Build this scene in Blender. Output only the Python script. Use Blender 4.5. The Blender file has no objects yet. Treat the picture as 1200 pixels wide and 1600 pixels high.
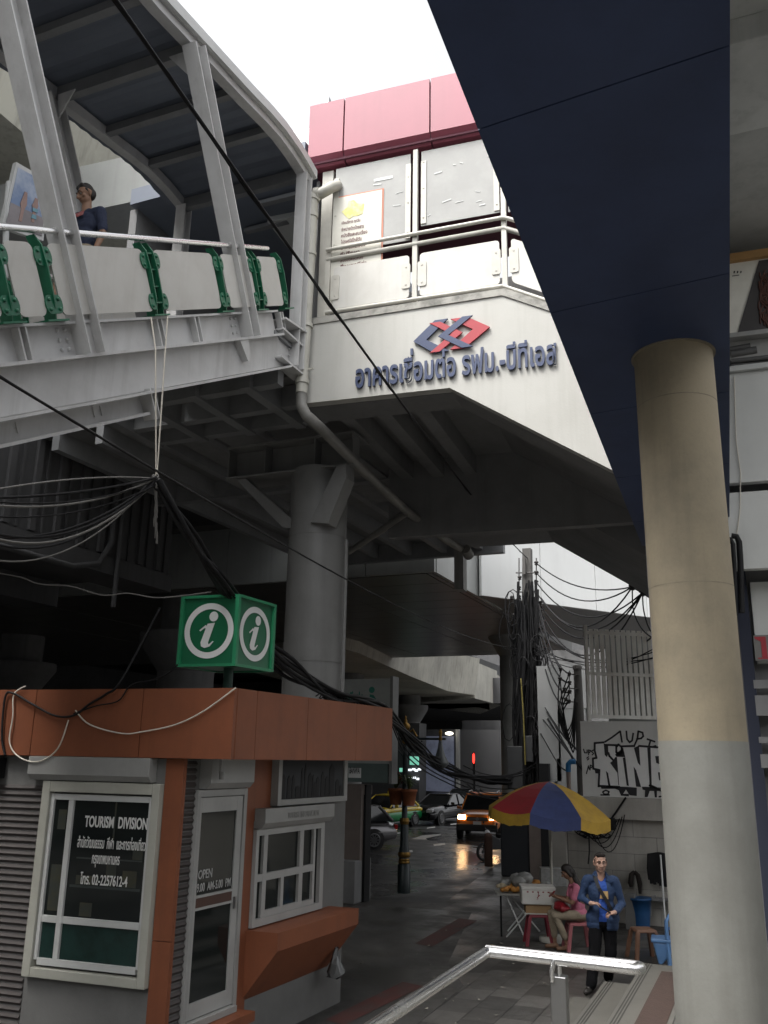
import bpy, bmesh, math, random
from mathutils import Vector, Matrix, noise
import numpy as np
C = bpy.context.scene.collection
R = math.radians
random.seed(7)
V = Vector
# ---------------------------------------------------------------- camera
F, TH, RO, AZ, H = 1380.0, R(15.5), R(1.0), R(23.0), 3.1
_fh = V((-math.sin(AZ), math.cos(AZ), 0)); _r = V((math.cos(AZ), math.sin(AZ), 0)); _z = V((0, 0, 1))
_fw = _fh * math.cos(TH) + _z * math.sin(TH); _u = _z * math.cos(TH) - _fh * math.sin(TH)
CR = _r * math.cos(RO) + _u * math.sin(RO); CU = _u * math.cos(RO) - _r * math.sin(RO)
CAM = V((0, 0, H))
cd = bpy.data.cameras.new('camera'); cam = bpy.data.objects.new('camera', cd); C.objects.link(cam)
cd.sensor_fit = 'VERTICAL'; cd.sensor_height = 36; cd.lens = 36 * F / 1600
cd.clip_start = 0.05; cd.clip_end = 2000
m = Matrix((CR, CU, -_fw)).transposed().to_4x4(); m.translation = CAM
cam.matrix_world = m
bpy.context.scene.camera = cam
# ---------------------------------------------------------------- sky, sun, exposure
SUN_EL, SUN_ROT = R(60), R(205)
w = bpy.data.worlds.new('World'); bpy.context.scene.world = w; w.use_nodes = True
nt = w.node_tree; bg = nt.nodes['Background']
sk = nt.nodes.new('ShaderNodeTexSky'); sk.sky_type = 'NISHITA'; sk.sun_disc = False
sk.sun_elevation = SUN_EL; sk.sun_rotation = SUN_ROT; sk.air_density = 1.0; sk.dust_density = 6.0; sk.ozone_density = 1.0
hs = nt.nodes.new('ShaderNodeHueSaturation'); hs.inputs['Saturation'].default_value = 0.10
nt.links.new(sk.outputs[0], hs.inputs['Color']); nt.links.new(hs.outputs[0], bg.inputs[0])
bg.inputs[1].default_value = 0.15
sl = bpy.data.lights.new('sun', 'SUN'); sl.energy = .9; sl.angle = R(20); sl.color = (1, .96, .9)
so = bpy.data.objects.new('sun', sl); C.objects.link(so)
_sd = V((math.sin(SUN_ROT) * math.cos(SUN_EL), math.cos(SUN_ROT) * math.cos(SUN_EL), math.sin(SUN_EL)))
so.rotation_euler = (-_sd).to_track_quat('-Z', 'Y').to_euler(); so.location = (0, -20, 40)
vs = bpy.context.scene.view_settings
vs.view_transform = 'Standard'; vs.look = 'None'; vs.gamma = 1; vs.exposure = 1.45
bpy.context.scene.cycles.max_bounces = 8; bpy.context.scene.cycles.diffuse_bounces = 5

# ---------------------------------------------------------------- helpers
def ray(x, y): return _fw + CR * ((x - 600) / F) - CU * ((y - 800) / F)
def atX(x, y, X): d = ray(x, y); return CAM + d * (X / d.x)
def atY(x, y, Y): d = ray(x, y); return CAM + d * (Y / d.y)
def atZ(x, y, Z): d = ray(x, y); return CAM + d * ((Z - H) / d.z)
def atD(x, y, D): return CAM + ray(x, y) * D

class Fr:
    """skew frame: p(a, b, z) = origin + a*e1 + b*e2 + z up"""
    def __init__(s, o, e1, e2): s.o = V(o); s.e1 = V(e1).normalized(); s.e2 = V(e2).normalized()
    def __call__(s, a, b, z): return s.o + s.e1 * a + s.e2 * b + _z * z
    def loc(s, p):
        d = p - s.o; det = s.e1.x * s.e2.y - s.e2.x * s.e1.y
        return V(((d.x * s.e2.y - s.e2.x * d.y) / det, (s.e1.x * d.y - d.x * s.e1.y) / det, d.z))
W = Fr((0, 0, 0), (1, 0, 0), (0, 1, 0))

class MB:
    def __init__(s): s.bm = bmesh.new(); s.mi = 0
    def f(s, pts, sm=False):
        try: fc = s.bm.faces.new([s.bm.verts.new(p) for p in pts])
        except ValueError: return
        fc.material_index = s.mi; fc.smooth = sm
        return fc
    def fv(s, vs, sm=False):
        try: fc = s.bm.faces.new(vs)
        except ValueError: return
        fc.material_index = s.mi; fc.smooth = sm
    def hexa(s, p):
        v = [s.bm.verts.new(q) for q in p]
        for i in ((0, 3, 2, 1), (4, 5, 6, 7), (0, 1, 5, 4), (1, 2, 6, 5), (2, 3, 7, 6), (3, 0, 4, 7)): s.fv([v[k] for k in i])
        return s
    def fb(s, fr, a0, a1, b0, b1, z0, z1):
        return s.hexa([fr(a0, b0, z0), fr(a1, b0, z0), fr(a1, b1, z0), fr(a0, b1, z0), fr(a0, b0, z1), fr(a1, b0, z1), fr(a1, b1, z1), fr(a0, b1, z1)])
    def box(s, x0, x1, y0, y1, z0, z1): return s.fb(W, x0, x1, y0, y1, z0, z1)
    def ob(s, c, ux, uy, uz):
        """oriented box, half axes"""
        c = V(c); ux = V(ux); uy = V(uy); uz = V(uz)
        return s.hexa([c - ux - uy - uz, c + ux - uy - uz, c + ux + uy - uz, c - ux + uy - uz, c - ux - uy + uz, c + ux - uy + uz, c + ux + uy + uz, c - ux + uy + uz])
    def prism(s, poly, off):
        """poly: world points (planar), extruded by vector off"""
        off = V(off); n = len(poly)
        a = [s.bm.verts.new(p) for p in poly]; b = [s.bm.verts.new(V(p) + off) for p in poly]
        s.fv(a[::-1]); s.fv(b)
        for i in range(n): s.fv([a[i], a[(i + 1) % n], b[(i + 1) % n], b[i]])
        return s
    def tube(s, pts, r, n=8, caps=True, sm=True, closed=False):
        pts = [V(p) for p in pts]; k = len(pts); rings = []
        rr = r if isinstance(r, (list, tuple)) else [r] * k
        up = None
        for i, p in enumerate(pts):
            if closed: t = pts[(i + 1) % k] - pts[i - 1]
            else: t = pts[min(i + 1, k - 1)] - pts[max(i - 1, 0)]
            t.normalize()
            if up is None: up = V((0, 0, 1)) if abs(t.z) < .9 else V((1, 0, 0))
            s1 = t.cross(up).normalized(); up = s1.cross(t).normalized()
            rings.append([s.bm.verts.new(p + (s1 * math.cos(2 * math.pi * j / n) + up * math.sin(2 * math.pi * j / n)) * rr[i]) for j in range(n)])
        for i in range(k if closed else k - 1):
            A, B = rings[i], rings[(i + 1) % k]
            for j in range(n): s.fv([A[j], A[(j + 1) % n], B[(j + 1) % n], B[j]], sm)
        if caps and not closed: s.f([v.co.copy() for v in rings[0][::-1]]); s.f([v.co.copy() for v in rings[-1]])
        return s
    def bar(s, p, q, wx, wz, up=(0, 0, 1)):
        p = V(p); q = V(q); t = (q - p); L = t.length; t.normalize(); sd = t.cross(V(up)).normalized(); u2 = sd.cross(t)
        return s.ob((p + q) / 2, t * (L / 2), sd * (wx / 2), u2 * (wz / 2))
    def lathe(s, c, prof, n=24, axis=None, sm=True, caps=True):
        c = V(c); ax = V(axis).normalized() if axis is not None else V((0, 0, 1))
        u = ax.orthogonal().normalized() if axis is not None else V((1, 0, 0)); v = ax.cross(u)
        rings = [[s.bm.verts.new(c + ax * z + (u * math.cos(2 * math.pi * j / n) + v * math.sin(2 * math.pi * j / n)) * max(r, 1e-4)) for j in range(n)] for r, z in prof]
        for i in range(len(rings) - 1):
            A, B = rings[i], rings[i + 1]
            for j in range(n): s.fv([A[j], A[(j + 1) % n], B[(j + 1) % n], B[j]], sm)
        if caps: s.f([v.co.copy() for v in rings[0][::-1]]); s.f([v.co.copy() for v in rings[-1]])
        return s
    def ball(s, c, rx, ry=None, rz=None, n=12):
        ry = ry or rx; rz = rz or rx; c = V(c); k = n // 2
        rings = []
        for i in range(1, k):
            t = math.pi * i / k
            rings.append([s.bm.verts.new(c + V((rx * math.sin(t) * math.cos(2 * math.pi * j / n), ry * math.sin(t) * math.sin(2 * math.pi * j / n), -rz * math.cos(t)))) for j in range(n)])
        b = s.bm.verts.new(c - V((0, 0, rz))); t = s.bm.verts.new(c + V((0, 0, rz)))
        for j in range(n):
            s.fv([b, rings[0][(j + 1) % n], rings[0][j]], True); s.fv([t, rings[-1][j], rings[-1][(j + 1) % n]], True)
        for i in range(len(rings) - 1):
            for j in range(n): s.fv([rings[i][j], rings[i][(j + 1) % n], rings[i + 1][(j + 1) % n], rings[i + 1][j]], True)
        return s
    def build(s, name, mats, parent=None, bevel=0, recalc=True):
        if recalc: bmesh.ops.recalc_face_normals(s.bm, faces=s.bm.faces)
        me = bpy.data.meshes.new(name)
        o = bpy.data.objects.new(name, me); C.objects.link(o)
        if parent is not None:
            off = wloc(parent); o.parent = parent
        else:
            vs_ = [v.co for v in s.bm.verts]
            off = V(((min(v.x for v in vs_) + max(v.x for v in vs_)) / 2, (min(v.y for v in vs_) + max(v.y for v in vs_)) / 2, min(v.z for v in vs_)))
            o.location = off
        bmesh.ops.translate(s.bm, vec=-off, verts=s.bm.verts)
        s.bm.to_mesh(me); s.bm.free()
        for mm in (mats if isinstance(mats, (list, tuple)) else [mats]): me.materials.append(mm)
        if bevel:
            b = o.modifiers.new('bevel', 'BEVEL'); b.width = bevel; b.segments = 2; b.limit_method = 'ANGLE'; b.angle_limit = R(40)
        return o
def wloc(o):
    l = V(o.location)
    while o.parent: o = o.parent; l += V(o.location)
    return l
def tag(o, label=None, cat=None, group=None, kind=None):
    if label: o['label'] = label
    if cat: o['category'] = cat
    if group: o['group'] = group
    if kind: o['kind'] = kind
    return o
def thing(name, loc, label, cat, group=None):
    o = bpy.data.objects.new(name, None); C.objects.link(o); o.location = V(loc); o.empty_display_size = .2
    return tag(o, label, cat, group)
def dup(root, loc=None, rotz=None, label=None):
    r = root.copy(); C.objects.link(r)
    if loc is not None: r.location = V(loc)
    if rotz is not None: r.rotation_euler = (0, 0, rotz)
    if label: r['label'] = label
    for ch in list(root.children):
        c = ch.copy(); C.objects.link(c); c.parent = r
        for g in list(ch.children):
            d = g.copy(); C.objects.link(d); d.parent = c
    return r

# ---------------------------------------------------------------- materials
def mat(name, col, rough=.6, metal=0, dirt=None, amt=.35, scale=3, streak=0, bump=0, bscale=40, emit=0, spec=.5, rvar=0, fine=0):
    mt = bpy.data.materials.new(name); mt.use_nodes = True
    n = mt.node_tree.nodes; l = mt.node_tree.links; b = n['Principled BSDF']
    b.inputs['Base Color'].default_value = (*col, 1); b.inputs['Roughness'].default_value = rough; b.inputs['Metallic'].default_value = metal
    b.inputs['Specular IOR Level'].default_value = spec
    tc = n.new('ShaderNodeTexCoord'); out = None
    def noise_(sc, det=6, mapping=None):
        t = n.new('ShaderNodeTexNoise'); t.inputs['Scale'].default_value = sc; t.inputs['Detail'].default_value = det; t.inputs['Roughness'].default_value = .65
        if mapping:
            mp = n.new('ShaderNodeMapping'); mp.inputs['Scale'].default_value = mapping; l.new(tc.outputs['Object'], mp.inputs[0]); l.new(mp.outputs[0], t.inputs['Vector'])
        else: l.new(tc.outputs['Object'], t.inputs['Vector'])
        return t
    d = dirt or tuple(c * .45 for c in col)
    cur = None
    if amt:
        t = noise_(scale); rp = n.new('ShaderNodeValToRGB'); rp.color_ramp.elements[0].position = .42; rp.color_ramp.elements[1].position = .72
        mx = n.new('ShaderNodeMix'); mx.data_type = 'RGBA'; mu = n.new('ShaderNodeMath'); mu.operation = 'MULTIPLY'; mu.inputs[1].default_value = amt
        l.new(t.outputs['Fac'], rp.inputs[0]); l.new(rp.outputs[0], mu.inputs[0]); l.new(mu.outputs[0], mx.inputs['Factor'])
        mx.inputs['A'].default_value = (*col, 1); mx.inputs['B'].default_value = (*d, 1); cur = mx.outputs['Result']
        if rvar:
            mr = n.new('ShaderNodeMapRange'); mr.inputs['To Min'].default_value = rough - rvar; mr.inputs['To Max'].default_value = rough + rvar
            mr.inputs['From Min'].default_value = .3; mr.inputs['From Max'].default_value = .7
            l.new(t.outputs['Fac'], mr.inputs['Value']); l.new(mr.outputs[0], b.inputs['Roughness'])
    for (amt2, sc2, mp2) in ([(streak, 1, (5, 5, .35))] if streak else []) + ([(fine, 60, None)] if fine else []):
        t = noise_(sc2 * 1.0, 5, mp2); rp = n.new('ShaderNodeValToRGB'); rp.color_ramp.elements[0].position = .5; rp.color_ramp.elements[1].position = .75
        mx = n.new('ShaderNodeMix'); mx.data_type = 'RGBA'; mu = n.new('ShaderNodeMath'); mu.operation = 'MULTIPLY'; mu.inputs[1].default_value = amt2
        l.new(t.outputs['Fac'], rp.inputs[0]); l.new(rp.outputs[0], mu.inputs[0]); l.new(mu.outputs[0], mx.inputs['Factor'])
        if cur: l.new(cur, mx.inputs['A'])
        else: mx.inputs['A'].default_value = (*col, 1)
        mx.inputs['B'].default_value = (*d, 1); cur = mx.outputs['Result']
    if cur: l.new(cur, b.inputs['Base Color'])
    if bump:
        t = noise_(bscale, 4); bp = n.new('ShaderNodeBump'); bp.inputs['Strength'].default_value = bump; bp.inputs['Distance'].default_value = .01
        l.new(t.outputs['Fac'], bp.inputs['Height']); l.new(bp.outputs[0], b.inputs['Normal'])
    if emit: b.inputs['Emission Color'].default_value = (*col, 1); b.inputs['Emission Strength'].default_value = emit
    return mt
M = {}
def dm(k, *a, **kw): M[k] = mat(k, *a, **kw); return M[k]
dm('white_steel', (.56, .56, .555), .45, dirt=(.20, .19, .18), amt=.3, scale=1.6, streak=.35)
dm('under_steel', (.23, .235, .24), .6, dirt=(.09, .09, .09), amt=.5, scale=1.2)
dm('roof_sheet', (.15, .17, .21), .5, dirt=(.09, .1, .13), amt=.4, scale=1)
dm('green_paint', (.010, .13, .065), .35, dirt=(.02, .07, .04), amt=.3)
dm('panel_white', (.54, .53, .495), .55, dirt=(.36, .34, .30), amt=.35, scale=2.2, streak=.3)
dm('chrome', (.80, .80, .80), .26, 1, amt=.15, dirt=(.5, .5, .5), rvar=.05)
dm('steel_brushed', (.34, .34, .34), .35, 1, amt=.3, rvar=.1)
dm('pink', (.285, .066, .098), .45, dirt=(.19, .048, .068), amt=.35, scale=1.2, streak=.2)
dm('conc_white', (.46, .455, .425), .75, dirt=(.26, .25, .22), amt=.25, scale=.9, streak=.22, bump=.15)
dm('conc_coping', (.36, .35, .32), .9, dirt=(.10, .10, .09), amt=.9, scale=5, bump=.3)
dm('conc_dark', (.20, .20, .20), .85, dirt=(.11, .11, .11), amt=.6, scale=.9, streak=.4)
dm('conc_grey', (.30, .30, .285), .85, dirt=(.12, .12, .11), amt=.5, scale=.7, streak=.6)
dm('navy', (.038, .056, .120), .5, dirt=(.022, .032, .068), amt=.7, scale=1.1, streak=.35, fine=.15, spec=.3)
dm('seam', (.018, .022, .04), .8, amt=0)
dm('orange', (.225, .078, .039), .5, dirt=(.12, .048, .030), amt=.4, scale=1.6, streak=.4, fine=.18, bump=.05, spec=.2)
dm('dark_ribs', (.055, .046, .044), .5, dirt=(.03, .025, .025), amt=.4)
dm('plaster', (.16, .16, .155), .85, dirt=(.09, .088, .085), amt=.5, scale=2, bump=.2)
dm('frame_cream', (.42, .42, .37), .5, dirt=(.28, .27, .23), amt=.35, scale=3, streak=.2)
dm('frame_white', (.55, .56, .55), .4, dirt=(.35, .35, .33), amt=.25, scale=3)
dm('shutter', (.30, .30, .29), .45, dirt=(.2, .2, .19), amt=.35, streak=.3)
dm('frame_side_shaded', (.36, .36, .35), .45, dirt=(.2, .2, .19), amt=.35, scale=3)  # darker copy of the white frame, the side's shade put into the colour
dm('glass_dark', (.010, .013, .013), .06, amt=.3, scale=1.5, dirt=(.02, .025, .02), spec=.35)
dm('glass_green', (.015, .04, .035), .08, amt=.6, scale=6, dirt=(.006, .012, .01), spec=.35)
dm('letter_white', (.75, .75, .73), .5, amt=.1)
dm('letter_grey', (.40, .40, .39), .6, amt=.2, scale=8)
dm('black', (.012, .012, .013), .6, amt=0, spec=.25)
dm('rubber', (.012, .012, .012), .75, amt=0)
dm('cable', (.010, .010, .011), .6, amt=0, spec=.25)
dm('cable_grey', (.17, .165, .155), .6, amt=.2)
dm('cable_white', (.62, .58, .5), .6, amt=.2)
dm('sign_green', (.008, .125, .055), .35, dirt=(.006, .08, .035), amt=.25, scale=2)
dm('pvc', (.46, .45, .40), .45, dirt=(.25, .24, .2), amt=.4, scale=4, streak=.2)
dm('blue_letter', (.026, .042, .105), .45, amt=.3, scale=9, dirt=(.05, .07, .13))
dm('red_letter', (.36, .022, .034), .45, amt=.2, scale=9)
# ================================================================ ground
def wet(name, col, dirt, tile=None, joint=(.01, .01, .01), rlo=.22, rhi=.75, rot=0.0, wscale=.55):
    mt = mat(name, col, .5, dirt=dirt, amt=.75, scale=.8, fine=.35)
    n = mt.node_tree.nodes; l = mt.node_tree.links; b = n['Principled BSDF']; tc = n['Texture Coordinate']
    t = n.new('ShaderNodeTexNoise'); t.inputs['Scale'].default_value = wscale; t.inputs['Detail'].default_value = 8; t.inputs['Roughness'].default_value = .6
    l.new(tc.outputs['Object'], t.inputs['Vector'])
    mr = n.new('ShaderNodeMapRange'); mr.inputs['From Min'].default_value = .42; mr.inputs['From Max'].default_value = .62
    mr.inputs['To Min'].default_value = rlo; mr.inputs['To Max'].default_value = rhi
    l.new(t.outputs['Fac'], mr.inputs['Value']); l.new(mr.outputs[0], b.inputs['Roughness'])
    bn = n.new('ShaderNodeTexNoise'); bn.inputs['Scale'].default_value = 55; bn.inputs['Detail'].default_value = 3; l.new(tc.outputs['Object'], bn.inputs['Vector'])
    bp = n.new('ShaderNodeBump'); bp.inputs['Strength'].default_value = .35; bp.inputs['Distance'].default_value = .006
    h = bn.outputs['Fac']
    if tile:
        mp = n.new('ShaderNodeMapping'); mp.inputs['Rotation'].default_value = (0, 0, rot); l.new(tc.outputs['Object'], mp.inputs[0])
        br = n.new('ShaderNodeTexBrick'); br.inputs['Scale'].default_value = 1; br.inputs['Brick Width'].default_value = tile[0]; br.inputs['Row Height'].default_value = tile[1]
        br.inputs['Mortar Size'].default_value = .007; br.inputs['Mortar Smooth'].default_value = .3; br.offset = tile[2]
        br.inputs['Color1'].default_value = (1, 1, 1, 1); br.inputs['Color2'].default_value = (.48, .48, .48, 1); br.inputs['Mortar'].default_value = (.06, .06, .06, 1)
        l.new(mp.outputs[0], br.inputs['Vector'])
        src = b.inputs['Base Color'].links[0].from_socket
        mx = n.new('ShaderNodeMix'); mx.data_type = 'RGBA'; mx.blend_type = 'MULTIPLY'; mx.inputs['Factor'].default_value = 1
        l.new(src, mx.inputs['A']); l.new(br.outputs['Color'], mx.inputs['B']); l.new(mx.outputs['Result'], b.inputs['Base Color'])
        ad = n.new('ShaderNodeMath'); ad.operation = 'MULTIPLY_ADD'; ad.inputs[1].default_value = -.8
        l.new(br.outputs['Fac'], ad.inputs[0]); l.new(bn.outputs['Fac'], ad.inputs[2]); h = ad.outputs[0]
    l.new(h, bp.inputs['Height']); l.new(bp.outputs[0], b.inputs['Normal'])
    return mt
M['pave'] = wet('wet_paving', (.095, .09, .083), (.045, .043, .04), (.62, .42, .5), rot=R(90), rlo=.3, rhi=.75)
M['asphalt'] = wet('wet_asphalt', (.045, .045, .045), (.025, .025, .025), None, rlo=.16, rhi=.6, wscale=.35)
M['cement'] = wet('wet_cement', (.060, .058, .054), (.028, .027, .025), None, rlo=.3, rhi=.75, wscale=.7)
M['step_stone'] = mat('step_stone', (.125, .12, .105), .6, dirt=(.065, .062, .055), amt=.5, scale=2, fine=.4, bump=.1)
M['tactile'] = mat('tactile_brown', (.062, .038, .030), .75, dirt=(.035, .023, .019), amt=.5, scale=6, bump=.6, bscale=30)
M['red_paint'] = mat('red_paint', (.075, .022, .018), .7, dirt=(.045, .036, .032), amt=1, scale=2.5)
M['lane_white'] = mat('lane_white', (.80, .80, .77), .6, dirt=(.3, .3, .29), amt=.6, scale=5)
M['grip'] = mat('grip', (.05, .048, .043), .8, amt=.4)
b = MB(); b.f([(-400, -60, -.15), (400, -60, -.15), (400, 700, -.15), (-400, 700, -.15)])
tag(b.build('road', M['asphalt']), kind='structure')
# pavement as a kerbed platform
curb = [(-40, 19.2), (-10, 19.5), (-6.9, 20.0), (-7.9, 27.6), (-8.6, 60), (40, 60), (40, -12), (-40, -12)]
b = MB(); b.prism([V((x, y, -.16)) for x, y in curb], (0, 0, .16)); tag(b.build('pavement', M['pave']), kind='structure')
b = MB(); b.f([(-6.8, 3, .004), (-4.1, 8.5, .004), (-4.25, 13.2, .004), (-4.9, 14.4, .004), (-6.0, 19.2, .004), (-9.6, 18.9, .004), (-10, 3, .004)])
tag(b.build('cement_patch', M['cement']), kind='structure')
b = MB()
for pts in ([(-5.25, 10.8), (-4.95, 10.75), (-4.75, 12.9), (-5.1, 13.0)], [(-5.9, 15.6), (-5.55, 15.5), (-5.6, 18.3), (-6.0, 18.35)]):
    b.f([(x, y, .009) for x, y in pts])
tag(b.build('red_paint_marking', M['red_paint']), kind='structure')
b = MB()
def gpoly(pts, z): b.f([atZ(x, y, z) for x, y in pts])
Z = -.145
gpoly([(642, 1311), (661, 1305), (689, 1303), (688, 1305), (665, 1310), (668, 1312)], Z)
gpoly([(677, 1319), (695, 1317), (696, 1320), (678, 1322)], Z)
gpoly([(622, 1331), (644, 1328), (645, 1331), (622, 1334)], Z)
gpoly([(667, 1293), (680, 1291), (680, 1293), (667, 1295)], Z)
gpoly([(704, 1287), (715, 1286), (715, 1288), (704, 1289)], Z)
gpoly([(754, 1322), (762, 1317), (765, 1319), (757, 1324)], Z)
gpoly([(618, 1301), (626, 1300), (626, 1302), (618, 1303)], Z)
tag(b.build('lane_markings', M['lane_white']), kind='structure')

# ================================================================ stone steps (rising to the right)
t = thing('stone_steps', (-1, 9, 0), 'wide grey stone steps with grooved nosings beside the round concrete column', 'steps')
xs = [-2.72, -2.36, -1.9, -1.2, -.78, -.36, .06, .48]; ye = [13.2, 13.62, 14.2, 14.2, 14.2, 14.2, 14.2, 14.2]; zt = [.03, .17, .34, .51, .68, .85, 1.02, 1.19]
b = MB()
for i, x in enumerate(xs):
    b.box(x, xs[i + 1] if i < 7 else 3.0, 4.6, ye[i], 0 if i == 0 else -.002 + 0 * i, zt[i])
b.build('tread', M['step_stone'], t, bevel=.008)
for i in (1, 2, 3):
    b = MB()
    for k in range(3): b.box(xs[i] + .05 + k * .035, xs[i] + .065 + k * .035, 4.7, ye[i] - .03, zt[i] + .001, zt[i] + .004)
    b.build('grip_strip', M['grip'], t)
b = MB(); b.box(-1.60, -1.28, 4.7, 13.75, .342, .347)
b.build('tactile_strip', M['tactile'], t)
tag(t.children[0], 'grey stone treads')

# landing under the photographer
b = MB(); b.box(-1.45, 3, -4, 4.55, -.02, 1.3); tag(b.build('stone_landing', M['step_stone']), 'raised stone landing at the head of the steps behind the steel handrail', 'landing')

# ================================================================ steel handrail
t = thing('steel_handrail', (-.95, 4.35, 1.3), 'polished stainless double-tube handrail on a square post in the foreground', 'handrail')
b = MB(); zr = 2.235; r = .0235
rear = [V((-1.33, .4, zr)), V((-1.335, 4.40, zr)), V((-1.325, 4.43, zr)), V((-.645, 4.37, zr))]
ce = V((-.625, 4.335, zr)); 
arc = [ce + V((math.sin(a) * .034, math.cos(a) * .034, 0)) for a in [R(k * 180 / 8) for k in range(1, 8)]]
front = [V((-.645, 4.302, zr)), V((-1.285, 4.345, zr)), V((-1.298, 4.36, zr)), V((-1.298, .4, zr))]
b.tube([V((-1.30, 4.385, zr)), rear[3]] + arc + [front[0], front[1]], r, 14); b.tube([front[1], front[3]], r, 14)
b.build('rail', M['chrome'], t)
b = MB(); b.box(-.985, -.915, 4.31, 4.37, 1.28, 2.17); b.build('post', M['steel_brushed'], t, bevel=.004)
b = MB(); b.tube([V((-.95, 4.34, 2.16)), V((-.95, 4.34, 2.2)), V((-.95, 4.335, 2.235))], .012, 8); b.tube([V((-.975, 4.31, 2.15)), V((-.975, 4.30, 2.19)), V((-.965, 4.31, 2.235))], .012, 8); b.build('bracket', M['chrome'], t)

# ================================================================ round column, navy soffit
ZS = 5.5; CX, CY = -.322, 5.255
t = thing('round_column', (CX, CY, 0), 'thick round concrete column, beige above and grey-painted below, under the navy soffit', 'column')
def colmat(name, col, dirt):
    return mat(name, col, .8, dirt=dirt, amt=.7, scale=1.3, streak=.45, bump=.12, fine=.15)
M['col_beige'] = colmat('column_beige', (.285, .24, .165), (.13, .115, .088))
M['col_grey'] = colmat('column_grey', (.22, .22, .20), (.135, .13, .115))
b = MB(); b.lathe((CX, CY, 0), [(.233, .3), (.233, 3.21)], 64); b.build('lower_shaft', M['col_grey'], t)
b = MB(); b.lathe((CX, CY, 0), [(.231, 3.21), (.231, ZS)], 64); b.build('upper_shaft', M['col_beige'], t)
b = MB(); b.lathe((CX, CY, 0), [(.247, ZS - .008), (.247, ZS + .01)], 48); 
for z in (4.05, 5.16): b.lathe((CX, CY, 0), [(.232, z), (.232, z + .005)], 64)
b.build('formwork_joint', mat('joint_grime', (.22, .19, .14), .9, amt=.6, scale=8), t)

t = thing('navy_soffit', (-.5, 5, ZS), 'long navy blue panelled soffit overhead carried by the round concrete column', 'soffit')
def bl(Y): return -.732 - .0385 * Y
def brx(Y): return .20 - .037 * Y
js = []; YJ = atZ(985, 122, ZS).y; SP = (atZ(985, 814, ZS).y - YJ) / 4
Y = YJ - 6 * SP  # panels run on behind the camera, added to darken the kiosk side
while Y < 10.2: js.append(Y); Y += SP
b = MB(); jj = js + [10.25]
for k in range(len(jj) - 1):
    y0, y1 = jj[k] + .0035, jj[k + 1] - .0035
    b.hexa([V((bl(y0), y0 + .06, ZS)), V((brx(y0), y0 - .03, ZS)), V((brx(y1), y1 - .03, ZS)), V((bl(y1), y1 + .06, ZS)),
            V((bl(y0), y0 + .06, ZS + .05)), V((brx(y0), y0 - .03, ZS + .05)), V((brx(y1), y1 - .03, ZS + .05)), V((bl(y1), y1 + .06, ZS + .05))])
b.build('soffit_panel', M['navy'], t)
b = MB(); y0, y1 = jj[0], jj[-1]  # backing carried up out of view to block sky from the kiosk side
b.hexa([V((bl(y0) + .01, y0, ZS + .02)), V((brx(y0) - .01, y0, ZS + .02)), V((brx(y1) - .01, y1, ZS + .02)), V((bl(y1) + .01, y1, ZS + .02)),
        V((bl(y0) + .01, y0, ZS + 4.0)), V((brx(y0) - .01, y0, ZS + 4.0)), V((brx(y1) - .01, y1, ZS + 4.0)), V((bl(y1) + .01, y1, ZS + 4.0))])
b.build('backing_sky_block', M['seam'], t)

# navy wall panel at the far end and the dark post right of the column
p0 = atY(1018, 1000, 10.1); p1 = atY(1143, 960, 10.1)
b = MB(); b.box(p0.x, p1.x, 10.1, 10.22, 3.5, ZS - .01); tag(b.build('navy_wall_panel', M['navy']), 'navy blue wall panel hanging behind the round concrete column', 'wall panel')
b = MB(); q = atY(1148, 910, 9.6); q2 = atY(1166, 910, 9.6)
b.box(q.x, q2.x, 9.6, 9.8, .3, ZS - .02); tag(b.build('navy_steel_post', M['seam']), 'dark navy steel post close to the right of the round column', 'post')

# ================================================================ right hand background: concrete beam, billboard, white panels
b = MB(); b.box(-.6, 1.5, 2.4, 5.6, 8.15, 8.6); b.box(-.6, 1.5, 5.6, 6.6, 7.95, 8.6); b.box(-.6, 1.5, 6.6, 10.2, 8.75, 8.9); tag(b.build('concrete_beam', mat('beam_grey', (.52, .53, .51), .85, dirt=(.26, .26, .25), amt=.6, scale=.6, streak=.5), bevel=.01), 'grey concrete beam overhead at the upper right edge beside the navy soffit', 'beam')
M['cream_board'] = mat('cream_board', (.80, .78, .70), .5, dirt=(.45, .42, .36), amt=.3)
def ry(x, y, Y): return atY(x, y, Y)
t = thing('billboard', ry(1170, 530, 9.3), 'cream billboard with a dark slanted picture above the white wall panels', 'billboard')
P = Fr((0, 9.3, 0), (.9973, .0732, 0), (-.0732, .9973, 0))
def RP(x, y, b=0):
    # pixel on the right-hand facade plane -> frame coords
    d = ray(x, y); o = P.o + P.e2 * b; k = (o - CAM).dot(P.e2) / d.dot(P.e2); return P.loc(CAM + d * k)
zb, zt_ = RP(1142, 530).z, RP(1142, 412).z
aL = RP(1142, 470).x - .35
b = MB(); b.fb(P, aL, aL + 6, 0, .12, zb, zt_); b.build('board', M['cream_board'], t)
x0 = RP(1151, 528).x; x1 = RP(1186, 412).x
b = MB(); b.prism([P(x0, -.012, zb + .02), P(aL + 5, -.012, zb + .02), P(aL + 5, -.012, zt_ - .02), P(x1, -.012, zt_ - .02)], P.e2 * .01); b.build('picture', mat('picture_dark', (.055, .05, .05), .5, amt=.2), t)
b = MB(); rnd = random.Random(3)
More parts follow.
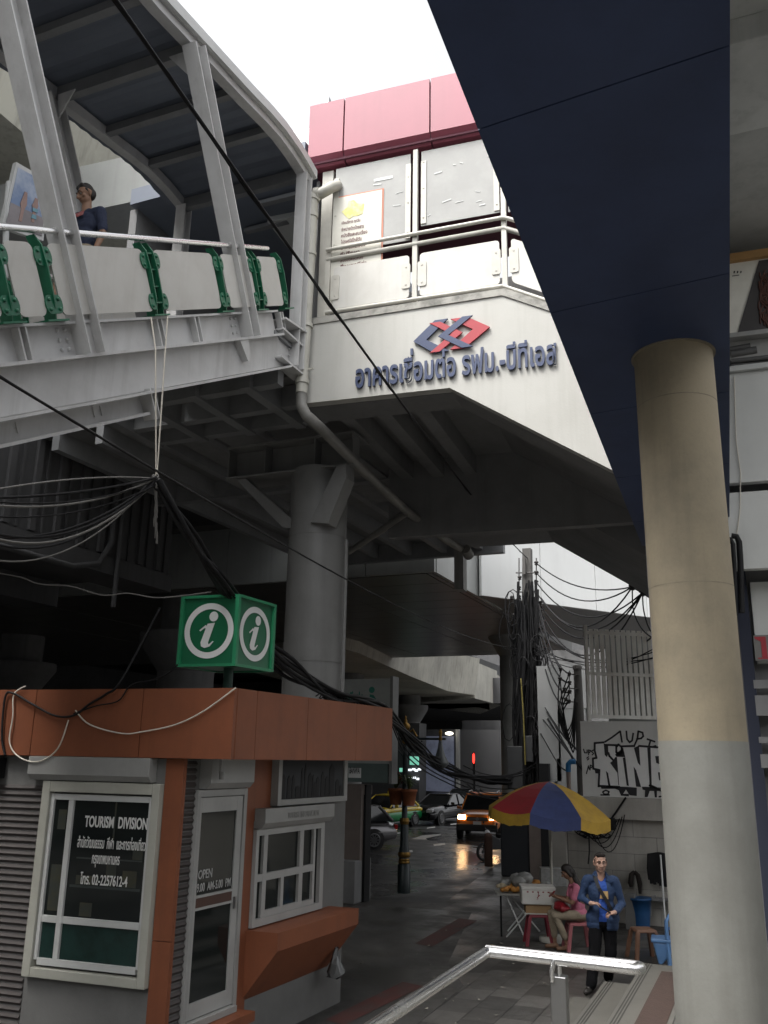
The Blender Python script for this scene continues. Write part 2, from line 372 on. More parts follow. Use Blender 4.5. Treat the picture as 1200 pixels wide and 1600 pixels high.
for k in range(46):
    c = RP(1197 + rnd.uniform(-7, 8), 462 + rnd.uniform(-36, 34)); c0 = P(c.x, -.02, c.z); rr = rnd.uniform(.02, .055); a0 = rnd.uniform(0, 6)
    b.tube([c0 + P.e1 * (rr * math.cos(a0 + q)) + V((0, 0, rr * 1.2 * math.sin(a0 + q) - q * .03)) for q in [j * .7 for j in range(7)]], .008, 5)
b.build('curly_hair_picture', mat('hair_print', (.10, .035, .022), .6, dirt=(.02, .01, .008), amt=.6, scale=20), t)
b = MB(); b.fb(P, aL, aL + 6, -.06, .1, zt_, zt_ + .09); b.build('frame', mat('timber_trim', (.42, .24, .09), .6, amt=.4, scale=6), t)
b = MB(); b.fb(P, aL, aL + 6, -.15, .1, zb - .05, zb); b.fb(P, aL, aL + 6, -.04, .1, zb - .26, zb - .055); b.build('sill', M['shutter'], t)
c = RP(1150, 397); c2 = RP(1162, 397); tx = ('∧', 'ℓ', 'ℓ')
b = MB()
for k in range(3):
    a = RP(1146 + k * 5.2, 427); b.prism([P(a.x, -.006, a.z), P(a.x + .012, -.006, a.z), P(a.x + .018, -.006, a.z + .02), P(a.x + .006, -.006, a.z + .026)], P.e2 * .005)
a = RP(1144, 432); a2 = RP(1155, 431); b.fb(P, a.x, a2.x, -.006, -.001, a.z, a.z + .006); b.build('print_mark', M['black'], t)
# white panels below
t = thing('white_panel_wall', P(aL + 2, 0, 0), 'white metal panel wall at the right edge below the billboard', 'wall')
M['panel_grey'] = mat('panel_grey', (.62, .63, .61), .4, dirt=(.42, .42, .41), amt=.3, scale=1, streak=.3)
z1, z2, z3, z4, z5 = RP(1145, 583).z, RP(1145, 758).z, RP(1148, 765).z, RP(1152, 890).z, RP(1160, 898).z
for (za, zc, bb) in ((z2 + .02, z1, 0), (z4, z3 - .03, 0)):
    b = MB(); b.fb(P, aL, aL + 6, bb, bb + .1, za, zc); b.build('panel', M['panel_grey'], t, bevel=.006)
b = MB(); b.fb(P, aL, aL + 6, -.05, .1, z1 + .003, z1 + .06); b.build('top_trim', M['frame_white'], t)
b = MB(); b.fb(P, aL + .3, aL + 6, .4, .5, RP(1170, 1030).z, z4 - .06); b.build('panel', M['panel_grey'], t)
b = MB(); b.fb(P, aL, aL + 6, .5, .7, .3, zt_ + 1.6); b.build('backing_wall', M['conc_dark'], t)
for (ya, yb_) in ((1058, 1072), (1083, 1116), (1150, 1160), (1178, 1200)):
    b = MB(); za, zc = RP(1190, yb_).z, RP(1190, ya).z; b.fb(P, RP(1184, 1100).x, aL + 6, .3, .38, za, zc); b.build('lower_panel', M['conc_dark'], t)
b = MB(); 
pts = [RP(1147, 590), RP(1150, 690), RP(1157, 740), RP(1156, 800), RP(1151, 836)]
b.tube([P(q.x, -.02, q.z) for q in pts], .006, 6); tag(b.build('thin_wire', M['cable_white']), 'thin pale wire hanging down the white panel wall', 'wire')
b = MB(); 
pts = [RP(1142, 841), RP(1150, 842), RP(1154, 850), RP(1156, 880), RP(1158, 960)]
b.tube([P(q.x, -.10, q.z) for q in pts], .03, 8); b.tube([P(q.x - .06, -.14, q.z - .03) for q in pts], .022, 8); tag(b.build('black_conduit', M['cable']), 'black bent conduits beside the white panel wall', 'conduit')
b = MB()
for (xa, ya, xb, yb_, rr) in ((1140, 548, 1172, 542, .035), (1142, 556, 1182, 549, .05), (1142, 566, 1200, 560, .03), (1142, 573, 1200, 568, .02)):
    qa, qb = RP(xa, ya), RP(xb, yb_); b.tube([P(qa.x, -.02, qa.z), P(qb.x, -.02, qb.z)], rr, 8)
tag(b.build('pipe_bundle', mat('pipe_metal', (.12, .12, .12), .5, .4, amt=.5, scale=8)), 'dark pipes running between billboard and white panel wall', 'pipes')
# red numeral sign
c = RP(1184, 1027); c2 = RP(1210, 985)
t = thing('number_sign', P(c.x, .2, c.z), 'small grey sign with a red numeral at the right edge', 'sign')
b = MB(); b.fb(P, c.x, c2.x + .1, .32, .36, c.z, c2.z); b.build('plate', mat('plate', (.17, .165, .155), .5, amt=.2), t)
b = MB(); a = RP(1195, 1022); a2 = RP(1200, 988)
b.fb(P, a.x, a2.x, .315, .319, a.z, a2.z); b.prism([P(a.x - .05, .316, a2.z - .02), P(a.x, .316, a2.z - .05), P(a.x, .316, a2.z), P(a.x - .06, .316, a2.z)], P.e2 * .003)
b.fb(P, a.x - .04, a2.x + .04, .316, .3195, a.z - .012, a.z); b.build('numeral', M['red_letter'], t)
# ================================================================ text helper
def text_bm(body, org, right, up, width, height, depth, parent, name, mt, offset=0.0, xshear=0, mirror=False, spacing=1):
    """lettering as a mesh: bounding box = width x height at org (lower left), rising along right x up"""
    cu = bpy.data.curves.new('t', 'FONT'); cu.body = body; cu.size = 1; cu.extrude = .02; cu.offset = offset; cu.shear = xshear; cu.space_character = spacing; cu.resolution_u = 4
    ob = bpy.data.objects.new('t', cu); C.objects.link(ob)
    dg = bpy.context.evaluated_depsgraph_get(); me = bpy.data.meshes.new_from_object(ob.evaluated_get(dg))
    bpy.data.objects.remove(ob); bpy.data.curves.remove(cu)
    xs_ = [v.co.x for v in me.vertices]; ys_ = [v.co.y for v in me.vertices]
    x0, x1, y0, y1 = min(xs_), max(xs_), min(ys_), max(ys_)
    right = V(right).normalized(); up = V(up).normalized(); nn = right.cross(up).normalized()
    if height is None: height = (y1 - y0) * width / (x1 - x0)
    bmx = bmesh.new(); bmx.from_mesh(me)
    for v in bmx.verts:
        u = (v.co.x - x0) / (x1 - x0)
        if mirror: u = 1 - u
        v.co = V(org) + right * (u * width) + up * ((v.co.y - y0) / (y1 - y0) * height) + nn * ((v.co.z + .02) / .04 * depth)
    bpy.data.meshes.remove(me)
    b = MB(); b.bm.free(); b.bm = bmx
    return b.build(name, mt, parent)

# ================================================================ covered steel stairway
SD = R(28.2); sd_ = V((0, math.cos(SD), math.sin(SD))); sn_ = V((0, -math.sin(SD), math.cos(SD)))
def S(s, t, X=-5.7): return V((X, 5, 6.22)) + sd_ * s + sn_ * t
def st_of(x, y, X=-5.7):
    p = atX(x, y, X) - V((X, 5, 6.22)); return p.dot(sd_), p.dot(sn_)
stw = thing('covered_stairway', (-6.8, 7, 5), 'covered steel stairway with white panels and green brackets climbing to the pink-topped building', 'stairway')
def sbox(b, s0, s1, t0, t1, x0, x1):
    return b.hexa([S(s0, t0, x0), S(s0, t0, x1), S(s1, t0, x1), S(s1, t0, x0), S(s0, t1, x0), S(s0, t1, x1), S(s1, t1, x1), S(s1, t1, x0)])
s0_, s1_ = -3.5, st_of(437, 520)[0]
for Xg in (-5.7, -7.85):
    sg = 1 if Xg == -5.7 else -1
    b = MB()   # lower girder: web + flanges
    sbox(b, s0_, s1_, -.44, -.03, Xg - .05 * sg, Xg - .035 * sg)
    sbox(b, s0_, s1_, -.03, 0, Xg - .16 * sg, Xg + .07 * sg)
    sbox(b, s0_, s1_ + .05, -.475, -.445, Xg - .16 * sg, Xg + .07 * sg)
    b.build('girder', M['white_steel'], stw)
    b = MB()   # upper beam
    sbox(b, s0_, s1_ - .05, .003, .29, Xg - .05 * sg, Xg - .035 * sg)
    sbox(b, s0_, s1_ - .02, .293, .317, Xg - .14 * sg, Xg + .05 * sg)
    for px_ in (25, 245, 305, 440):
        ss = st_of(px_, 530)[0]; sbox(b, ss, ss + .02, .003, .29, Xg - .036 * sg, Xg + .05 * sg)
        sbox(b, ss + .09, ss + .11, .003, .29, Xg - .036 * sg, Xg + .045 * sg)
    b.build('upper_beam', M['white_steel'], stw)
# lower channel at the left
b = MB(); sb_ = st_of(238, 640)[0]
sbox(b, s0_, sb_ - .05, -.66, -.48, -5.80, -5.785); sbox(b, s0_, sb_ - .05, -.69, -.66, -5.80, -5.70)
sbox(b, sb_ - .02, sb_, -.75, -.42, -5.82, -5.66); sbox(b, sb_ + .05, sb_ + .065, -.75, -.42, -5.82, -5.66)
for px_ in (35, 160, 172): ss = st_of(px_, 660)[0]; sbox(b, ss, ss + .015, -.6, -.5, -5.784, -5.775)
b.build('channel', M['white_steel'], stw)
# lifting eye plate
b = MB(); ss = st_of(378, 545)[0]; b.prism([S(ss - .10, -.03, -5.735), S(ss + .12, -.03, -5.735), S(ss + .05, -.30, -5.735), S(ss + .0, -.30, -5.735)], (.09, 0, 0)); b.build('gusset', M['white_steel'], stw)
# treads and landing plate
b = MB()
for k in range(26):
    s = -2.4 + k * .335
    if s > s1_ - .1: break
    c = S(s, .1, 0); b.box(-7.8, -5.75, c.y - .16, c.y + .16, c.z - .03, c.z)
    b.box(-7.8, -5.75, c.y + .145, c.y + .16, c.z, c.z + .14)
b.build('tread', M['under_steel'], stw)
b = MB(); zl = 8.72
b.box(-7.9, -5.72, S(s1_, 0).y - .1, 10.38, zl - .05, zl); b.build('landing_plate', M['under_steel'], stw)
b = MB(); ye0 = S(s1_, 0).y - .03
b.box(-5.78, -5.765, ye0, 10.36, 8.36, 8.75); b.box(-5.86, -5.63, ye0, 10.38, 8.752, 8.78); b.box(-5.86, -5.63, ye0, 10.36, 8.33, 8.358)
b.hexa([V((-5.9, ye0, 8.9)), V((-5.6, ye0, 8.9)), V((-5.6, 10.36, 9.0)), V((-5.9, 10.36, 9.0)), V((-5.9, ye0, 8.93)), V((-5.6, ye0, 8.93)), V((-5.6, 10.36, 9.03)), V((-5.9, 10.36, 9.03))])
b.box(-5.74, -5.725, ye0 + .1, ye0 + .12, 8.78, 8.9); b.build('landing_beam', M['white_steel'], stw)
# rolled posts
def hpost(b, p, q, wid=.2, dep=.21):
    p = V(p); q = V(q); t = (q - p).normalized(); xa = V((1, 0, 0)); ya = t.cross(xa).normalized(); L = (q - p).length / 2; c = (p + q) / 2
    b.ob(c + ya * dep / 2, t * L, xa * wid / 2, ya * .009); b.ob(c - ya * dep / 2, t * L, xa * wid / 2, ya * .009)
    b.ob(c - xa * .01, t * L, xa * .006, ya * (dep / 2 - .01))
def roofz(Y): 
    if Y < 6.5: return 11.22 + .03 * Y
    if Y < 8.4: return 11.415 + (Y - 6.5) * .12
    return 11.643 + (Y - 8.4) * .15 - .16 * max(0, Y - 8.9) ** 2
sp1 = st_of(134, 545)[0] + .0; sp2 = st_of(386, 520)[0]
Xp = -5.66
for ss, xx in ((sp1, Xp), (sp2, Xp), (sp1, -7.88), (sp2, -7.88), (sp1 - 3.05, Xp), (sp1 - 3.05, -7.88)):
    c = S(ss, 0, xx); t_ = 3.0
    for _ in range(20):
        q = S(ss, t_, xx); t_ += (roofz(q.y) - .12 - q.z)
    b = MB(); hpost(b, S(ss, .0, xx), S(ss, t_, xx)); b.build('post', M['white_steel'], stw)
    b = MB(); q = S(ss, t_, xx)
    sgn = 1 if xx == Xp else -1
    b.prism([q + V((-.10 * sgn, .02, -.02)), q + V((-.38 * sgn, .02, -.02)), q + V((-.10 * sgn, -.02 + .1, -.34))], (0, .015, 0)); b.build('knee_bracket', M['white_steel'], stw)
for xx in (-5.70, -7.88):
    b = MB(); hpost(b, V((xx, 10.12, 8.4)), V((xx, 10.12, roofz(10.12) - .1)), .18, .16); b.build('post', M['white_steel'], stw)
# bolts
b = MB()
for ss in (sp1, sp2):
    for ds in (-.30, -.2, .14):
        for tt in (.07, .16, .25):
            p = S(ss + ds, tt, -5.735); b.ball(p + V((.006, 0, 0)), .02, .02, .02, 8)
for yy in (10.0, 10.2):
    for zz in (8.45, 8.55, 8.65): b.ball((-5.75, yy, zz), .016, n=8)
bo = b.build('bolt', M['white_steel'], stw); bo['kind'] = 'stuff'
# roof
b = MB(); ys = [-1 + .12 * i for i in range(94)]
for i in range(len(ys) - 1):
    h0 = .018 if i % 2 else 0; h1 = .018 if (i + 1) % 2 else 0
    b.f([(-8.25, ys[i], roofz(ys[i]) + h0 + .05), (-5.60, ys[i], roofz(ys[i]) + h0 + .05), (-5.60, ys[i + 1], roofz(ys[i + 1]) + h1 + .05), (-8.25, ys[i + 1], roofz(ys[i + 1]) + h1 + .05)])
for i in range(len(ys) - 1):
    b.f([(-8.25, ys[i], roofz(ys[i]) + .09), (-5.60, ys[i], roofz(ys[i]) + .09), (-5.60, ys[i + 1], roofz(ys[i + 1]) + .09), (-8.25, ys[i + 1], roofz(ys[i + 1]) + .09)])
b.build('roof', M['roof_sheet'], stw, recalc=False)
def edge(X0, X1, dz0, dz1, yy=(-1, 6.5, 7.5, 8.4, 8.9, 9.3, 9.7, 10.0, 10.3)):
    for i in range(len(yy) - 1):
        y0, y1 = yy[i], yy[i + 1]; z0, z1 = roofz(y0), roofz(y1)
        b.hexa([V((X0, y0, z0 + dz0)), V((X1, y0, z0 + dz0)), V((X1, y1, z1 + dz0)), V((X0, y1, z1 + dz0)), V((X0, y0, z0 + dz1)), V((X1, y0, z0 + dz1)), V((X1, y1, z1 + dz1)), V((X0, y1, z1 + dz1))])
b = MB(); edge(-5.80, -5.66, -.12, .03); edge(-8.0, -7.86, -.12, .03); b.build('edge_beam', M['white_steel'], stw)
b = MB(); edge(-5.635, -5.58, -.01, .13); edge(-5.655, -5.64, -.012, .012); b.build('gutter', M['frame_white'], stw)
yc = [1.6, 2.55, 3.5, 4.45, 5.4, 6.35, 7.3, 8.25, 9.2, 10.12]
for y in yc:
    b = MB(); z = roofz(y); hh = .16 if abs(y - 7.3) < .1 or y > 10 or abs(y - 4.45) < .1 else .09
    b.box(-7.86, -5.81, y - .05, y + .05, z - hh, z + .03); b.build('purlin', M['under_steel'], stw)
# chrome handrail
b = MB(); sh0 = -3.4; b.tube([S(sh0, 1.137, -5.64), S(s1_ - .02, 1.137, -5.64)], .032, 12); b.build('handrail', M['chrome'], stw)
# panels and green brackets
def s_at(x, y): return st_of(x, y, -5.63)[0]
br = [s_at(12, 470), s_at(72, 430), s_at(240, 440), s_at(345, 440), s_at(402, 445), s_at(444, 450)]
def bracket(b, s, X, dbl):
    for k in ((-.06, .06) if dbl else (0,)):
        prof = [(.03, .33), (-.10, .33), (-.07, .55), (-.05, .8), (-.07, 1.02), (-.09, 1.10), (.0, 1.10), (.06, 1.0), (.075, .8), (.065, .5)]
        b.prism([S(s + k - .008, t, X + x) for x, t in prof], sd_ * .016)
    if dbl:
        for t in (.45, .62, .8, .97): sbox(b, s - .06, s + .06, t, t + .015, X - .03, X + .05)
    sbox(b, s - .14, s + .14, .318, .335, X - .12, X + .06)
def ear(b, s, t, X, sg):
    pts = []
    for k in range(9): a = R(-90 + k * 22.5); pts.append((s + sg * (.06 + .05 * math.cos(a)), t + .085 * math.sin(a)))
    pts = [(s, t - .085)] + pts + [(s, t + .085)]
    b.prism([S(a, q, X) for a, q in pts], (.014, 0, 0))
    for dt in (-.045, .045): b.lathe(S(s + sg * .06, t + dt, X + .012), [(.018, 0), (.018, .012), (.008, .016)], 8, (1, 0, 0))
def rpanel(b, s0, s1, t0, t1, X, rc=.07, th=.018):
    pts = []
    for (cs, ct, a0) in ((s1 - rc, t1 - rc, 0), (s0 + rc, t1 - rc, 90), (s0 + rc, t0 + rc, 180), (s1 - rc, t0 + rc, 270)):
        for k in range(5): a = R(a0 + k * 22.5); pts.append(S(cs + rc * math.cos(a), ct + rc * math.sin(a), X))
    b.prism(pts, (th, 0, 0))
bounds = [br[0] - 1.1] + br
for i, s in enumerate(br):
    b = MB(); dbl = i in (2, 4); bracket(b, s, -5.66, dbl)
    o = b.build('bracket', M['green_paint'], stw)
    for t in (.47, .90):
        if i < 5: b = MB(); ear(b, s + (.06 if dbl else .0), t, -5.625, 1); b.build('clamp', M['green_paint'], o)
        b = MB(); ear(b, s - (.06 if dbl else .0), t, -5.625, -1); b.build('clamp', M['green_paint'], o)
allb = [br[0] - 1.15] + br
for i in range(len(allb) - 1):
    b = MB(); rpanel(b, allb[i] + .10, allb[i + 1] - .10, .37, 1.02, -5.645); b.build('panel', M['panel_white'], stw)
for i in range(5):
    b = MB(); rpanel(b, br[0] - 1.1 + i * 1.2, br[0] - .05 + i * 1.2, .37, 1.0, -7.8); b.build('panel', M['panel_white'], stw)
    b = MB(); bracket(b, br[0] - 1.13 + i * 1.2, -7.78, True); b.build('bracket', M['green_paint'], stw)
b = MB(); b.tube([S(sh0, 1.137, -7.74), S(s1_, 1.137, -7.74)], .03, 10); b.build('handrail', M['chrome'], stw)

# tilted picture board standing on the stairs
t = thing('picture_board', S(.3, .4, -7.0), 'white framed picture board of two people outdoors standing on the covered stairway', 'board')
def brd(x, y): return atX(x, y, -6.55)
q = [brd(6, 352), brd(66, 372), brd(75, 285), brd(27, 258)]
ux = (q[1] - q[0]); uy = (q[3] - q[0]); nn = ux.cross(uy).normalized()
def BP(u, v): return (q[0] * (1 - u) + q[1] * u) * (1 - v) + (q[3] * (1 - u) + q[2] * u) * v
b = MB(); b.prism([BP(-.04, -.04), BP(1.04, -.04), BP(1.04, 1.04), BP(-.04, 1.04)], nn * -.05); b.build('frame', M['frame_white'], t)
def bpoly(pts, mt, nm, off): 
    b = MB(); b.prism([BP(u, v) + nn * off for u, v in pts], nn * .003); b.build(nm, mt, t)
dm('pic_sky', (.16, .24, .40), .4, dirt=(.45, .50, .58), amt=.9, scale=3); dm('pic_ground', (.26, .24, .25), .4, amt=.5, scale=5); dm('pic_skin', (.34, .22, .19), .5, amt=.4, scale=9); dm('pic_teal', (.16, .34, .42), .5, amt=.2)
bpoly([(.03, .3), (.97, .33), (.97, .97), (.03, .97)], M['pic_sky'], 'picture_sky', .002)
bpoly([(.03, .03), (.97, .03), (.97, .34), (.03, .38)], M['pic_ground'], 'picture_ground', .006)
for u0, v0, hh in ((.36, .14, .5), (.68, .2, .42)):
    bpoly([(u0 - .05, v0), (u0 + .03, v0), (u0 + .04, v0 + .2), (u0 + .09, v0 + .3), (u0 + .07, v0 + hh * .8), (u0 + .05, v0 + hh), (u0 - .03, v0 + hh), (u0 - .06, v0 + hh * .78), (u0 - .09, v0 + .28), (u0 - .04, v0 + .2)], M['pic_skin'], 'picture_figure', .010)
bpoly([(.62, .38), (.76, .38), (.77, .44), (.61, .44)], M['pic_teal'], 'picture_shirt', .014); bpoly([(.61, .26), (.75, .26), (.74, .33), (.63, .33)], M['pic_teal'], 'picture_shirt', .014)
b = MB(); b.tube([q[0] + V((-.05, .15, -.5)), BP(-.1, .3) + V((-.02, .05, 0)), BP(-.02, .72) - nn * .05], .03, 8); b.tube([q[1] + V((0, .1, -.6)), BP(.95, -.03) - nn * .05], .025, 8); b.build('stand', M['frame_white'], t)

# ================================================================ pink topped building
G = Fr((-5.7, 10.43, 0), (.9973, .0732, 0), (-.0732, .9973, 0))
def GP(x, y, b=0):
    d = ray(x, y); o = G.o + G.e2 * b; k = (o - CAM).dot(G.e2) / d.dot(G.e2); return G.loc(CAM + d * k)
pk = thing('station_entrance', (-3, 12, 5), 'white concrete station building with pink fascia, red and blue emblem and Thai lettering', 'building')
def gpr(b, pts, b0, b1): b.prism([G(a, b0, z) for a, z in pts], G.e2 * (b1 - b0))
b = MB(); gpr(b, [(0, 7.98), (2.15, 7.96), (6.4, 5.18), (6.4, 7.38), (2.9, 9.23), (0, 9.21)], 0, .16); b.build('parapet', M['conc_white'], pk)
b = MB(); gpr(b, [(-.02, 9.212), (2.9, 9.232), (6.4, 7.382), (6.4, 7.49), (2.93, 9.335), (-.02, 9.315)], -.02, .2); b.build('coping', M['conc_coping'], pk)
# fascia of pink panels with chamfered lower edge
seams = [-.12, .48, 1.87, 3.26, 4.65]
for i in range(4):
    b = MB(); a0, a1 = seams[i] + .012, seams[i + 1] - .012
    for pr_ in ([(-.04, 12.10), (-.04, 13.06), (.1, 13.06), (.1, 12.10)], [(-.04, 12.095), (.1, 12.095), (.2, 11.97), (.08, 11.97)]):
        b.prism([G(a0, bb, z) for bb, z in pr_], G.e1 * (a1 - a0))
    b.build('fascia_panel', M['pink'], pk)
b = MB(); b.fb(G, -.11, 4.6, .02, 3.5, 12.0, 12.98); b.build('roof_slab', mat('fascia_back', (.12, .03, .05), .7, amt=.2), pk)
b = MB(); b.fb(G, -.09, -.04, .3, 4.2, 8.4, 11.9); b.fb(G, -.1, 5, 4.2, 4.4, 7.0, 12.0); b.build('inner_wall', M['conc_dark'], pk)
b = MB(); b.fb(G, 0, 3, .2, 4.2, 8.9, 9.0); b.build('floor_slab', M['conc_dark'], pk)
# frosted glass
fg = mat('frosted_glass', (.36, .36, .345), .35, dirt=(.62, .62, .60), amt=.25, scale=2.5)
n_ = fg.node_tree.nodes; l_ = fg.node_tree.links; tr = n_.new('ShaderNodeBsdfTransparent'); ms = n_.new('ShaderNodeMixShader'); ms.inputs[0].default_value = .72
l_.new(tr.outputs[0], ms.inputs[1]); l_.new(n_['Principled BSDF'].outputs[0], ms.inputs[2]); l_.new(ms.outputs[0], n_['Material Output'].inputs[0])
for (a0, a1, z0) in ((.32, 1.53, 10.42), (1.70, 2.87, 10.62), (2.99, 4.6, 10.6)):
    b = MB(); b.fb(G, a0, a1, .10, .112, z0, 11.9); b.build('glass_panel', fg, pk)
dm('rail_cream', (.50, .485, .435), .45, dirt=(.3, .28, .24), amt=.35, scale=5, streak=.2)
b = MB()
for (a, z0, z1) in ((1.62, 9.3, 11.92), (2.93, 9.3, 11.92)): b.fb(G, a - .035, a + .035, .05, .12, z0, z1)
b.fb(G, .22, .30, .05, .12, 9.3, 10.42); b.fb(G, .08, .26, .14, .2, 9.3, 11.92); b.build('post', M['rail_cream'], pk)
for a in (.34, 1.50, 1.74, 2.83):
    b = MB(); z0 = 10.45 if a < 1.6 else 10.65; b.fb(G, a - .04, a + .04, .085, .097, z0, 11.72)
    for z in (z0 + .1, z0 + .6, z0 + 1.05): b.lathe(G(a, .085, z), [(.014, 0), (.01, .008)], 8, -G.e2)
    b.build('glazing_clip', M['rail_cream'], pk)
def gt(b, pts, r, n=10): b.tube([G(*p) for p in pts], r, n)
b = MB(); gt(b, [(.24, .02, 10.44), (2.93, .02, 10.47), (3.0, .02, 10.44), (6.2, .02, 8.72)], .03); 
gt(b, [(.24, .07, 10.30), (2.93, .07, 10.33), (6.2, .07, 8.6)], .045, 4)
gt(b, [(.26, .03, 9.40), (2.9, .03, 9.40), (6.2, .03, 7.62)], .03); b.build('handrail', M['rail_cream'], pk)
def gpanel(b, a0, a1, z0, z1, bb, rc=.05, sl=0, th=.015):
    pts = []
    for (ca, cz, an) in ((a1 - rc, z1 - rc, 0), (a0 + rc, z1 - rc, 90), (a0 + rc, z0 + rc, 180), (a1 - rc, z0 + rc, 270)):
        for k in range(4): a = R(an + k * 30); pa = ca + rc * math.cos(a); pts.append(G(pa, bb, cz + rc * math.sin(a) + sl * (pa - a0)))
    b.prism(pts, G.e2 * th)
for (a0, a1, sl) in ((.36, 1.54, 0), (1.70, 2.86, 0), (3.03, 4.3, -.54)):
    b = MB(); gpanel(b, a0, a1, 9.45, 10.14, .05, sl=sl); b.build('panel', M['panel_white'], pk)
    for a in (a0 + .02, a1 - .06):
        b = MB(); z = sl * (a - a0); gpanel(b, a - .05, a + .08, 9.6 + z, 10.0 + z, .035, .03)
        for dz in (.06, .34): b.lathe(G(a + .015, .035, 9.6 + z + dz), [(.014, 0), (.01, .008)], 8, -G.e2)
        b.build('panel_clip', M['rail_cream'], pk)
# grey block and pole above
b = MB(); b.fb(G, -1.4, -.06, 1.2, 3.0, 12.0, 13.75); b.build('roof_block', M['panel_grey'], pk)
b = MB(); b.fb(G, .02, .10, .2, .3, 13.0, 13.4); b.fb(G, .11, .2, .3, .36, 13.0, 13.35); b.build('roof_stub', M['steel_brushed'], pk)
# emblem: two interlocked chevron frames
def band(pts, wd, b0, mt):
    P2 = [GP(430 + x / 2.553, 100 + y / 2.553) for x, y in pts]; P2 = [V((p.x, p.z)) for p in P2]; b = MB()
    L_, R_ = [], []
    for i, p in enumerate(P2):
        if i == 0: d = P2[1] - P2[0]; nrm = V((0, 1)) if True else None
        elif i == len(P2) - 1: d = P2[i] - P2[i - 1]
        if i in (0, len(P2) - 1):
            d.normalize(); w_ = wd / 2 / max(.2, abs(d.y)) * 1.0; L_.append(p - V((w_, 0))); R_.append(p + V((w_, 0)))
        else:
            d1 = (P2[i] - P2[i - 1]).normalized(); w_ = wd / 2 / max(.2, abs(d1.y)); L_.append(p - V((w_, 0))); R_.append(p + V((w_, 0)))
    for i in range(len(P2) - 1):
        gpr(b, [(L_[i].x, L_[i].y), (R_[i].x, R_[i].y), (R_[i + 1].x, R_[i + 1].y), (L_[i + 1].x, L_[i + 1].y)], b0 - .03, b0)
    b.build('emblem', mt, pk)
band([(665, 1024), (580, 1108), (665, 1152)], .125, -.012, M['blue_letter'])
band([(640, 1037), (728, 1079), (640, 1155)], .085, -.02, M['red_letter'])
band([(735, 1018), (825, 1058), (730, 1140)], .125, -.012, M['red_letter'])
band([(770, 1012), (674, 1090), (770, 1135)], .085, -.026, M['blue_letter'])
c0 = GP(556, 607); c1 = GP(871, 577)
text_bm('อาคารเชือมต่อ รฟม.-บีทีเอส', G(.79, -.012, 8.10), G(1, 0, 0) - G(0, 0, 0), V((0, 0, 1)), 2.82, .43, .035, pk, 'lettering', M['blue_letter'], offset=.022)
b = MB(); b.fb(G, 1.60, 1.635, -.047, -.012, 8.50, 8.60); b.build('tone_mark', M['blue_letter'], pk)
# poster inside
t = thing('notice_poster', G(.7, .3, 9.5), 'faded white notice poster with red border and Thai list behind the frosted glass', 'poster')
dm('poster_white', (.60, .585, .52), .6, amt=.15, scale=4); dm('poster_red', (.50, .19, .12), .6, amt=.1); dm('poster_yellow', (.62, .58, .16), .6, dirt=(.7, .68, .55), amt=.8, scale=8); dm('poster_ink', (.16, .07, .07), .6, amt=.2)
b = MB(); b.fb(G, .30, 1.115, .091, .098, 9.45, 11.385); b.build('border', M['poster_red'], t)
b = MB(); b.fb(G, .30, 1.09, .083, .089, 9.45, 11.36); b.build('sheet', M['poster_white'], t)
b = MB(); b.prism([G(.64 + .16 * math.cos(k * .5236) * (1 + .25 * math.sin(k * 2.3)), .078, 11.1 + .15 * math.sin(k * .5236) * (1 + .3 * math.cos(k * 1.7))) for k in range(12)], G.e2 * .004); b.build('picture', M['poster_yellow'], t)
for i, tx in enumerate(['เปิดบริการ ทุกวัน', 'จำหน่ายบัตรโดยสาร', 'หนังสือสะสมเรื่อง', 'ไปรษณีย์ใกล้ฉัน', 'นำเที่ยวในเมือง', 'ที่ปรึกษา', 'สิ่งของพลัดหลง', 'สิ่งของมีค่า']):
    text_bm(tx, G(.45, .081, 10.86 - i * .105), G.e1, V((0, 0, 1)), .30 + .03 * ((i * 7) % 5), .07, .003, t, 'print', M['poster_ink'], offset=.01)
text_bm('066-366-7321  081-32', G(.36, .081, 9.98), G.e1, V((0, 0, 1)), .62, .06, .003, t, 'print', M['poster_red'], offset=.02)
b = MB(); rnd = random.Random(5)
for k in range(17):
    a = rnd.uniform(.5, 2.75); z = rnd.uniform(10.75, 11.7); L_ = rnd.uniform(.04, .14); h_ = rnd.uniform(.008, .02); tl = rnd.uniform(-.03, .03)
    if abs(a - 1.6) < .2: continue
    b.prism([G(a, .094, z), G(a + L_, .094, z + tl), G(a + L_, .094, z + tl + h_), G(a, .094, z + h_)], G.e2 * .004)
b.fb(G, .95, 1.25, .094, .098, 11.53, 11.58); b.build('tape_scrap', M['frame_white'], pk)
# underside: edge beams, joists, stepped slabs and the flights going down to the right
b = MB()
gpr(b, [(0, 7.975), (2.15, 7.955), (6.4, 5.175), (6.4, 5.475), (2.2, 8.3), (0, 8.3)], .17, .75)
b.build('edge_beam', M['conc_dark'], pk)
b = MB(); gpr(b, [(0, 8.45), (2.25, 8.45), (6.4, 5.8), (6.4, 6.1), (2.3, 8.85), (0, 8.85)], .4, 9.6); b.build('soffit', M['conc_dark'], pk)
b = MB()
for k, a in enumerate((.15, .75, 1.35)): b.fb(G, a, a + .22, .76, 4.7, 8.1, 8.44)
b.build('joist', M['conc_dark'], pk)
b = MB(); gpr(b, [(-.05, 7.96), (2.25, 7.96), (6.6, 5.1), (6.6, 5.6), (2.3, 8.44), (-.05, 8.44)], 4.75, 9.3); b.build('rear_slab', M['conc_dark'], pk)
b = MB(); b.fb(G, -.06, .16, 9.0, 9.35, 6.9, 7.95); b.build('bracket_block', M['conc_grey'], pk)

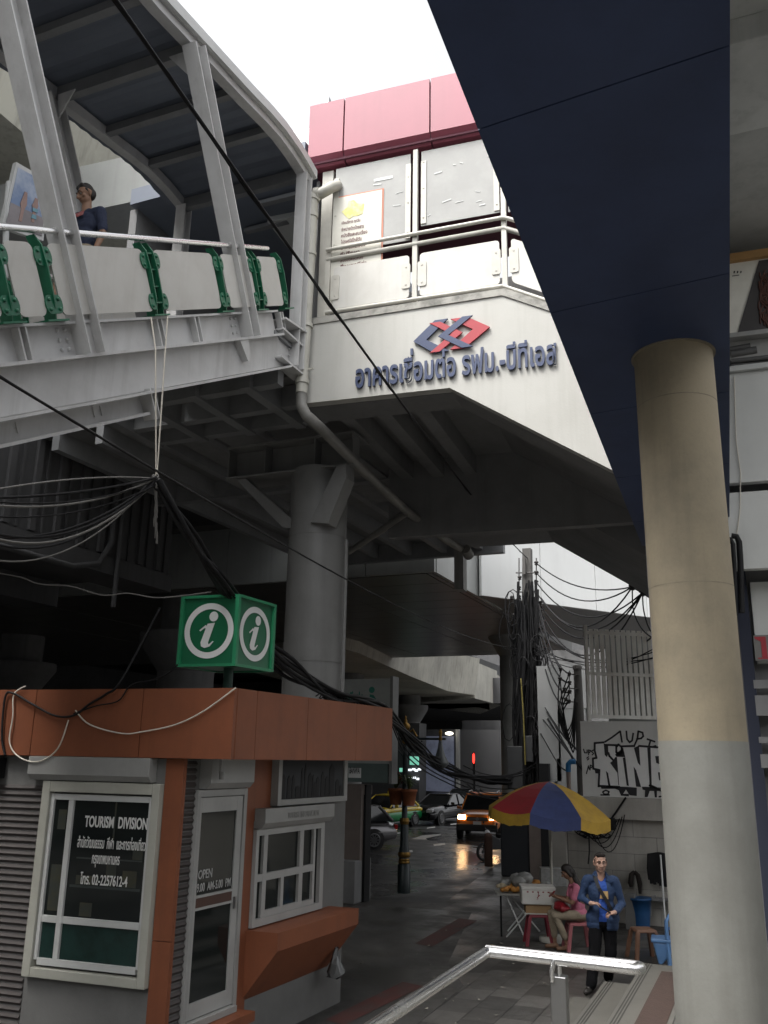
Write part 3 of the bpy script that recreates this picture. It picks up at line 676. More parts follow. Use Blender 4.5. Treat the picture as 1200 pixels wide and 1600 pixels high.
# landing corridor behind stairs
co = thing('landing_corridor', (-7, 13, 8), 'dark covered corridor behind the top of the covered stairway', 'corridor')
b = MB(); b.box(-9.2, -5.85, 10.45, 17, 8.45, 8.7); b.build('floor_slab', M['conc_dark'], co)
b = MB(); b.box(-9.2, -5.85, 10.36, 17, 12.1, 12.4); b.build('ceiling', M['roof_sheet'], co)
b = MB(); b.box(-9.3, -5.85, 16.8, 17, 8.7, 12.1); b.box(-9.3, -9.15, 10.5, 16.8, 8.7, 12.1); b.build('wall', M['conc_dark'], co)
for x in (-7.2, -6.6):
    b = MB(); b.box(x - .5, x + .35, 11.0 - (x + 6.6), 11.1 - (x + 6.6), 11.98, 12.05); b.build('light_fitting', M['under_steel'], co)
# frame grid under the landing + platform slab behind it
b = MB()
for y in (9.9, 10.7, 11.35): b.box(-9.2, -5.85, y, y + .16, 8.1, 8.44)
for x in (-9.1, -8.2, -7.3, -6.4): b.box(x, x + .16, 9.8, 11.5, 8.06, 8.43)
b.build('floor_frame', M['under_steel'], co)
# ================================================================ steel pier under the landing
t = thing('steel_pier', (-6.27, 12.1, 0), 'grey round steel pier with a T-shaped crossbeam and knee braces under the landing', 'pier')
dm('pier_steel', (.20, .20, .195), .5, dirt=(.11, .11, .105), amt=.5, scale=1.2, streak=.3)
b = MB(); b.lathe((-6.27, 12.1, 0), [(.455, 0), (.455, 7.5)], 48); 
for z in (4.45, 6.4): b.lathe((-6.27, 12.1, 0), [(.462, z), (.462, z + .03)], 48)
b.build('shaft', M['pier_steel'], t)
b = MB(); b.box(-7.8, -5.5, 11.7, 12.3, 7.44, 7.47); b.box(-7.8, -5.5, 11.7, 12.3, 7.96, 7.99); b.box(-7.78, -5.52, 11.95, 11.97, 7.472, 7.958)
for x in (-7.78, -7.1, -6.2, -5.54): b.box(x, x + .02, 11.72, 11.949, 7.472, 7.958)
b.build('crossbeam', M['pier_steel'], t)
b = MB(); b.prism([V((-7.45, 11.75, 7.43)), V((-7.62, 11.75, 7.43)), V((-6.72, 11.75, 6.55)), V((-6.45, 11.75, 6.5)), V((-6.5, 11.75, 6.62))], (0, .25, 0))
b.prism([V((-5.58, 11.6, 7.43)), V((-5.72, 11.6, 7.43)), V((-6.15, 11.6, 6.55)), V((-5.85, 11.6, 6.5)), V((-5.56, 11.6, 7.2))], (0, .3, 0)); b.build('knee_brace', M['pier_steel'], t)
# conduit beside the pier
b = MB(); b.tube([V((-5.76, 12.1, 0)), V((-5.76, 12.1, 6.35))], .03, 8); tag(b.build('thin_conduit', M['pier_steel']), 'thin vertical conduit against the round steel pier', 'conduit')
# ================================================================ downpipe
t = thing('downpipe', G(-.1, -.1, 8), 'cream plastic downpipe at the left corner of the white building, bending away under it', 'pipe')
def gp3(x, y, b): p = GP(x, y, b); return G(p.x, b, p.z)
path = [gp3(528, 290, .1), gp3(519, 292, -.03), gp3(500, 303, -.13), gp3(491, 304, -.14), gp3(488, 318, -.14), gp3(484, 400, -.14), gp3(478, 500, -.14), gp3(471, 615, -.14)]
b = MB(); b.tube(path, .085, 16)
b.build('upper_pipe', M['pvc'], t)
p2 = [gp3(471, 615, -.14), gp3(471, 634, -.12), atZ(478, 648, 7.72), atZ(500, 668, 7.66), atZ(560, 728, 7.5), atZ(632, 796, 7.36), atZ(700, 845, 7.25), atZ(735, 866, 7.2)]
b = MB(); b.tube(p2, .08, 16); b.tube([atZ(727, 858, 7.2), atZ(733, 868, 7.12)], .105, 14); b.tube([atZ(545, 862, 7.0), atZ(600, 826, 7.2), atZ(634, 802, 7.3)], .06, 12); b.build('lower_pipe', mat('pvc_dark', (.22, .215, .20), .5, dirt=(.10, .10, .09), amt=.6, scale=3), t)  # lower pipe in a darker, mottled grey than the upper one
b = MB()
for i in (2, 3, 4): b.tube([path[i] + (path[i + 1] - path[i]) * .2, path[i] + (path[i + 1] - path[i]) * .2 + (path[i + 1] - path[i]).normalized() * .07], .1, 16)
for (x, y) in ((484, 400), (478, 512), (472, 600)):
    c = gp3(x, y, -.14); b.lathe(c, [(.1, 0), (.1, .06)], 16); 
b.box(path[6].x - .16, path[6].x + .16, path[6].y - .01, path[6].y + .01, path[7].z + .35, path[7].z + .38)
b.build('collar', M['pvc'], t)
# ================================================================ tourism kiosk
K = Fr((-5.0, 7.94, 0), (-.9973, -.0732, 0), (.047, .9989, 0))
E1n = -K.e1  # toward the right
ki = thing('tourism_kiosk', K(1.2, 1.8, 0), 'orange and grey tourism information kiosk with deep orange fascia', 'kiosk')
DA, DB = 5.0, 3.85
b = MB(); b.fb(K, .62, DA, .115, DB - .1, 0, 3.04); b.build('wall', M['plaster'], ki)
# fascia panels
def fpanels(axis, cuts):
    for i in range(len(cuts) - 1):
        b = MB()
        if axis == 0: b.fb(K, cuts[i] + .005, cuts[i + 1] - .005, 0, .05, 3.05, 3.76)
        else: b.fb(K, 0, .05, cuts[i] + .004, cuts[i + 1] - .004, 3.05, 3.76)
        b.build('fascia_panel', M['orange'], ki)
fpanels(0, [0, 1.09, 2.47, 3.85, 5.0]); fpanels(1, [.055, .42, 1.5, 2.75, 3.85])
b = MB(); b.fb(K, .03, DA, .03, DB - .03, 3.06, 3.72); b.build('roof', mat('fascia_joint', (.20, .19, .18), .8, amt=.3), ki)
# orange column at the corner
b = MB(); b.fb(K, .60, .81, .09, .114, .0, 1.3); b.fb(K, .60, .81, .09, .114, 1.307, 3.045); b.build('corner_column', M['orange'], ki)
b = MB(); b.fb(K, .595, .619, .115, .14, 0, 3.045); b.build('corner_trim', M['orange'], ki)
# ribbed dark cladding at far left and by the door
def ribs(b, fr, a0, a1, z0, z1, bb, n, axis):
    h = (z1 - z0) / n
    for i in range(n):
        z = z0 + i * h
        if axis == 0: b.prism([fr(a0, bb, z + .008), fr(a0, bb - .022, z + h * .5), fr(a0, bb, z + h - .004)], (fr(a1, 0, 0) - fr(a0, 0, 0)))
        else: b.prism([fr(bb, a0, z + .008), fr(bb - .022, a0, z + h * .5), fr(bb, a0, z + h - .004)], (fr(0, a1, 0) - fr(0, a0, 0)))
b = MB(); ribs(b, K, 2.31, DA, .3, 2.74, .112, 36, 0); b.build('ribbed_cladding', M['dark_ribs'], ki)
b = MB(); ribs(b, K, .145, .325, .2, 3.03, .619, 40, 1); b.build('ribbed_cladding', M['dark_ribs'], ki)
# roller shutter housing
def housing(b, front, a0, a1, z0, z1, out, base):
    pr_ = [(base, z0), (base - out + .05, z0), (base - out, z0 + .06), (base - out, z1), (base, z1)]
    if front: b.prism([K(a0, q, z) for q, z in pr_], K.e1 * (a1 - a0))
    else: b.prism([K(q, a0, z) for q, z in pr_], K.e2 * (a1 - a0))
b = MB(); housing(b, True, .93, 2.46, 2.80, 3.045, .13, .113); b.build('shutter_housing', M['shutter'], ki, bevel=.006)
# front window: outer frame, sashes, panes
wn = None
b = MB()
for (a0, a1, z0, z1) in ((.82, .91, .87, 2.79), (2.18, 2.28, .87, 2.79), (.912, 2.178, .87, .96), (.912, 2.178, 2.68, 2.79)): b.fb(K, a0, a1, .03, .114, z0, z1)
wn = b.build('window', M['frame_cream'], ki, bevel=.006)
b = MB()
for (a0, a1, z0, z1) in ((.912, .955, 1.03, 2.66), (2.135, 2.178, 1.03, 2.66), (.957, 2.133, .985, 1.05), (.957, 2.133, 2.60, 2.66), (1.885, 1.945, 1.052, 2.598), (.957, 1.883, 1.39, 1.455), (1.947, 2.133, 1.39, 1.455)): b.fb(K, a0, a1, .06, .112, z0, z1)
b.build('sash', M['frame_white'], wn, bevel=.003)
for (a0, a1, z0, z1, g) in ((.955, 1.885, 1.45, 2.6, 'glass_dark'), (1.945, 2.135, 1.45, 2.6, 'glass_dark'), (.955, 1.885, 1.05, 1.395, 'glass_green'), (1.945, 2.135, 1.05, 1.395, 'glass_green')):
    b = MB(); b.fb(K, a0, a1, .088, .1, z0, z1); b.build('pane', M[g], wn)
b = MB()
for (a0, a1, z0, z1) in ((1.05, 1.22, 1.77, 1.93), (1.3, 1.42, 1.77, 1.98), (1.5, 1.78, 1.77, 1.86), (1.36, 1.38, 2.2, 2.6), (1.0, 1.12, 2.04, 2.2), (1.55, 1.7, 1.47, 1.6), (1.97, 2.10, 1.5, 1.95), (1.98, 2.08, 2.3, 2.5)): b.fb(K, a0, a1, .0868, .0874, z0, z1)
o = b.build('interior_clutter', mat('dim_clutter', (.030, .036, .030), .7, dirt=(.05, .045, .02), amt=.9, scale=9), wn); o['kind'] = 'stuff'  # flat shapes on the pane, the room's dimness put into the colour
# flat shelf strips on the pane, indoor dimness put into their colour
b = MB(); b.fb(K, 1.0, 1.85, .0875, .0885, 1.74, 1.765); b.fb(K, 1.0, 1.80, .0875, .0885, 2.02, 2.035); b.build('shelf', mat('dim_shelf', (.035, .045, .042), .6, amt=.4, scale=5), wn)
def ktext(body, a_left, z, wd, ht, off=0.0, mt='letter_white'):
    return text_bm(body, K(a_left, .083, z), E1n, V((0, 0, 1)), wd, ht, .004, wn, 'lettering', M[mt], offset=off)
ktext('TOURISM  DIVISION', 1.735, 2.335, .765, .115, .022)
ktext('สำนักวัฒนธรรม  กีฬา  และการท่องเที่ยว', 1.80, 2.13, .83, .125, .012)
ktext('กรุงเทพมหานคร', 1.60, 1.945, .335, .12, .012)
ktext('โทร. 02-2257612-4', 1.72, 1.775, .57, .12, .014)
# ------- door side
def kr(b, b0, b1, z0, z1, o0, o1=.0): b.fb(K, .62 - o0, .62 - o1, b0, b1, z0, z1)
b = MB(); kr(b, .33, .38, .5, 2.73, .05); kr(b, 1.19, 1.25, .5, 2.73, .05); kr(b, .382, 1.188, 2.66, 2.73, .05); kr(b, .382, 1.188, .46, .52, .1); b.build('door_frame', M['shutter'], ki)
b = MB(); kr(b, .385, .43, .53, 2.65, .035); kr(b, 1.08, 1.185, .53, 2.65, .035); kr(b, .432, 1.078, 2.5, 2.65, .035); kr(b, .432, 1.078, .53, .68, .035); kr(b, .432, 1.078, 1.66, 1.685, .035); kr(b, .432, 1.078, 1.54, 1.565, .035); 
dr = b.build('door', M['frame_side_shaded'], ki)
b = MB(); kr(b, .432, 1.078, 1.567, 1.658, .03); b.build('door_rail', mat('rail_brown', (.07, .03, .02), .5, amt=.3), dr)
for z0, z1 in ((.682, 1.538), (1.687, 2.498)):
    b = MB(); kr(b, .432, 1.078, z0, z1, .02, .008); b.build('pane', M['glass_dark'], dr)
b = MB(); kr(b, 1.10, 1.13, 1.48, 1.6, .06, .036); b.build('handle', M['steel_brushed'], dr)
text_bm('OPEN', K(.597, .46, 1.84), K.e2, V((0, 0, 1)), .24, .09, .003, dr, 'lettering', M['letter_grey'], offset=.008)
text_bm('9.00  AM-5.00  PM', K(.597, .45, 1.715), K.e2, V((0, 0, 1)), .60, .085, .003, dr, 'lettering', M['letter_grey'], offset=.008)
b = MB(); kr(b, .36, 1.30, .36, .455, .25); b.build('door_step', M['orange'], ki)
b = MB(); housing(b, False, .40, 1.22, 2.74, 3.045, .14, .618); b.build('shutter_housing', M['shutter'], ki)
b = MB(); kr(b, 1.26, 1.44, 0, 3.045, .03); kr(b, 1.44, 1.80, 2.36, 3.045, .025); b.build('pilaster', M['orange'], ki)
b = MB(); b.fb(K, .40, .43, .45, .50, 2.9, 3.05); b.lathe(K(.40, .47, 2.84), [(.03, 0), (.035, .05), (.02, .08)], 12); tag(b.build('security_camera', M['shutter'], ki))
# side window
b = MB()
for (b0, b1, z0, z1) in ((1.45, 1.51, 1.23, 2.27), (2.96, 3.05, 1.23, 2.27), (1.512, 2.958, 1.23, 1.31), (1.512, 2.958, 2.2, 2.27)): kr(b, b0, b1, z0, z1, .07)
w2 = b.build('window', M['frame_side_shaded'], ki)
b = MB()
for (b0, b1, z0, z1) in ((1.64, 1.72, 1.312, 2.198), (2.46, 2.55, 1.312, 2.198), (2.80, 2.85, 1.312, 2.198), (1.512, 1.638, 1.70, 1.78), (1.722, 2.458, 1.70, 1.78), (2.552, 2.798, 1.70, 1.78), (2.05, 2.11, 1.38, 1.698), (1.722, 2.458, 1.312, 1.378), (2.552, 2.798, 1.312, 1.37)): kr(b, b0, b1, z0, z1, .055, .01)
b.build('sash', M['frame_side_shaded'], w2)
b = MB(); kr(b, 1.51, 2.96, 1.31, 2.2, .02, .005); b.build('pane', M['glass_dark'], w2)
b = MB(); housing(b, False, 1.46, 3.12, 2.28, 2.50, .16, .618); b.build('shutter_housing', M['shutter'], ki)
text_bm('TOURIST INFORMATION', K(.455, 1.95, 2.37), K.e2, V((0, 0, 1)), .75, .07, .003, ki, 'lettering', mat('faded_letter', (.28, .28, .27), .6, amt=.2), offset=.01)
# dark picture window above
b = MB()
for (b0, b1, z0, z1) in ((1.78, 1.86, 2.52, 3.045), (3.46, 3.55, 2.52, 3.045), (1.862, 3.458, 2.52, 2.585)): kr(b, b0, b1, z0, z1, .12)
pw = b.build('picture_window', M['shutter'], ki)
b = MB(); kr(b, 1.862, 3.458, 2.587, 3.045, .10, .04); b.build('pane', mat('skyline_pane', (.028, .031, .035), .7, dirt=(.012, .014, .016), amt=.6, scale=3), pw)
b = MB(); rnd = random.Random(11); x = 1.88
while x < 3.40:
    wd = rnd.uniform(.04, .13); hh = rnd.uniform(.12, .42)
    b.prism([K(.517, x, 2.59), K(.517, x + wd, 2.59), K(.517, x + wd, 2.59 + hh * .85), K(.517, x + wd * .5, 2.59 + hh), K(.517, x, 2.59 + hh * .85)], K.e1 * -.003); x += wd + rnd.uniform(0, .05)
b.build('skyline_silhouette', M['black'], pw)
# slanted counter ledge
b = MB(); b.prism([K(.615, 1.40, 1.215), K(.20, 1.40, 1.215), K(.20, 1.40, 1.03), K(.615, 1.40, .50)], K.e2 * 1.95); b.build('ledge', M['orange'], ki)
# meter box and cables at the left end of the front
b = MB(); b.fb(K, 2.86, 3.10, -.02, .10, 2.80, 3.02); b.fb(K, 3.12, 3.4, -.05, .09, 2.86, 3.03); b.build('junction_box', M['cable'], ki, bevel=.008)
b = MB()
for k in range(5): b.tube([K(3.0 + .03 * k, .02, 2.80), K(3.0 + .035 * k, -.03, 2.62), K(3.1 + .05 * k, -.02, 2.5), K(3.4, 0, 2.42)], .014, 6)
b.build('box_cable', M['cable'], ki)
# ================================================================ information cube
c_ = atD(370, 985, 9.62); Q = Fr((c_.x, c_.y, 0), K.e1, K.e2)
ic = thing('information_sign', Q(.32, .4, 3.76), 'green cube sign with white letter i in a ring on the kiosk roof', 'sign')
zb, zt_ = 4.02, 4.80; wa, wb = .70, .74
b = MB(); b.fb(Q, .015, wa - .015, .015, wb - .015, zb + .012, zt_ - .012); b.build('box', M['sign_green'], ic)
b = MB(); e = .028
for (a0, a1, b0, b1) in ((-e / 2, e, -e / 2, e), (wa - e, wa + e / 2, -e / 2, e), (-e / 2, e, wb - e, wb + e / 2), (wa - e, wa + e / 2, wb - e, wb + e / 2)): b.fb(Q, a0, a1, b0, b1, zb, zt_)
for (z0, z1) in ((zb - .003, zb + e), (zt_ - e, zt_ + .003)):
    b.fb(Q, e + .001, wa - e - .001, -e / 2, e, z0, z1); b.fb(Q, e + .001, wa - e - .001, wb - e, wb + e / 2, z0, z1); b.fb(Q, -e / 2, e, e + .001, wb - e - .001, z0, z1); b.fb(Q, wa - e, wa + e / 2, e + .001, wb - e - .001, z0, z1)
b.build('frame', mat('frame_green', (.02, .22, .10), .4, dirt=(.03, .12, .06), amt=.4, scale=6), ic)
dm('sign_white', (.72, .73, .72), .5, amt=.12)
def ring(face):
    b = MB(); zc = (zb + zt_) / 2; half = (wa if face == 0 else wb) / 2; r1, r0 = .305, .238; n = 48
    P_ = (lambda u, z: Q(half - u, .008, z)) if face == 0 else (lambda u, z: Q(.008, half + u, z))
    for k in range(n):
        a, a2 = 2 * math.pi * k / n, 2 * math.pi * (k + 1) / n
        b.f([P_(r0 * math.cos(a), zc + r0 * math.sin(a)), P_(r1 * math.cos(a), zc + r1 * math.sin(a)), P_(r1 * math.cos(a2), zc + r1 * math.sin(a2)), P_(r0 * math.cos(a2), zc + r0 * math.sin(a2))])
    def sh(pts): b.f([P_(u, zc + z) for u, z in pts])
    sh([(.05 + .055 * math.cos(2 * math.pi * k / 20), .155 + .055 * math.sin(2 * math.pi * k / 20)) for k in range(20)])
    # slanted serif i
    L_ = [(-.115, .02), (-.06, .062), (.02, .085), (.075, .08)]
    sh([(-.12, .005), (-.105, -.006), (-.055, .03), (-.045, .025), (-.02, .045), (-.045, .062)]); sh([(-.045, .025), (.005, .05), (.07, .085), (-.02, .076)])
    sh([(-.035, .04), (.07, .085), (.0, -.13), (-.095, -.13)]); sh([(-.095, -.13), (.0, -.13), (.005, -.15), (-.085, -.17)]); sh([(-.085, -.17), (.005, -.15), (.02, -.145), (.055, -.115), (.07, -.12), (.02, -.175), (-.04, -.19)])
    b.build('emblem', M['sign_white'], ic)
ring(0); ring(1)
b = MB(); b.tube([Q(.30, .35, 3.70), Q(.30, .35, zb + .01)], .055, 14); b.build('post', mat('post_green', (.01, .05, .035), .5, amt=.3), ic)

# ================================================================ elevated masses
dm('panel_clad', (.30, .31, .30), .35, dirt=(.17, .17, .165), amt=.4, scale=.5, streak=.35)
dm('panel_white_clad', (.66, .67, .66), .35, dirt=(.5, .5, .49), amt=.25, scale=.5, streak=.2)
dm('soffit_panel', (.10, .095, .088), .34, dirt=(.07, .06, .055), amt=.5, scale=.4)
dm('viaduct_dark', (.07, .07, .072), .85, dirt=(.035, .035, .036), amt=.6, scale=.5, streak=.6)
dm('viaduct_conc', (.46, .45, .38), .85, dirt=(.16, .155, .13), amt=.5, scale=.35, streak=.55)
va = thing('elevated_viaduct', (-25, 20, 6.6), 'dark elevated railway viaduct with ribbed side beams filling the left behind the cables', 'viaduct')
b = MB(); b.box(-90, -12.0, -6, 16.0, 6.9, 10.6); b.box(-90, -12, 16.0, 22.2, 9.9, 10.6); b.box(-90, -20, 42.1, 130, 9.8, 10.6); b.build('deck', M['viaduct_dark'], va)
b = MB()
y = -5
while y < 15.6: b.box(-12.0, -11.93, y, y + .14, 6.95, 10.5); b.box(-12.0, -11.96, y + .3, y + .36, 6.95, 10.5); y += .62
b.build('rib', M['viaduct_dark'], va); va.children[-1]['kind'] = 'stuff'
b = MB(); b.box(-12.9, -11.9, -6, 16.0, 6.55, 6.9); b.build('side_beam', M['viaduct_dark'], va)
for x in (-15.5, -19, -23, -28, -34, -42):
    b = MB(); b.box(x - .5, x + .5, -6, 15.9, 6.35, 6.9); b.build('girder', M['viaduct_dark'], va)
b = MB(); b.tube([V((-11.9, 13.9, 9.8)), V((-11.88, 13.9, 7.2)), V((-11.9, 13.6, 6.7)), V((-11.9, 12.9, 6.5)), V((-11.9, 6, 6.5))], .06, 10); b.tube([V((-11.85, 14.1, 9.8)), V((-11.85, 14.1, 5.9))], .05, 10); b.build('drain_pipe', M['viaduct_dark'], va)
# upper guideway girder seen above the stairway
t = thing('guideway_girder', (-14, 10, 15), 'pale weathered concrete railway girder high behind the stairway roof', 'girder')
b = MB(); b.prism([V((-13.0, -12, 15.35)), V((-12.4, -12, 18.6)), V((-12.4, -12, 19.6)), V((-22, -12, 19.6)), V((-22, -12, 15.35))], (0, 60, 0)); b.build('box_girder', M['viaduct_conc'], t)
b = MB()
for y in (2, 8.6, 15.2, 21.8): b.hexa([V((-13.0 + .02, y, 15.36)), V((-12.38, y, 18.6)), V((-12.38, y + .04, 18.6)), V((-12.98, y + .04, 15.36)), V((-13.1, y, 15.36)), V((-12.6, y, 18.6)), V((-12.6, y + .04, 18.6)), V((-13.1, y + .04, 15.36))])
b.build('segment_joint', M['conc_dark'], t)
b = MB(); b.prism([V((-20, 11.2, 13.5)), V((-9.3, 12.0, 13.5)), V((-9.3, 12.0, 14.6)), V((-20, 11.2, 14.6))], (0, .9, 0)); tag(b.build('cross_beam', M['panel_clad']), 'smooth grey cross beam behind the walking person and the stairway roof', 'beam')
b = MB(); b.box(-40, -8.4, 22.6, 36, 9.8, 15.5); tag(b.build('station_block', M['viaduct_dark']), 'dark station mass above the concourse behind the covered stairway', 'building')
pf = thing('raised_platform', (-9, 16, 8.6), 'dark raised platform with joists running along the street behind the pier crossbeam', 'platform')
b = MB(); b.box(-12.0, -5.9, 11.7, 22.1, 8.75, 9.1); b.build('slab', M['conc_dark'], pf)
for x in (-11.6, -10.6, -9.6, -8.6, -7.6, -6.6):
    b = MB(); b.box(x, x + .16, 11.7, 22.1, 8.4, 8.749); b.build('joist', M['under_steel'], pf)
for (y0, z0) in ((15.3, 8.38), (21.9, 8.3)):
    b = MB(); b.box(-12.0, -5.9, y0, y0 + .2, z0, 8.748); b.build('crossbeam', M['under_steel'], pf)
# concourse A
ca = thing('station_concourse', (-15, 30, 8), 'grey panel clad station concourse with brownish soffit spanning the street behind the steel pier', 'concourse')
xc = [-60, -20, -17.2, -14.6, -12.2, -10.0, -7.93]
for i in range(len(xc) - 1):
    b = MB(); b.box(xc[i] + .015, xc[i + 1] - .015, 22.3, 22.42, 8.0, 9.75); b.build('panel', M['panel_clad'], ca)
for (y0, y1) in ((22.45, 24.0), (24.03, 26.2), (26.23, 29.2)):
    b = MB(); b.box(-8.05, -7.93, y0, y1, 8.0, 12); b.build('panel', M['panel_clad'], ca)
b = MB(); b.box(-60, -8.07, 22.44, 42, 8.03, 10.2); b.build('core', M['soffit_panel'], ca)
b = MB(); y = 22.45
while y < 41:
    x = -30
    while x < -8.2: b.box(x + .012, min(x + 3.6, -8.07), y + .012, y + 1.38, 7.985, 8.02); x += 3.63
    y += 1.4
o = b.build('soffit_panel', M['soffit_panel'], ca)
# concourse B: bright faces
cb = thing('station_wing', (-4, 32, 8), 'bright white panel clad station wing behind the leaning utility pole', 'building')
A0, A1, A2 = V((-7.78, 26.2, 0)), V((-3.47, 32.07, 0)), V((6, 43, 0))
def wall_run(P, Q_, n, z0, z1, mt, par, th=.12):
    d = (Q_ - P); L_ = d.length; d.normalize(); nn = V((d.y, -d.x, 0))
    for i in range(n):
        p = P + d * (L_ * i / n + .015); q = P + d * (L_ * (i + 1) / n - .015)
        b = MB(); b.prism([p + _z * z0, q + _z * z0, q + _z * z1, p + _z * z1], -nn * th); b.build('panel', mt, par)
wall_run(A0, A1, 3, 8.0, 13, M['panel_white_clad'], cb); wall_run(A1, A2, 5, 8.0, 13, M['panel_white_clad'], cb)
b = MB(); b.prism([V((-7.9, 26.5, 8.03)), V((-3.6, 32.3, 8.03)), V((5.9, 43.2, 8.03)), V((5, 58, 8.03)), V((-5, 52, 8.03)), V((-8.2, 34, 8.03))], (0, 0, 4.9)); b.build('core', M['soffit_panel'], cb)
dm('flyover', (.46, .445, .39), .85, dirt=(.10, .095, .085), amt=.6, scale=.22, streak=.5)
# concrete ramp behind
t = thing('concrete_flyover', (-18, 50, 7), 'pale stained concrete flyover curving away under the station concourse', 'flyover')
pts = [atZ(530, 1012, 7.5), atZ(560, 1020, 7.5), atZ(640, 1056, 7.5), atZ(700, 1080, 7.5), atZ(742, 1086, 7.5)]
b = MB()
for i in range(len(pts) - 1):
    p, q = pts[i], pts[i + 1]; b.hexa([p, q, q + V((-9, 3, 0)), p + V((-9, 3, 0)), p + _z * 2.6 + V((.4, 0, 0)), q + _z * 2.6 + V((.4, 0, 0)), q + _z * 2.6 + V((-9, 3, 0)), p + _z * 2.6 + V((-9, 3, 0))])
b.build('barrier', M['flyover'], t)
p = atZ(742, 1091, 7.4); q = atZ(783, 1102, 7.4)
b = MB(); b.hexa([p, q, q + V((-6, 14, 0)), p + V((-9, 6, 0)), p + _z * 2.7, q + _z * 2.7, q + _z * 2.7 + V((-6, 14, 0)), p + _z * 2.7 + V((-9, 6, 0))]); b.build('end_block', M['flyover'], t)
b = MB(); b.box(-90, -19, 70, 130, 7.4, 9.4); b.build('rear_deck', M['viaduct_dark'], t)
# round pier behind the utility pole
p = atY(808, 1200, 36)
t = thing('station_pier', (p.x, 36, -.15), 'smooth grey round pier under the concourse behind the tangled utility pole', 'pier')
b = MB(); b.lathe((p.x, 36, -.15), [(.62, 0), (.62, 8.2)], 40); b.build('shaft', M['conc_grey'], t)
b = MB(); b.lathe((p.x, 36, 7.2), [(.63, 0), (1.1, .8), (1.1, .85)], 32); b.build('capital', M['conc_grey'], t)
# closing dark street front far away
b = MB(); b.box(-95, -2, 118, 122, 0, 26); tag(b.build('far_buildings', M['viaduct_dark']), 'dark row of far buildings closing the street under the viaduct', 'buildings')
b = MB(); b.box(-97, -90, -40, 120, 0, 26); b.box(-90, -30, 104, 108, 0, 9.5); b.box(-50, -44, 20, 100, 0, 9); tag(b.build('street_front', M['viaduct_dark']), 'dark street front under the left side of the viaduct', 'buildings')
for (x, y, r_) in ((-17, 24, .9), (-21, 45, .8), (-30, 30, .9), (-24, 62, .8)):
    b = MB(); b.lathe((x, y, -.15), [(r_, 0), (r_, 6.8 if y < 21 else 8.2)], 28); b.lathe((x, y, 5.6), [(r_ + .004, 0), (r_ * 1.7, .9), (r_ * 1.7, 1.2)], 28)
    tag(b.build('viaduct_pier', M['conc_dark']), 'dark round viaduct pier standing in the street under the station', 'pier', 'dark piers under the viaduct')
# ================================================================ graffiti wall, fence, block wall
dm('graf_wall', (.74, .74, .71), .8, dirt=(.54, .54, .52), amt=.4, scale=1.2, streak=.3)
dm('block_wall', (.45, .43, .39), .85, dirt=(.24, .23, .20), amt=.6, scale=1.1, streak=.4, fine=.2)
dm('spray', (.02, .02, .022), .6, amt=.2); dm('spray_white', (.85, .85, .83), .7, dirt=(.7, .7, .69), amt=.4, scale=6)
YW = 19.4
t = thing('graffiti_wall', (-1, YW, 0), 'grey wall sprayed with black and white graffiti letters behind the food stall', 'wall')
zg0, zg1 = atY(970, 1246, YW).z, atY(970, 1127, YW).z
b = MB(); b.box(-3.62, 6, YW, YW + .3, zg0, zg1); b.build('upper_wall', M['graf_wall'], t)
b = MB(); b.box(-3.75, 6, YW - .18, YW + .3, zg0 - .42, zg0 - .002); b.build('ledge', M['block_wall'], t, bevel=.01)
b = MB(); n = 6; h = (zg0 - .43) / n; rnd = random.Random(2)
for i in range(n):
    x = -4.0 - (.45 if i % 2 else 0)
    while x < 6:
        x1 = x + .9; b.box(max(x, -3.98) + .004, x1 - .004, YW + .02 + rnd.uniform(-.002, .002), YW + .3, i * h + .004, (i + 1) * h - .004); x = x1
b.build('block_course', M['block_wall'], t, bevel=.004); t.children[-1]['kind'] = 'stuff'
b = MB(); b.box(-3.99, 6, YW + .03, YW + .28, 0, zg0 - .425); b.build('mortar', M['conc_dark'], t)
b = MB(); b.box(-4.35, -3.99, YW - .1, YW + .35, 0, zg0 - .05); b.build('end_pillar', M['block_wall'], t, bevel=.01)
def gz(x, y, o): return atY(905 + x / 8.889, 1120 + y / 8.889, YW - o)
def gfill(pts, mt, nm, o): b = MB(); b.f([gz(x, y, o) for x, y in pts]); b.build(nm, mt, t, recalc=False)
def gstroke(pts, w_, nm='graffiti_tag', o=.008):
    P2 = [gz(x, y, o) for x, y in pts]; w_ = w_ / 8.889 / 70; b = MB()
    for i in range(len(P2) - 1):
        d = (P2[i + 1] - P2[i]).normalized(); nn = V((-d.z, 0, d.x)) * w_ / 2; e = d * w_ * .3
        b.f([P2[i] - e + nn, P2[i + 1] + e + nn, P2[i + 1] + e - nn, P2[i] - e - nn])
    b.build(nm, M['spray'], t, recalc=False)
gfill([(215, 365), (600, 390), (1180, 420), (1180, 985), (290, 955), (280, 740), (195, 720), (195, 580), (240, 570)], M['spray_white'], 'graffiti_fill', .004)
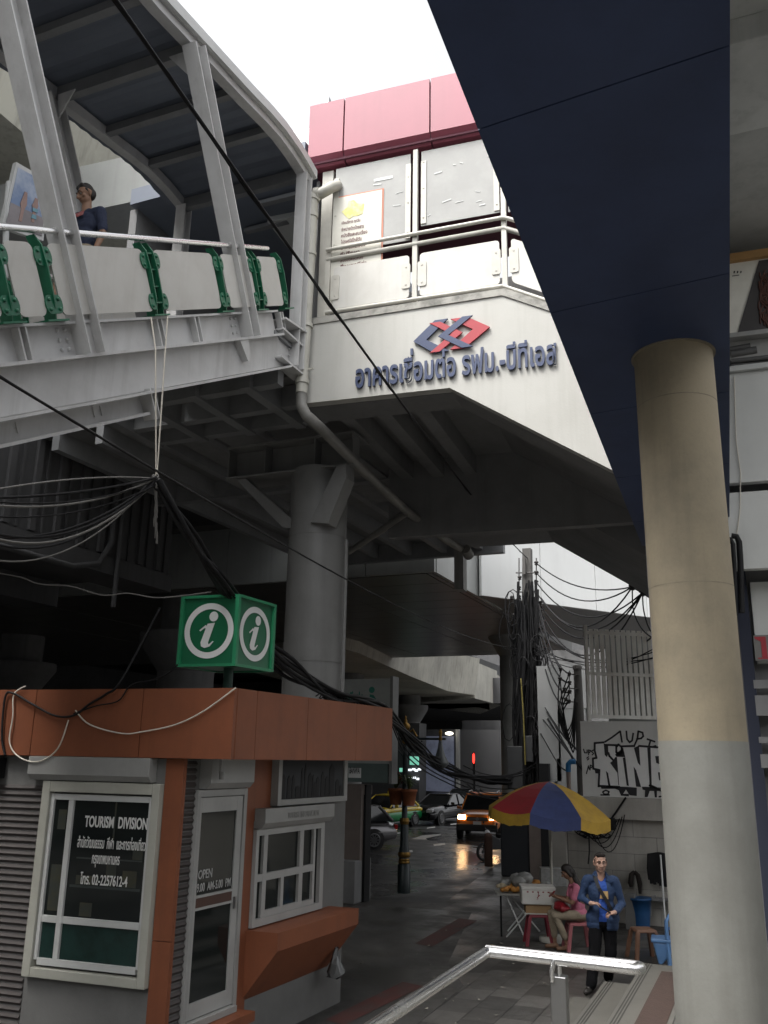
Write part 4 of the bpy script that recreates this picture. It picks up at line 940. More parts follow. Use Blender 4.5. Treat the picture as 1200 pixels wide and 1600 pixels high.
for pts in ([(340, 370), (400, 385), (405, 500), (385, 560), (355, 530)], [(500, 520), (610, 430), (640, 560), (515, 555)], [(500, 560), (525, 560), (555, 950), (545, 950), (530, 780), (430, 640), (470, 610)], [(605, 570), (640, 560), (690, 960), (660, 955)],
            [(370, 750), (400, 780), (435, 965), (405, 960)], [(760, 430), (830, 400), (850, 680), (815, 640)], [(755, 690), (790, 740), (860, 975), (790, 970)], [(945, 430), (990, 430), (1010, 1000), (980, 975)], [(1055, 545), (1110, 545), (1115, 660), (1070, 640)], [(1095, 770), (1130, 770), (1140, 890), (1110, 880)],
            [(290, 955), (560, 970), (680, 975), (800, 985), (800, 1100), (700, 1090), (650, 1010), (610, 1070), (690, 1070), (690, 1105), (580, 1095), (550, 1020), (500, 1000), (310, 1000)], [(870, 970), (1180, 985), (1180, 1030), (1080, 1030), (1080, 1120), (1050, 1120), (1040, 1030), (980, 1030), (950, 1115), (910, 1115), (915, 1020), (880, 1010)], [(215, 740), (275, 735), (275, 790), (225, 785)]):
    gfill(pts, M['spray'], 'graffiti_letter', .008)
for pts in ([(215, 365), (215, 470), (240, 570), (190, 580), (195, 720), (280, 740), (270, 970)], [(215, 365), (340, 355)], [(370, 390), (520, 395)], [(590, 410), (770, 405)], [(830, 405), (1100, 425)], [(545, 385), (590, 420), (590, 500), (550, 525), (515, 490), (515, 420), (545, 385)], [(405, 500), (420, 545), (480, 610)], [(270, 960), (560, 975)]):
    gstroke(pts, 26, 'graffiti_outline')
for pts in ([(355, 350), (450, 290), (570, 200), (580, 260), (595, 350)], [(655, 200), (665, 310), (700, 355), (735, 330), (750, 230)], [(820, 200), (810, 300), (770, 390)], [(820, 200), (880, 220), (890, 270), (860, 300), (800, 310)], [(945, 310), (1050, 345)], [(990, 330), (970, 400)], [(1040, 410), (1065, 405)]): gstroke(pts, 22)
for pts in ([(60, 450), (75, 500), (110, 500), (110, 460)], [(130, 530), (130, 460), (160, 470), (140, 500)], [(200, 460), (170, 480), (200, 510), (180, 530)], [(105, 575), (130, 555)], [(115, 600), (135, 580)], [(100, 790), (130, 680), (140, 730)], [(150, 740), (155, 670), (190, 690), (160, 710)]): gstroke(pts, 14)
for pts in ([(330, 1040), (370, 1020), (415, 1040), (400, 1075), (350, 1075), (325, 1045)], [(300, 1085), (420, 1085)], [(1110, 1110), (1180, 1100)]): gstroke(pts, 18)
# slatted fence above
FD = V((math.sin(R(58)), math.cos(R(58)), 0))
f0 = V((-3.5, YW + .25, 0)); zf0 = zg1 + .02; zf1 = atY(914, 985, YW + .25).z
t = thing('slat_fence', f0 + V((1, 1, zf0)), 'tall white fence of vertical slats standing above the graffiti wall', 'fence')
fe = Fr(f0, FD, V((-FD.y, FD.x, 0)))
dm('slat_white', (.74, .73, .69), .5, dirt=(.33, .26, .20), amt=.35, scale=2.5, streak=.3)
b = MB()
for k in range(44): b.fb(fe, .12 + k * .125, .12 + k * .125 + .085, 0, .03, zf0 + .1, zf1 + .04)
b.build('slat', M['slat_white'], t); t.children[-1]['kind'] = 'stuff'
b = MB()
for z in (zf0 + .06, (zf0 + zf1) / 2, zf1 - .08): b.fb(fe, .06, 6, -.045, -.003, z, z + .07)
b.build('rail', M['slat_white'], t)
b = MB(); b.fb(fe, -.01, .06, -.05, .01, zf0 - .1, zf1 + .12); b.build('post', M['slat_white'], t)
b = MB(); b.fb(fe, .6, 6, .25, .3, zf0, zf1 - .1); b.build('backing_panel', M['panel_clad'], t)
# grey building behind the second pole
dm('panel_mid', (.24, .245, .245), .5, dirt=(.16, .16, .16), amt=.3, scale=1)
t = thing('grey_building', (-5, 25.5, 0), 'light grey panelled building between the two utility poles', 'building')
for (px0, px1, y0, y1) in ((843, 872, 1040, 1220), (873, 915, 1037, 1107), (873, 915, 1108, 1185), (873, 915, 1186, 1300)):
    p = atY(px0, y1, 25); q = atY(px1, y0, 25); b = MB(); b.box(p.x + .01, q.x - .01, 25, 25.12, p.z, q.z); b.build('panel', M['panel_mid'], t)
b = MB(); b.box(-5.45, -3.4, 25.13, 30, 0, 6.1); b.build('core', M['conc_dark'], t)
b = MB(); p = atY(846, 1200, 24.9); b.box(p.x - .05, p.x + .22, 24.8, 24.98, 0, 3.0); b.build('dark_column', M['black'], t)
# ================================================================ utility poles and wires
dm('pole_conc', (.12, .115, .108), .85, dirt=(.09, .085, .08), amt=.5, scale=2, streak=.4)
dm('insul', (.035, .03, .028), .35, amt=.2)
pb, pt = atY(826, 1368, 26.6), atY(824, 858, 26.6)
t = thing('utility_pole', (pb.x, 26.6, 0), 'tall square concrete utility pole smothered in tangled black cables', 'utility pole')
b = MB(); b.hexa([V((pb.x + sx * .2, 26.6 + sy * .2, 0)) for sx, sy in ((-1, -1), (1, -1), (1, 1), (-1, 1))] + [V((pt.x + sx * .13, 26.6 + sy * .13, pt.z)) for sx, sy in ((-1, -1), (1, -1), (1, 1), (-1, 1))]); b.build('shaft', M['pole_conc'], t)
b = MB(); p = atY(819, 880, 26.35); b.box(p.x - .05, p.x + .04, 26.3, 26.4, p.z - .35, p.z + .15); b.build('plate', M['pole_conc'], t)
def insul(b, c, k=1):
    b.lathe(c + V((0, 0, -.06 * k)), [(.02 * k, 0), (.06 * k, .02 * k), (.03 * k, .045 * k), (.06 * k, .07 * k), (.06 * k, .1 * k), (.02 * k, .12 * k)], 10)
def apole(x, y, Y=26.4): return atY(x, y, Y)
ins = []
for y in (880, 895, 910, 925): p = apole(838, y); ins.append(p); b = MB(); insul(b, p, 1.15); b.build('insulator', M['insul'], t)
for (x, y) in ((812, 903), (811, 919), (811, 933), (800, 934), (806, 950), (845, 942), (803, 962), (846, 955), (802, 980), (848, 972)): b = MB(); insul(b, apole(x, y), 1.1); b.build('insulator', M['insul'], t)
b = MB()
for x in (811, 838): b.tube([apole(x, 872), apole(x, 940)], .018, 6)
for y in (895, 925, 955): b.tube([apole(806, y), apole(842, y)], .022, 6)
b.build('insulator_rack', M['insul'], t)
rnd = random.Random(21)
b = MB()
for k in range(80):       # cables dropping down the pole
    x = rnd.gauss(824, 9); y0 = rnd.uniform(905, 1010); y1 = rnd.uniform(1150, 1375); Y = rnd.uniform(26.05, 26.38); n = 9; ph = rnd.uniform(0, 6); am = rnd.uniform(1.5, 6)
    b.tube([atY(x + am * math.sin(ph + j * .9) + rnd.uniform(-2, 2), y0 + (y1 - y0) * j / n, Y) for j in range(n + 1)], rnd.choice((.02, .028, .035, .045)), 6)
o = b.build('hanging_cable', M['cable'], t); o['kind'] = 'stuff'
b = MB()
for k in range(40):       # coils
    cx, cy = rnd.choice(((808, 1000), (806, 1050), (840, 1062), (846, 1090), (812, 1085), (800, 960), (838, 1000), (830, 1150), (818, 1190), (800, 1110), (845, 1040))); cx += rnd.gauss(0, 5); cy += rnd.gauss(0, 14)
    rx, rz = rnd.uniform(5, 14), rnd.uniform(12, 32); Y = rnd.uniform(25.9, 26.3)
    b.tube([atY(cx + rx * math.cos(a * .5236) + rnd.uniform(-1, 1), cy + rz * math.sin(a * .5236), Y + .05 * math.sin(a)) for a in range(12)], rnd.choice((.013, .016, .02)), 5, closed=True)
o = b.build('cable_coil', M['cable'], t); o['kind'] = 'stuff'
b = MB(); b.tube([atY(814, 1060, 25.9), atY(818, 1120, 25.9), atY(821, 1195, 25.9)], .022, 6); b.build('yellow_tube', mat('yellow_tube', (.25, .21, .06), .6, amt=.4), t)
b = MB(); b.box(apole(798, 1200).x, apole(822, 1200).x, 26.0, 26.2, apole(800, 1232).z, apole(800, 1166).z); b.box(apole(826, 1165).x, apole(838, 1165).x, 25.95, 26.1, apole(800, 1190).z, apole(800, 1150).z); b.build('switch_box', mat('box_dark', (.05, .052, .055), .6, amt=.4), t, bevel=.02)
# second pole
q0, q1 = atY(911, 1240, 21.5), atY(902, 1040, 21.5)
t2 = thing('short_utility_pole', (q0.x, 21.5, 0), 'short round concrete pole with a rack of insulators left of the graffiti', 'utility pole')
b = MB(); b.tube([V((q0.x + .03, 21.5, 0)), q0, q1 - _z * .08], [.14, .125, .095], 16); b.lathe(q1 - _z * .09, [(.11, 0), (.115, .06), (.09, .1)], 16); b.build('shaft', M['pole_conc'], t2)
pins = []
for (x, y) in ((876, 1046), (889, 1053), (890, 1067), (890, 1081), (889, 1096), (875, 1061), (882, 1077), (884, 1093)): p = atY(x, y, 21.35); pins.append(p); b = MB(); insul(b, p, .85); b.build('insulator', M['insul'], t2)
b = MB(); b.tube([atY(890, 1048, 21.35), atY(889, 1100, 21.35)], .012, 6)
for y in (1053, 1075, 1096): b.tube([atY(889, y, 21.35), atY(904, y + 2, 21.4)], .014, 6)
b.build('insulator_rack', M['insul'], t2)
def sagw(b, p, q, sag, r, n=14):
    p = V(p); q = V(q); b.tube([p.lerp(q, i / n) - _z * (sag * 4 * (i / n) * (1 - i / n)) for i in range(n + 1)], r, 6)
# insulator pair far right and wires to it
ra, rb_ = atY(988, 917, 20.5), atY(1004, 926, 20.2)
t3 = thing('wire_bracket', ra, 'pair of dark insulators carrying wires under the dark stair edge by the column', 'insulators')
for p in (ra, rb_): b = MB(); insul(b, p, 1.4); b.build('insulator', M['insul'], t3)
b = MB(); b.tube([ra, rb_, atY(1040, 950, 19.6)], .025, 6); b.build('bracket', M['insul'], t3)
lw = []
def wire(name, label, pts=None, r=.02, sag=None, mt='cable', cat='cable', group=None):
    b = MB()
    if sag is not None: sagw(b, pts[0], pts[1], sag, r)
    else:
        # smooth through the points
        P_ = [V(p) for p in pts]; out = []
        for i in range(len(P_) - 1):
            p0, p1, p2, p3 = P_[max(i - 1, 0)], P_[i], P_[i + 1], P_[min(i + 2, len(P_) - 1)]
            for k in range(6):
                u = k / 6; out.append(.5 * ((2 * p1) + (p2 - p0) * u + (2 * p0 - 5 * p1 + 4 * p2 - p3) * u * u + (3 * p1 - p0 - 3 * p2 + p3) * u ** 3))
        out.append(P_[-1]); b.tube(out, r, 6)
    o = b.build(name, M[mt]); tag(o, label, cat, group); return o
GW = 'sagging wires between the tall utility pole and the insulators by the column'
for i, p in enumerate(ins):
    wire('overhead_wire', 'black sagging wire from the tall utility pole rack to the insulators by the column', (p, ra if i < 2 else rb_), .018, sag=.35 + .22 * i, group=GW)
for (p, q, sg) in (((846, 935), ra, .9), ((846, 948), rb_, 1.0), ((848, 962), rb_, 1.3), ((840, 970), atY(1030, 985, 20), .9)):
    wire('overhead_wire', 'black sagging wire from the tall utility pole rack to the insulators by the column', (apole(*p), q), .02, sag=sg, group=GW)
GS = 'slack wires crossing in front of the slatted fence'
for (y0, y1, sg) in ((1008, 1012, .4), (1000, 1020, .5), (1012, 1002, .6), (1020, 1026, .2)):
    wire('slack_wire', 'thin slack wire crossing in front of the white slatted fence', (apole(828, y0), atY(1040, y1, 18.8)), .012, sag=sg, group=GS)
GV = 'vertical wires hanging by the column'
wire('drop_wire', 'black wire drooping from the insulators down behind the round column', [ra, atY(990, 955, 20.4), atY(1005, 985, 20.1), atY(1030, 1003, 19.6)], .016, group=GV)
wire('drop_wire', 'black wire drooping from the insulators down behind the round column', [rb_, atY(1006, 955, 20.1), atY(1016, 985, 19.9), atY(1036, 1003, 19.6)], .016, group=GV)
GP_ = 'wires drooping between the two utility poles'
for i, p in enumerate(pins[:5]):
    wire('pole_wire', 'wire drooping between the tall utility pole and the short pole by the graffiti', (apole(840, 935 + i * 14), p), .02, sag=.3 + .1 * i, group=GP_)
for i in range(6):
    wire('pole_wire', 'wire drooping between the tall utility pole and the short pole by the graffiti', [pins[i], atY(872 + i * 2, 1100 + i * 4, 21.6), atY(880 + i * 3, 1145 + i * 6, 21.5), atY(893 + i, 1130 + 3 * i, 21.3), atY(898, 1090, 21.35)], .015, group=GP_)
GD = 'cables running down from the tall pole toward the right'
for i, (x0, y0, x1, y1, x2, y2) in enumerate(((842, 1090, 900, 1170, 1040, 1238), (842, 1100, 895, 1185, 916, 1205), (838, 1080, 890, 1175, 912, 1200), (836, 1130, 870, 1190, 886, 1205), (838, 1110, 880, 1165, 915, 1210))):
    wire('service_cable', 'thick black cable slanting down from the tall utility pole toward the graffiti wall', [apole(x0, y0), atY(x1, y1, 22), atY(x2, y2, 19.0 if i == 0 else 21.2)], .026 if i < 2 else .016, group=GD)
# blue elbow pipe
t = thing('blue_elbow_pipe', atY(888, 1235, 21.2), 'grey conduit with bright blue elbow at the foot of the short pole', 'pipe')
b = MB(); p = atY(890, 1250, 21.2); b.tube([V((p.x, 21.2, 0)), atY(888, 1204, 21.2)], .05, 12); b.build('conduit', mat('pipe_pinkgrey', (.22, .17, .15), .6, amt=.3), t)
b = MB(); b.tube([atY(888, 1206, 21.2), atY(888, 1194, 21.2), atY(892, 1190, 21.2), atY(899, 1190, 21.2)], .06, 12); b.build('elbow', mat('elbow_blue', (.02, .14, .32), .4, amt=.2), t)
# main diagonal cable
A = atD(172, -12, 4.4); B = atY(824, 872, 26.5)
pts = []
for i in range(-6, 41): f = i / 40; p = A.lerp(B, f); pts.append(p - _z * .25 * 4 * f * (1 - f))
b = MB(); 
b.tube(pts, .013, 8)
b.tube([p + V((.012 * math.sin(i * 1.9), 0, .012 * math.cos(i * 1.9) - .01)) for i, p in enumerate(pts)], .008, 6)
tag(b.build('thick_cable', M['cable']), 'thick twisted black cable slanting from top left across the white building to the tall pole', 'cable')
A = atD(-10, 583, 4.8); B = apole(800, 1012)
pts = [A.lerp(B, i / 60) - _z * (.3 * 4 * (i / 60) * (1 - i / 60)) for i in range(-12, 61)]
b = MB(); b.tube(pts, .009, 6); b.tube([p + V((.006 * math.sin(i * 2.1), 0, .008 * math.cos(i * 2.1))) for i, p in enumerate(pts)], .005, 5)
tag(b.build('twisted_wire', M['cable']), 'thin twisted wire slanting from the left edge past the pier to the tall pole', 'wire')
# knot, ropes and left bundle, depth about the stair plane
kn = atD(243, 752, 9.0)
t = thing('cable_hanger', kn, 'pair of pale ropes hanging from the stairway holding a knotted black cable bundle', 'rope')
b = MB(); rp1 = atX(236, 496, -5.55); rp1b = atX(243, 545, -5.45); rp2 = atX(262, 494, -5.55)
b.tube([rp1, rp1b, kn + V((0, 0, .06))], .008, 6); b.tube([rp2, kn + V((.01, 0, .05))], .008, 6); b.build('rope', M['cable_white'], t)
b = MB(); 
for k in range(10): a = rnd.uniform(0, 6); b.tube([kn + V((.03 * math.sin(a + j), .02 * math.cos(a * 2 + j), .07 - .02 * j)) for j in range(8)], .010, 5)
b.build('knot', M['cable_grey'], t)
b = MB()
for k in range(7):
    dx = rnd.uniform(-6, 8); y1 = rnd.uniform(800, 862); 
    b.tube([atD(243 + dx * .4 * j / 6 + rnd.uniform(-2, 2), 755 + (y1 - 755) * j / 6, 9.0) for j in range(7)], .006, 5)
b.build('frayed_end', M['cable_grey'], t); t.children[-1]['kind'] = 'stuff'
ends = [(0, 768), (0, 782), (0, 778), (0, 788), (0, 806), (0, 830), (0, 836), (0, 845), (0, 838), (0, 872)]
sgs = [-.05, .1, .05, .12, .12, .25, .28, .3, .2, .3]
for i, (x, y) in enumerate(ends):
    tg = kn + V((rnd.uniform(-.05, .02), 0, rnd.uniform(-.06, .08)))
    p0 = atD(-25, y, 6.4 + .1 * i); run = [p0.lerp(tg, k / 14) - _z * (sgs[i] * 4 * (k / 14) * (1 - k / 14)) for k in range(15)]
    e_ = (run[0] - run[1]).normalized(); run = [run[0] + e_ * 5 + _z * .3, run[0] + e_ * 2.5 + _z * .06] + run
    b = MB(); b.tube(run, rnd.choice((.008, .011, .013)), 6); tag(b.build('bundle_cable', M['cable' if i % 3 else 'cable_grey']), 'dusty black cable of the sagging bundle at the left tied to the hanging ropes', 'cable', 'sagging cable bundle at the left')
# heavy bundle running from the knot down past the cube to the tall pole
base = [kn, atD(300, 830, 9.2), atD(345, 905, 9.6), atD(395, 985, 10.4), atD(450, 1042, 11.2), atD(525, 1090, 12.4), atD(600, 1112, 14.5), atD(650, 1165, 18.5), atD(700, 1200, 22), atD(760, 1222, 25), apole(822, 1215)]
for k in range(8):
    o1 = lambda s: V((rnd.uniform(-s, s), rnd.uniform(-s, s), rnd.uniform(-s, s)))
    wire('bundle_cable', 'heavy black cable running from the knot past the green cube to the tall pole', [p + o1(.05 + .035 * i / 3) for i, p in enumerate(base)], rnd.choice((.014, .02, .026)), group='heavy cable bundle over the kiosk')
for k in range(5):
    s = [atD(612, 1108 + 6 * k, 15.0), atD(640, 1150 + 9 * k, 18), atD(690, 1195 + 6 * k, 22), atD(760, 1215 + 8 * k, 25), apole(815, 1220 + 6 * k)]
    wire('street_cable', 'black cable drooping over the street from the kiosk end to the tall pole', s, rnd.choice((.014, .02)), group='cables drooping over the street')
for k, (y0, sg) in enumerate(((1205, .25), (1215, .1), (1230, .3), (1240, .15), (1196, .35), (1225, .5))):
    wire('street_cable', 'black cable drooping over the street from the kiosk end to the tall pole', (atD(700 + 6 * k, y0, 22), apole(845, y0 - 10)), .014, sag=sg, group='cables drooping over the street')
# kiosk front wires
def kp(x, y, b=-.03):
    d = ray(x, y); nn = K.e1.cross(_z); o = K.o + K.e2 * b; k = (o - CAM).dot(nn) / d.dot(nn); return CAM + d * k
wire('kiosk_cable', 'black cable draped along the orange kiosk fascia', [kp(8, 1180), kp(3, 1150), kp(8, 1090), kp(20, 1083), kp(50, 1100), kp(85, 1118), kp(115, 1118), kp(140, 1100), kp(165, 1085), kp(190, 1062), kp(250, 950, .4)], .013)
wire('kiosk_cable', 'thin black cable from the kiosk fascia up to the green cube', [kp(115, 1115), kp(150, 1103), kp(185, 1095), kp(205, 1070), kp(240, 1062), kp(265, 1050), kp(278, 1038)], .008)
wire('white_wire', 'thin white wire hanging in a loop on the left of the orange fascia', [kp(40, 1072), kp(22, 1085), kp(20, 1120), kp(15, 1160), kp(30, 1183), kp(60, 1190), kp(90, 1170), kp(107, 1125)], .008, mt='cable_white', cat='wire')
wire('white_wire', 'thin white wire swagged across the orange fascia to the corner', [kp(118, 1110), kp(140, 1132), kp(190, 1146), kp(225, 1143), kp(275, 1132), kp(320, 1110), kp(368, 1075)], .008, mt='cable_white', cat='wire')
wire('grey_wire', 'thin grey wire sagging from the left toward the green cube', [atD(-300, 860, 9), atD(-5, 895, 9), atD(60, 912, 9.2), atD(110, 916, 9.3), atD(160, 930, 9.4), atD(200, 927, 9.5), atD(250, 934, 9.5), atD(330, 925, 9.5)], .007, mt='cable_grey', cat='wire')
b = MB()
for k in range(60):
    f = rnd.random(); p = atD(505 + 75 * f, 1088 + 18 * f, 12.2 + 1.6 * f) ; a = rnd.uniform(0, 6)
    b.tube([p + V((.1 * math.sin(a + j * .8) * rnd.uniform(.4, 1), .05 * j - .1, .05 * math.cos(a + j))) for j in range(5)], .010, 5)
o = b.build('cable_litter', M['cable']); tag(o, 'tangle of dark wires and litter lying on the far end of the kiosk roof', 'wires', kind='stuff')
# ================================================================ sign board with stone pillar behind the kiosk
YS = 19.2
t = thing('sign_board', atY(552, 1405, YS), 'tall grey-white sign board with green walking figure, mounted on a stone pillar beyond the kiosk', 'sign')
p0, p1 = atY(526, 1192, YS), atY(613, 1060, YS)
b = MB(); b.box(p0.x, p1.x, YS, YS + .3, p0.z, p1.z); b.build('board', mat('board_grey', (.36, .38, .36), .5, dirt=(.24, .24, .24), amt=.4), t)
b = MB(); b.box(p1.x - .04, p1.x + .03, YS - .03, YS + .32, atY(610, 1225, YS).z, p1.z + .05); b.build('edge_post', M['pier_steel'], t)
z0, z1 = atY(570, 1222, YS).z, atY(570, 1192, YS).z
b = MB(); b.box(atY(534, 1200, YS).x, p1.x - .07, YS - .02, YS + .3, z0, z1 - .01); b.build('band', mat('band_green', (.10, .14, .13), .5, amt=.3), t)
q0, q1 = atY(545, 1215, YS), atY(565, 1200, YS)
b = MB(); b.box(q0.x, q1.x, YS - .03, YS - .021, q0.z, q1.z); b.build('label', M['sign_white'], t)
text_bm('BANWA', V((q0.x + .03, YS - .033, q0.z + .09)), (1, 0, 0), (0, 0, 1), q1.x - q0.x - .06, .14, .002, t, 'lettering', M['black'], offset=.02)
dm('teal_print', (.02, .20, .15), .5, amt=.2)
text_bm('ปาตัน', V((atY(541, 1097, YS).x, YS - .006, atY(541, 1099, YS).z)), (1, 0, 0), (0, 0, 1), .42, .28, .003, t, 'lettering', M['teal_print'], offset=.02, mirror=True)
b = MB(); c = atY(578, 1078, YS)
b.prism([c + V((.05 + .075 * math.cos(k * .628), -.006, .075 * math.sin(k * .628))) for k in range(10)], (0, .004, 0))
for pts in ([(0, -.1), (.1, -.12), (.22, -.28), (.16, -.36), (.2, -.62), (.08, -.62), (.08, -.34), (0, -.24)], [(-.18, -.22), (.04, -.2), (.04, -.25), (-.18, -.27)], [(-.2, -.22), (-.08, -.22), (-.1, -.62), (-.2, -.62)]):
    b.prism([c + V((u, -.006, v)) for u, v in pts], (0, .004, 0))
b.build('pictogram', M['teal_print'], t)
dm('stone_pink', (.16, .13, .115), .7, dirt=(.08, .07, .065), amt=.5, scale=2)
p0, p1 = atY(533, 1330, YS), atY(566, 1226, YS)
b = MB(); b.box(p0.x, p1.x, YS - .05, YS + .5, .4, p1.z); b.box(p0.x - .03, p1.x + .02, YS - .08, YS + .53, p1.z - .22, p1.z - .02); b.build('pillar', M['stone_pink'], t)
b = MB(); q = atY(527, 1405, YS); q2 = atY(562, 1405, YS); b.box(q.x, q2.x, YS - .3, YS + .6, 0, atY(540, 1342, YS).z); b.build('pillar_base', M['conc_dark'], t, bevel=.02)
b = MB(); b.box(p1.x + .005, p1.x + .06, YS + .1, YS + .4, 0, p1.z); tag(b.build('dark_post', M['black']), 'dark narrow post standing right behind the stone pillar', 'post')
b = MB(); c = atZ(515, 1412, 0); b.lathe((c.x - .1, c.y - 2.5, 0), [(.36, 0), (.36, .75), (.33, .80)], 24); tag(b.build('round_bin', M['conc_grey']), 'grey round concrete bin between the kiosk window and the stone pillar', 'bin')
b = MB(); c = K(.42, 3.0, .60)
c = c + V((.03, .15, -.16)); rq = random.Random(4); b.lathe(c, [(.10, 0), (.11, .05), (.075, .16), (.035, .25), (.02, .33)], 11, sm=False)
for v in b.bm.verts: v.co += V((rq.uniform(-.02, .02), rq.uniform(-.02, .02), rq.uniform(-.015, .015)))
tag(b.build('plastic_bag', mat('bag_clear', (.12, .125, .125), .25, amt=.5, scale=8)), 'crumpled clear plastic bag hanging under the kiosk ledge', 'bag')
# ================================================================ ornamental street lamp
YL = 21.07; lb = atZ(631, 1395, 0)
def lz(y): return atY(632, y, YL).z
t = thing('street_lamp', (lb.x, YL, 0), 'ornate dark green street lamp with gold finial, hanging bell lamps and flower pots', 'street lamp')
dm('lamp_green', (.012, .022, .024), .4, amt=.3); dm('gold', (.24, .14, .035), .4, .8, dirt=(.10, .06, .015), amt=.4, scale=12); dm('terracotta', (.34, .11, .045), .75, amt=.4, scale=8)
b = MB(); b.lathe((lb.x, YL, 0), [(.155, 0), (.155, lz(1352)), (.125, lz(1350)), (.125, lz(1326)), (.105, lz(1322)), (.095, lz(1286)), (.07, lz(1280)), (.058, lz(1160))], 20); b.build('shaft', M['lamp_green'], t)
for (y0, y1, r_) in ((1349, 1345, .14), (1345, 1341, .135), (1339, 1331, .15), (1336, 1334, .155), (1288, 1278, .11), (1285, 1281, .12)):
    b = MB(); b.lathe((lb.x, YL, lz(y0)), [(r_ * .92, 0), (r_, .02), (r_, lz(y1) - lz(y0) - .02), (r_ * .92, lz(y1) - lz(y0))], 20); b.build('gold_band', M['gold'], t)
b = MB(); z0 = lz(1162); hs_ = lz(1118) - z0
b.lathe((lb.x, YL, z0), [(.09, 0), (.10, .06 * hs_), (.06, .15 * hs_), (.05, .3 * hs_), (.09, .36 * hs_), (.05, .42 * hs_), (.10, .5 * hs_), (.13, .6 * hs_), (.10, .7 * hs_), (.04, .76 * hs_), (.05, .82 * hs_), (.02, .9 * hs_), (.03, .94 * hs_), (.004, hs_)], 16); b.build('finial', M['gold'], t)
ab = lz(1154)
for sg in (1, -1):
    xe = .92 * sg
    b = MB(); b.tube([V((lb.x, YL, ab)), V((lb.x + xe + .12 * sg, YL + .05 * sg, ab))], .028, 8); b.tube([V((lb.x, YL, ab - .5)), V((lb.x + .12 * sg, YL, ab - .35)), V((lb.x + .45 * sg, YL, ab - .05))], .02, 8); b.build('arm', M['lamp_green'], t)
    b = MB(); b.tube([V((lb.x + .05 * sg, YL, ab + .10)), V((lb.x + .2 * sg, YL, ab + .22)), V((lb.x + .3 * sg, YL, ab + .05))], .03, 8); b.lathe((lb.x + xe, YL, ab - .05), [(.03, 0), (.05, .05), (.03, .12), (.05, .2), (.02, .28)], 12); b.build('gold_scroll', M['gold'], t)
    b = MB(); b.lathe((lb.x + xe, YL, ab - .72), [(.03, 0), (.12, .05), (.21, .14), (.20, .17), (.12, .32), (.06, .52), (.04, .68)], 18); b.build('lamp_shade', mat('shade_grey', (.10, .11, .11), .4, amt=.3), t)
for sg, k in ((-1, 0), (1, 1)):
    c = V((lb.x + .21 * sg - .02, YL - .1 * sg - .1, lz(1258)))
    b = MB(); b.lathe(c, [(.13, 0), (.185, .32), (.20, .32), (.20, .38), (.17, .38)], 16); o = b.build('flower_pot', M['terracotta'], t)
    b = MB()
    for j in range(40):
        a = rnd.uniform(0, 6.28); l_ = rnd.uniform(.18, .42); tl = rnd.uniform(.1, .8); d = V((math.cos(a) * tl, math.sin(a) * tl, 1)).normalized(); p = c + V((0, 0, .36)); m_ = p + d * l_; e_ = m_ + V((math.cos(a) * .12, math.sin(a) * .12, -.06)); sd = d.cross(V((0, 0, 1))).normalized() * .016 if abs(d.z) < .99 else V((.016, 0, 0))
        b.f([p - sd, p + sd, m_ + sd, m_ - sd]); b.f([m_ - sd, m_ + sd, e_])
    b.build('plant', mat('plant_green', (.10, .15, .06), .5, amt=.6, scale=20, dirt=(.04, .06, .03)), o)
    if sg < 0:
        b = MB()
        for j in range(14): b.ball(c + V((rnd.uniform(-.2, .16), rnd.uniform(-.15, .15), rnd.uniform(.5, .74))), .035, n=6)
        b.build('blossom', mat('blossom_red', (.14, .012, .02), .6, amt=.3), o)
b = MB(); b.ball((lb.x - .12, YL - .05, lz(1215)), .03); b.build('side_knob', M['gold'], t)
# ================================================================ figures: union of tapered capsules and ellipsoids, voxel skin
dm('skin_light', (.38, .23, .17), .55, amt=.15, scale=8, dirt=(.30, .16, .12)); dm('skin_tan', (.26, .145, .09), .55, amt=.15, scale=8)
dm('hair_dark', (.016, .012, .010), .6, amt=.3, scale=30); dm('hair_brown', (.012, .008, .006), .9, amt=.4, scale=40)
dm('jacket_navy', (.013, .034, .088), .8, dirt=(.010, .024, .06), amt=.4, scale=7, bump=.15, bscale=25); dm('tee_blue', (.012, .06, .30), .75, amt=.25, scale=9); dm('trousers_black', (.007, .007, .008), .95, amt=.2, spec=.1)
dm('polo_pink', (.50, .155, .23), .8, amt=.2, scale=9); dm('khaki', (.27, .225, .16), .85, amt=.3, scale=8); dm('bag_red', (.22, .008, .016), .45, amt=.3); dm('shoe_dark', (.02, .017, .015), .6, amt=.2); dm('sandal', (.20, .11, .065), .7, amt=.3)
dm('tee_navy', (.016, .024, .055), .8, amt=.3); dm('tan_print', (.45, .30, .12), .7, amt=.5, scale=25, dirt=(.2, .1, .04))
def capsule(b, p, q, r1, r2, n=14):
    p = V(p); q = V(q); t = (q - p).normalized(); pts, rr = [], []
    for k in range(5): a = R(-88 + k * 22); pts.append(p + t * (math.sin(a) * r1)); rr.append(math.cos(a) * r1)
    for k in range(5): a = R(0 + k * 22); pts.append(q + t * (math.sin(a) * r2)); rr.append(math.cos(a) * r2)
    b.tube(pts, rr, n, caps=True)
    bmesh.ops.remove_doubles(b.bm, verts=b.bm.verts, dist=1e-5)
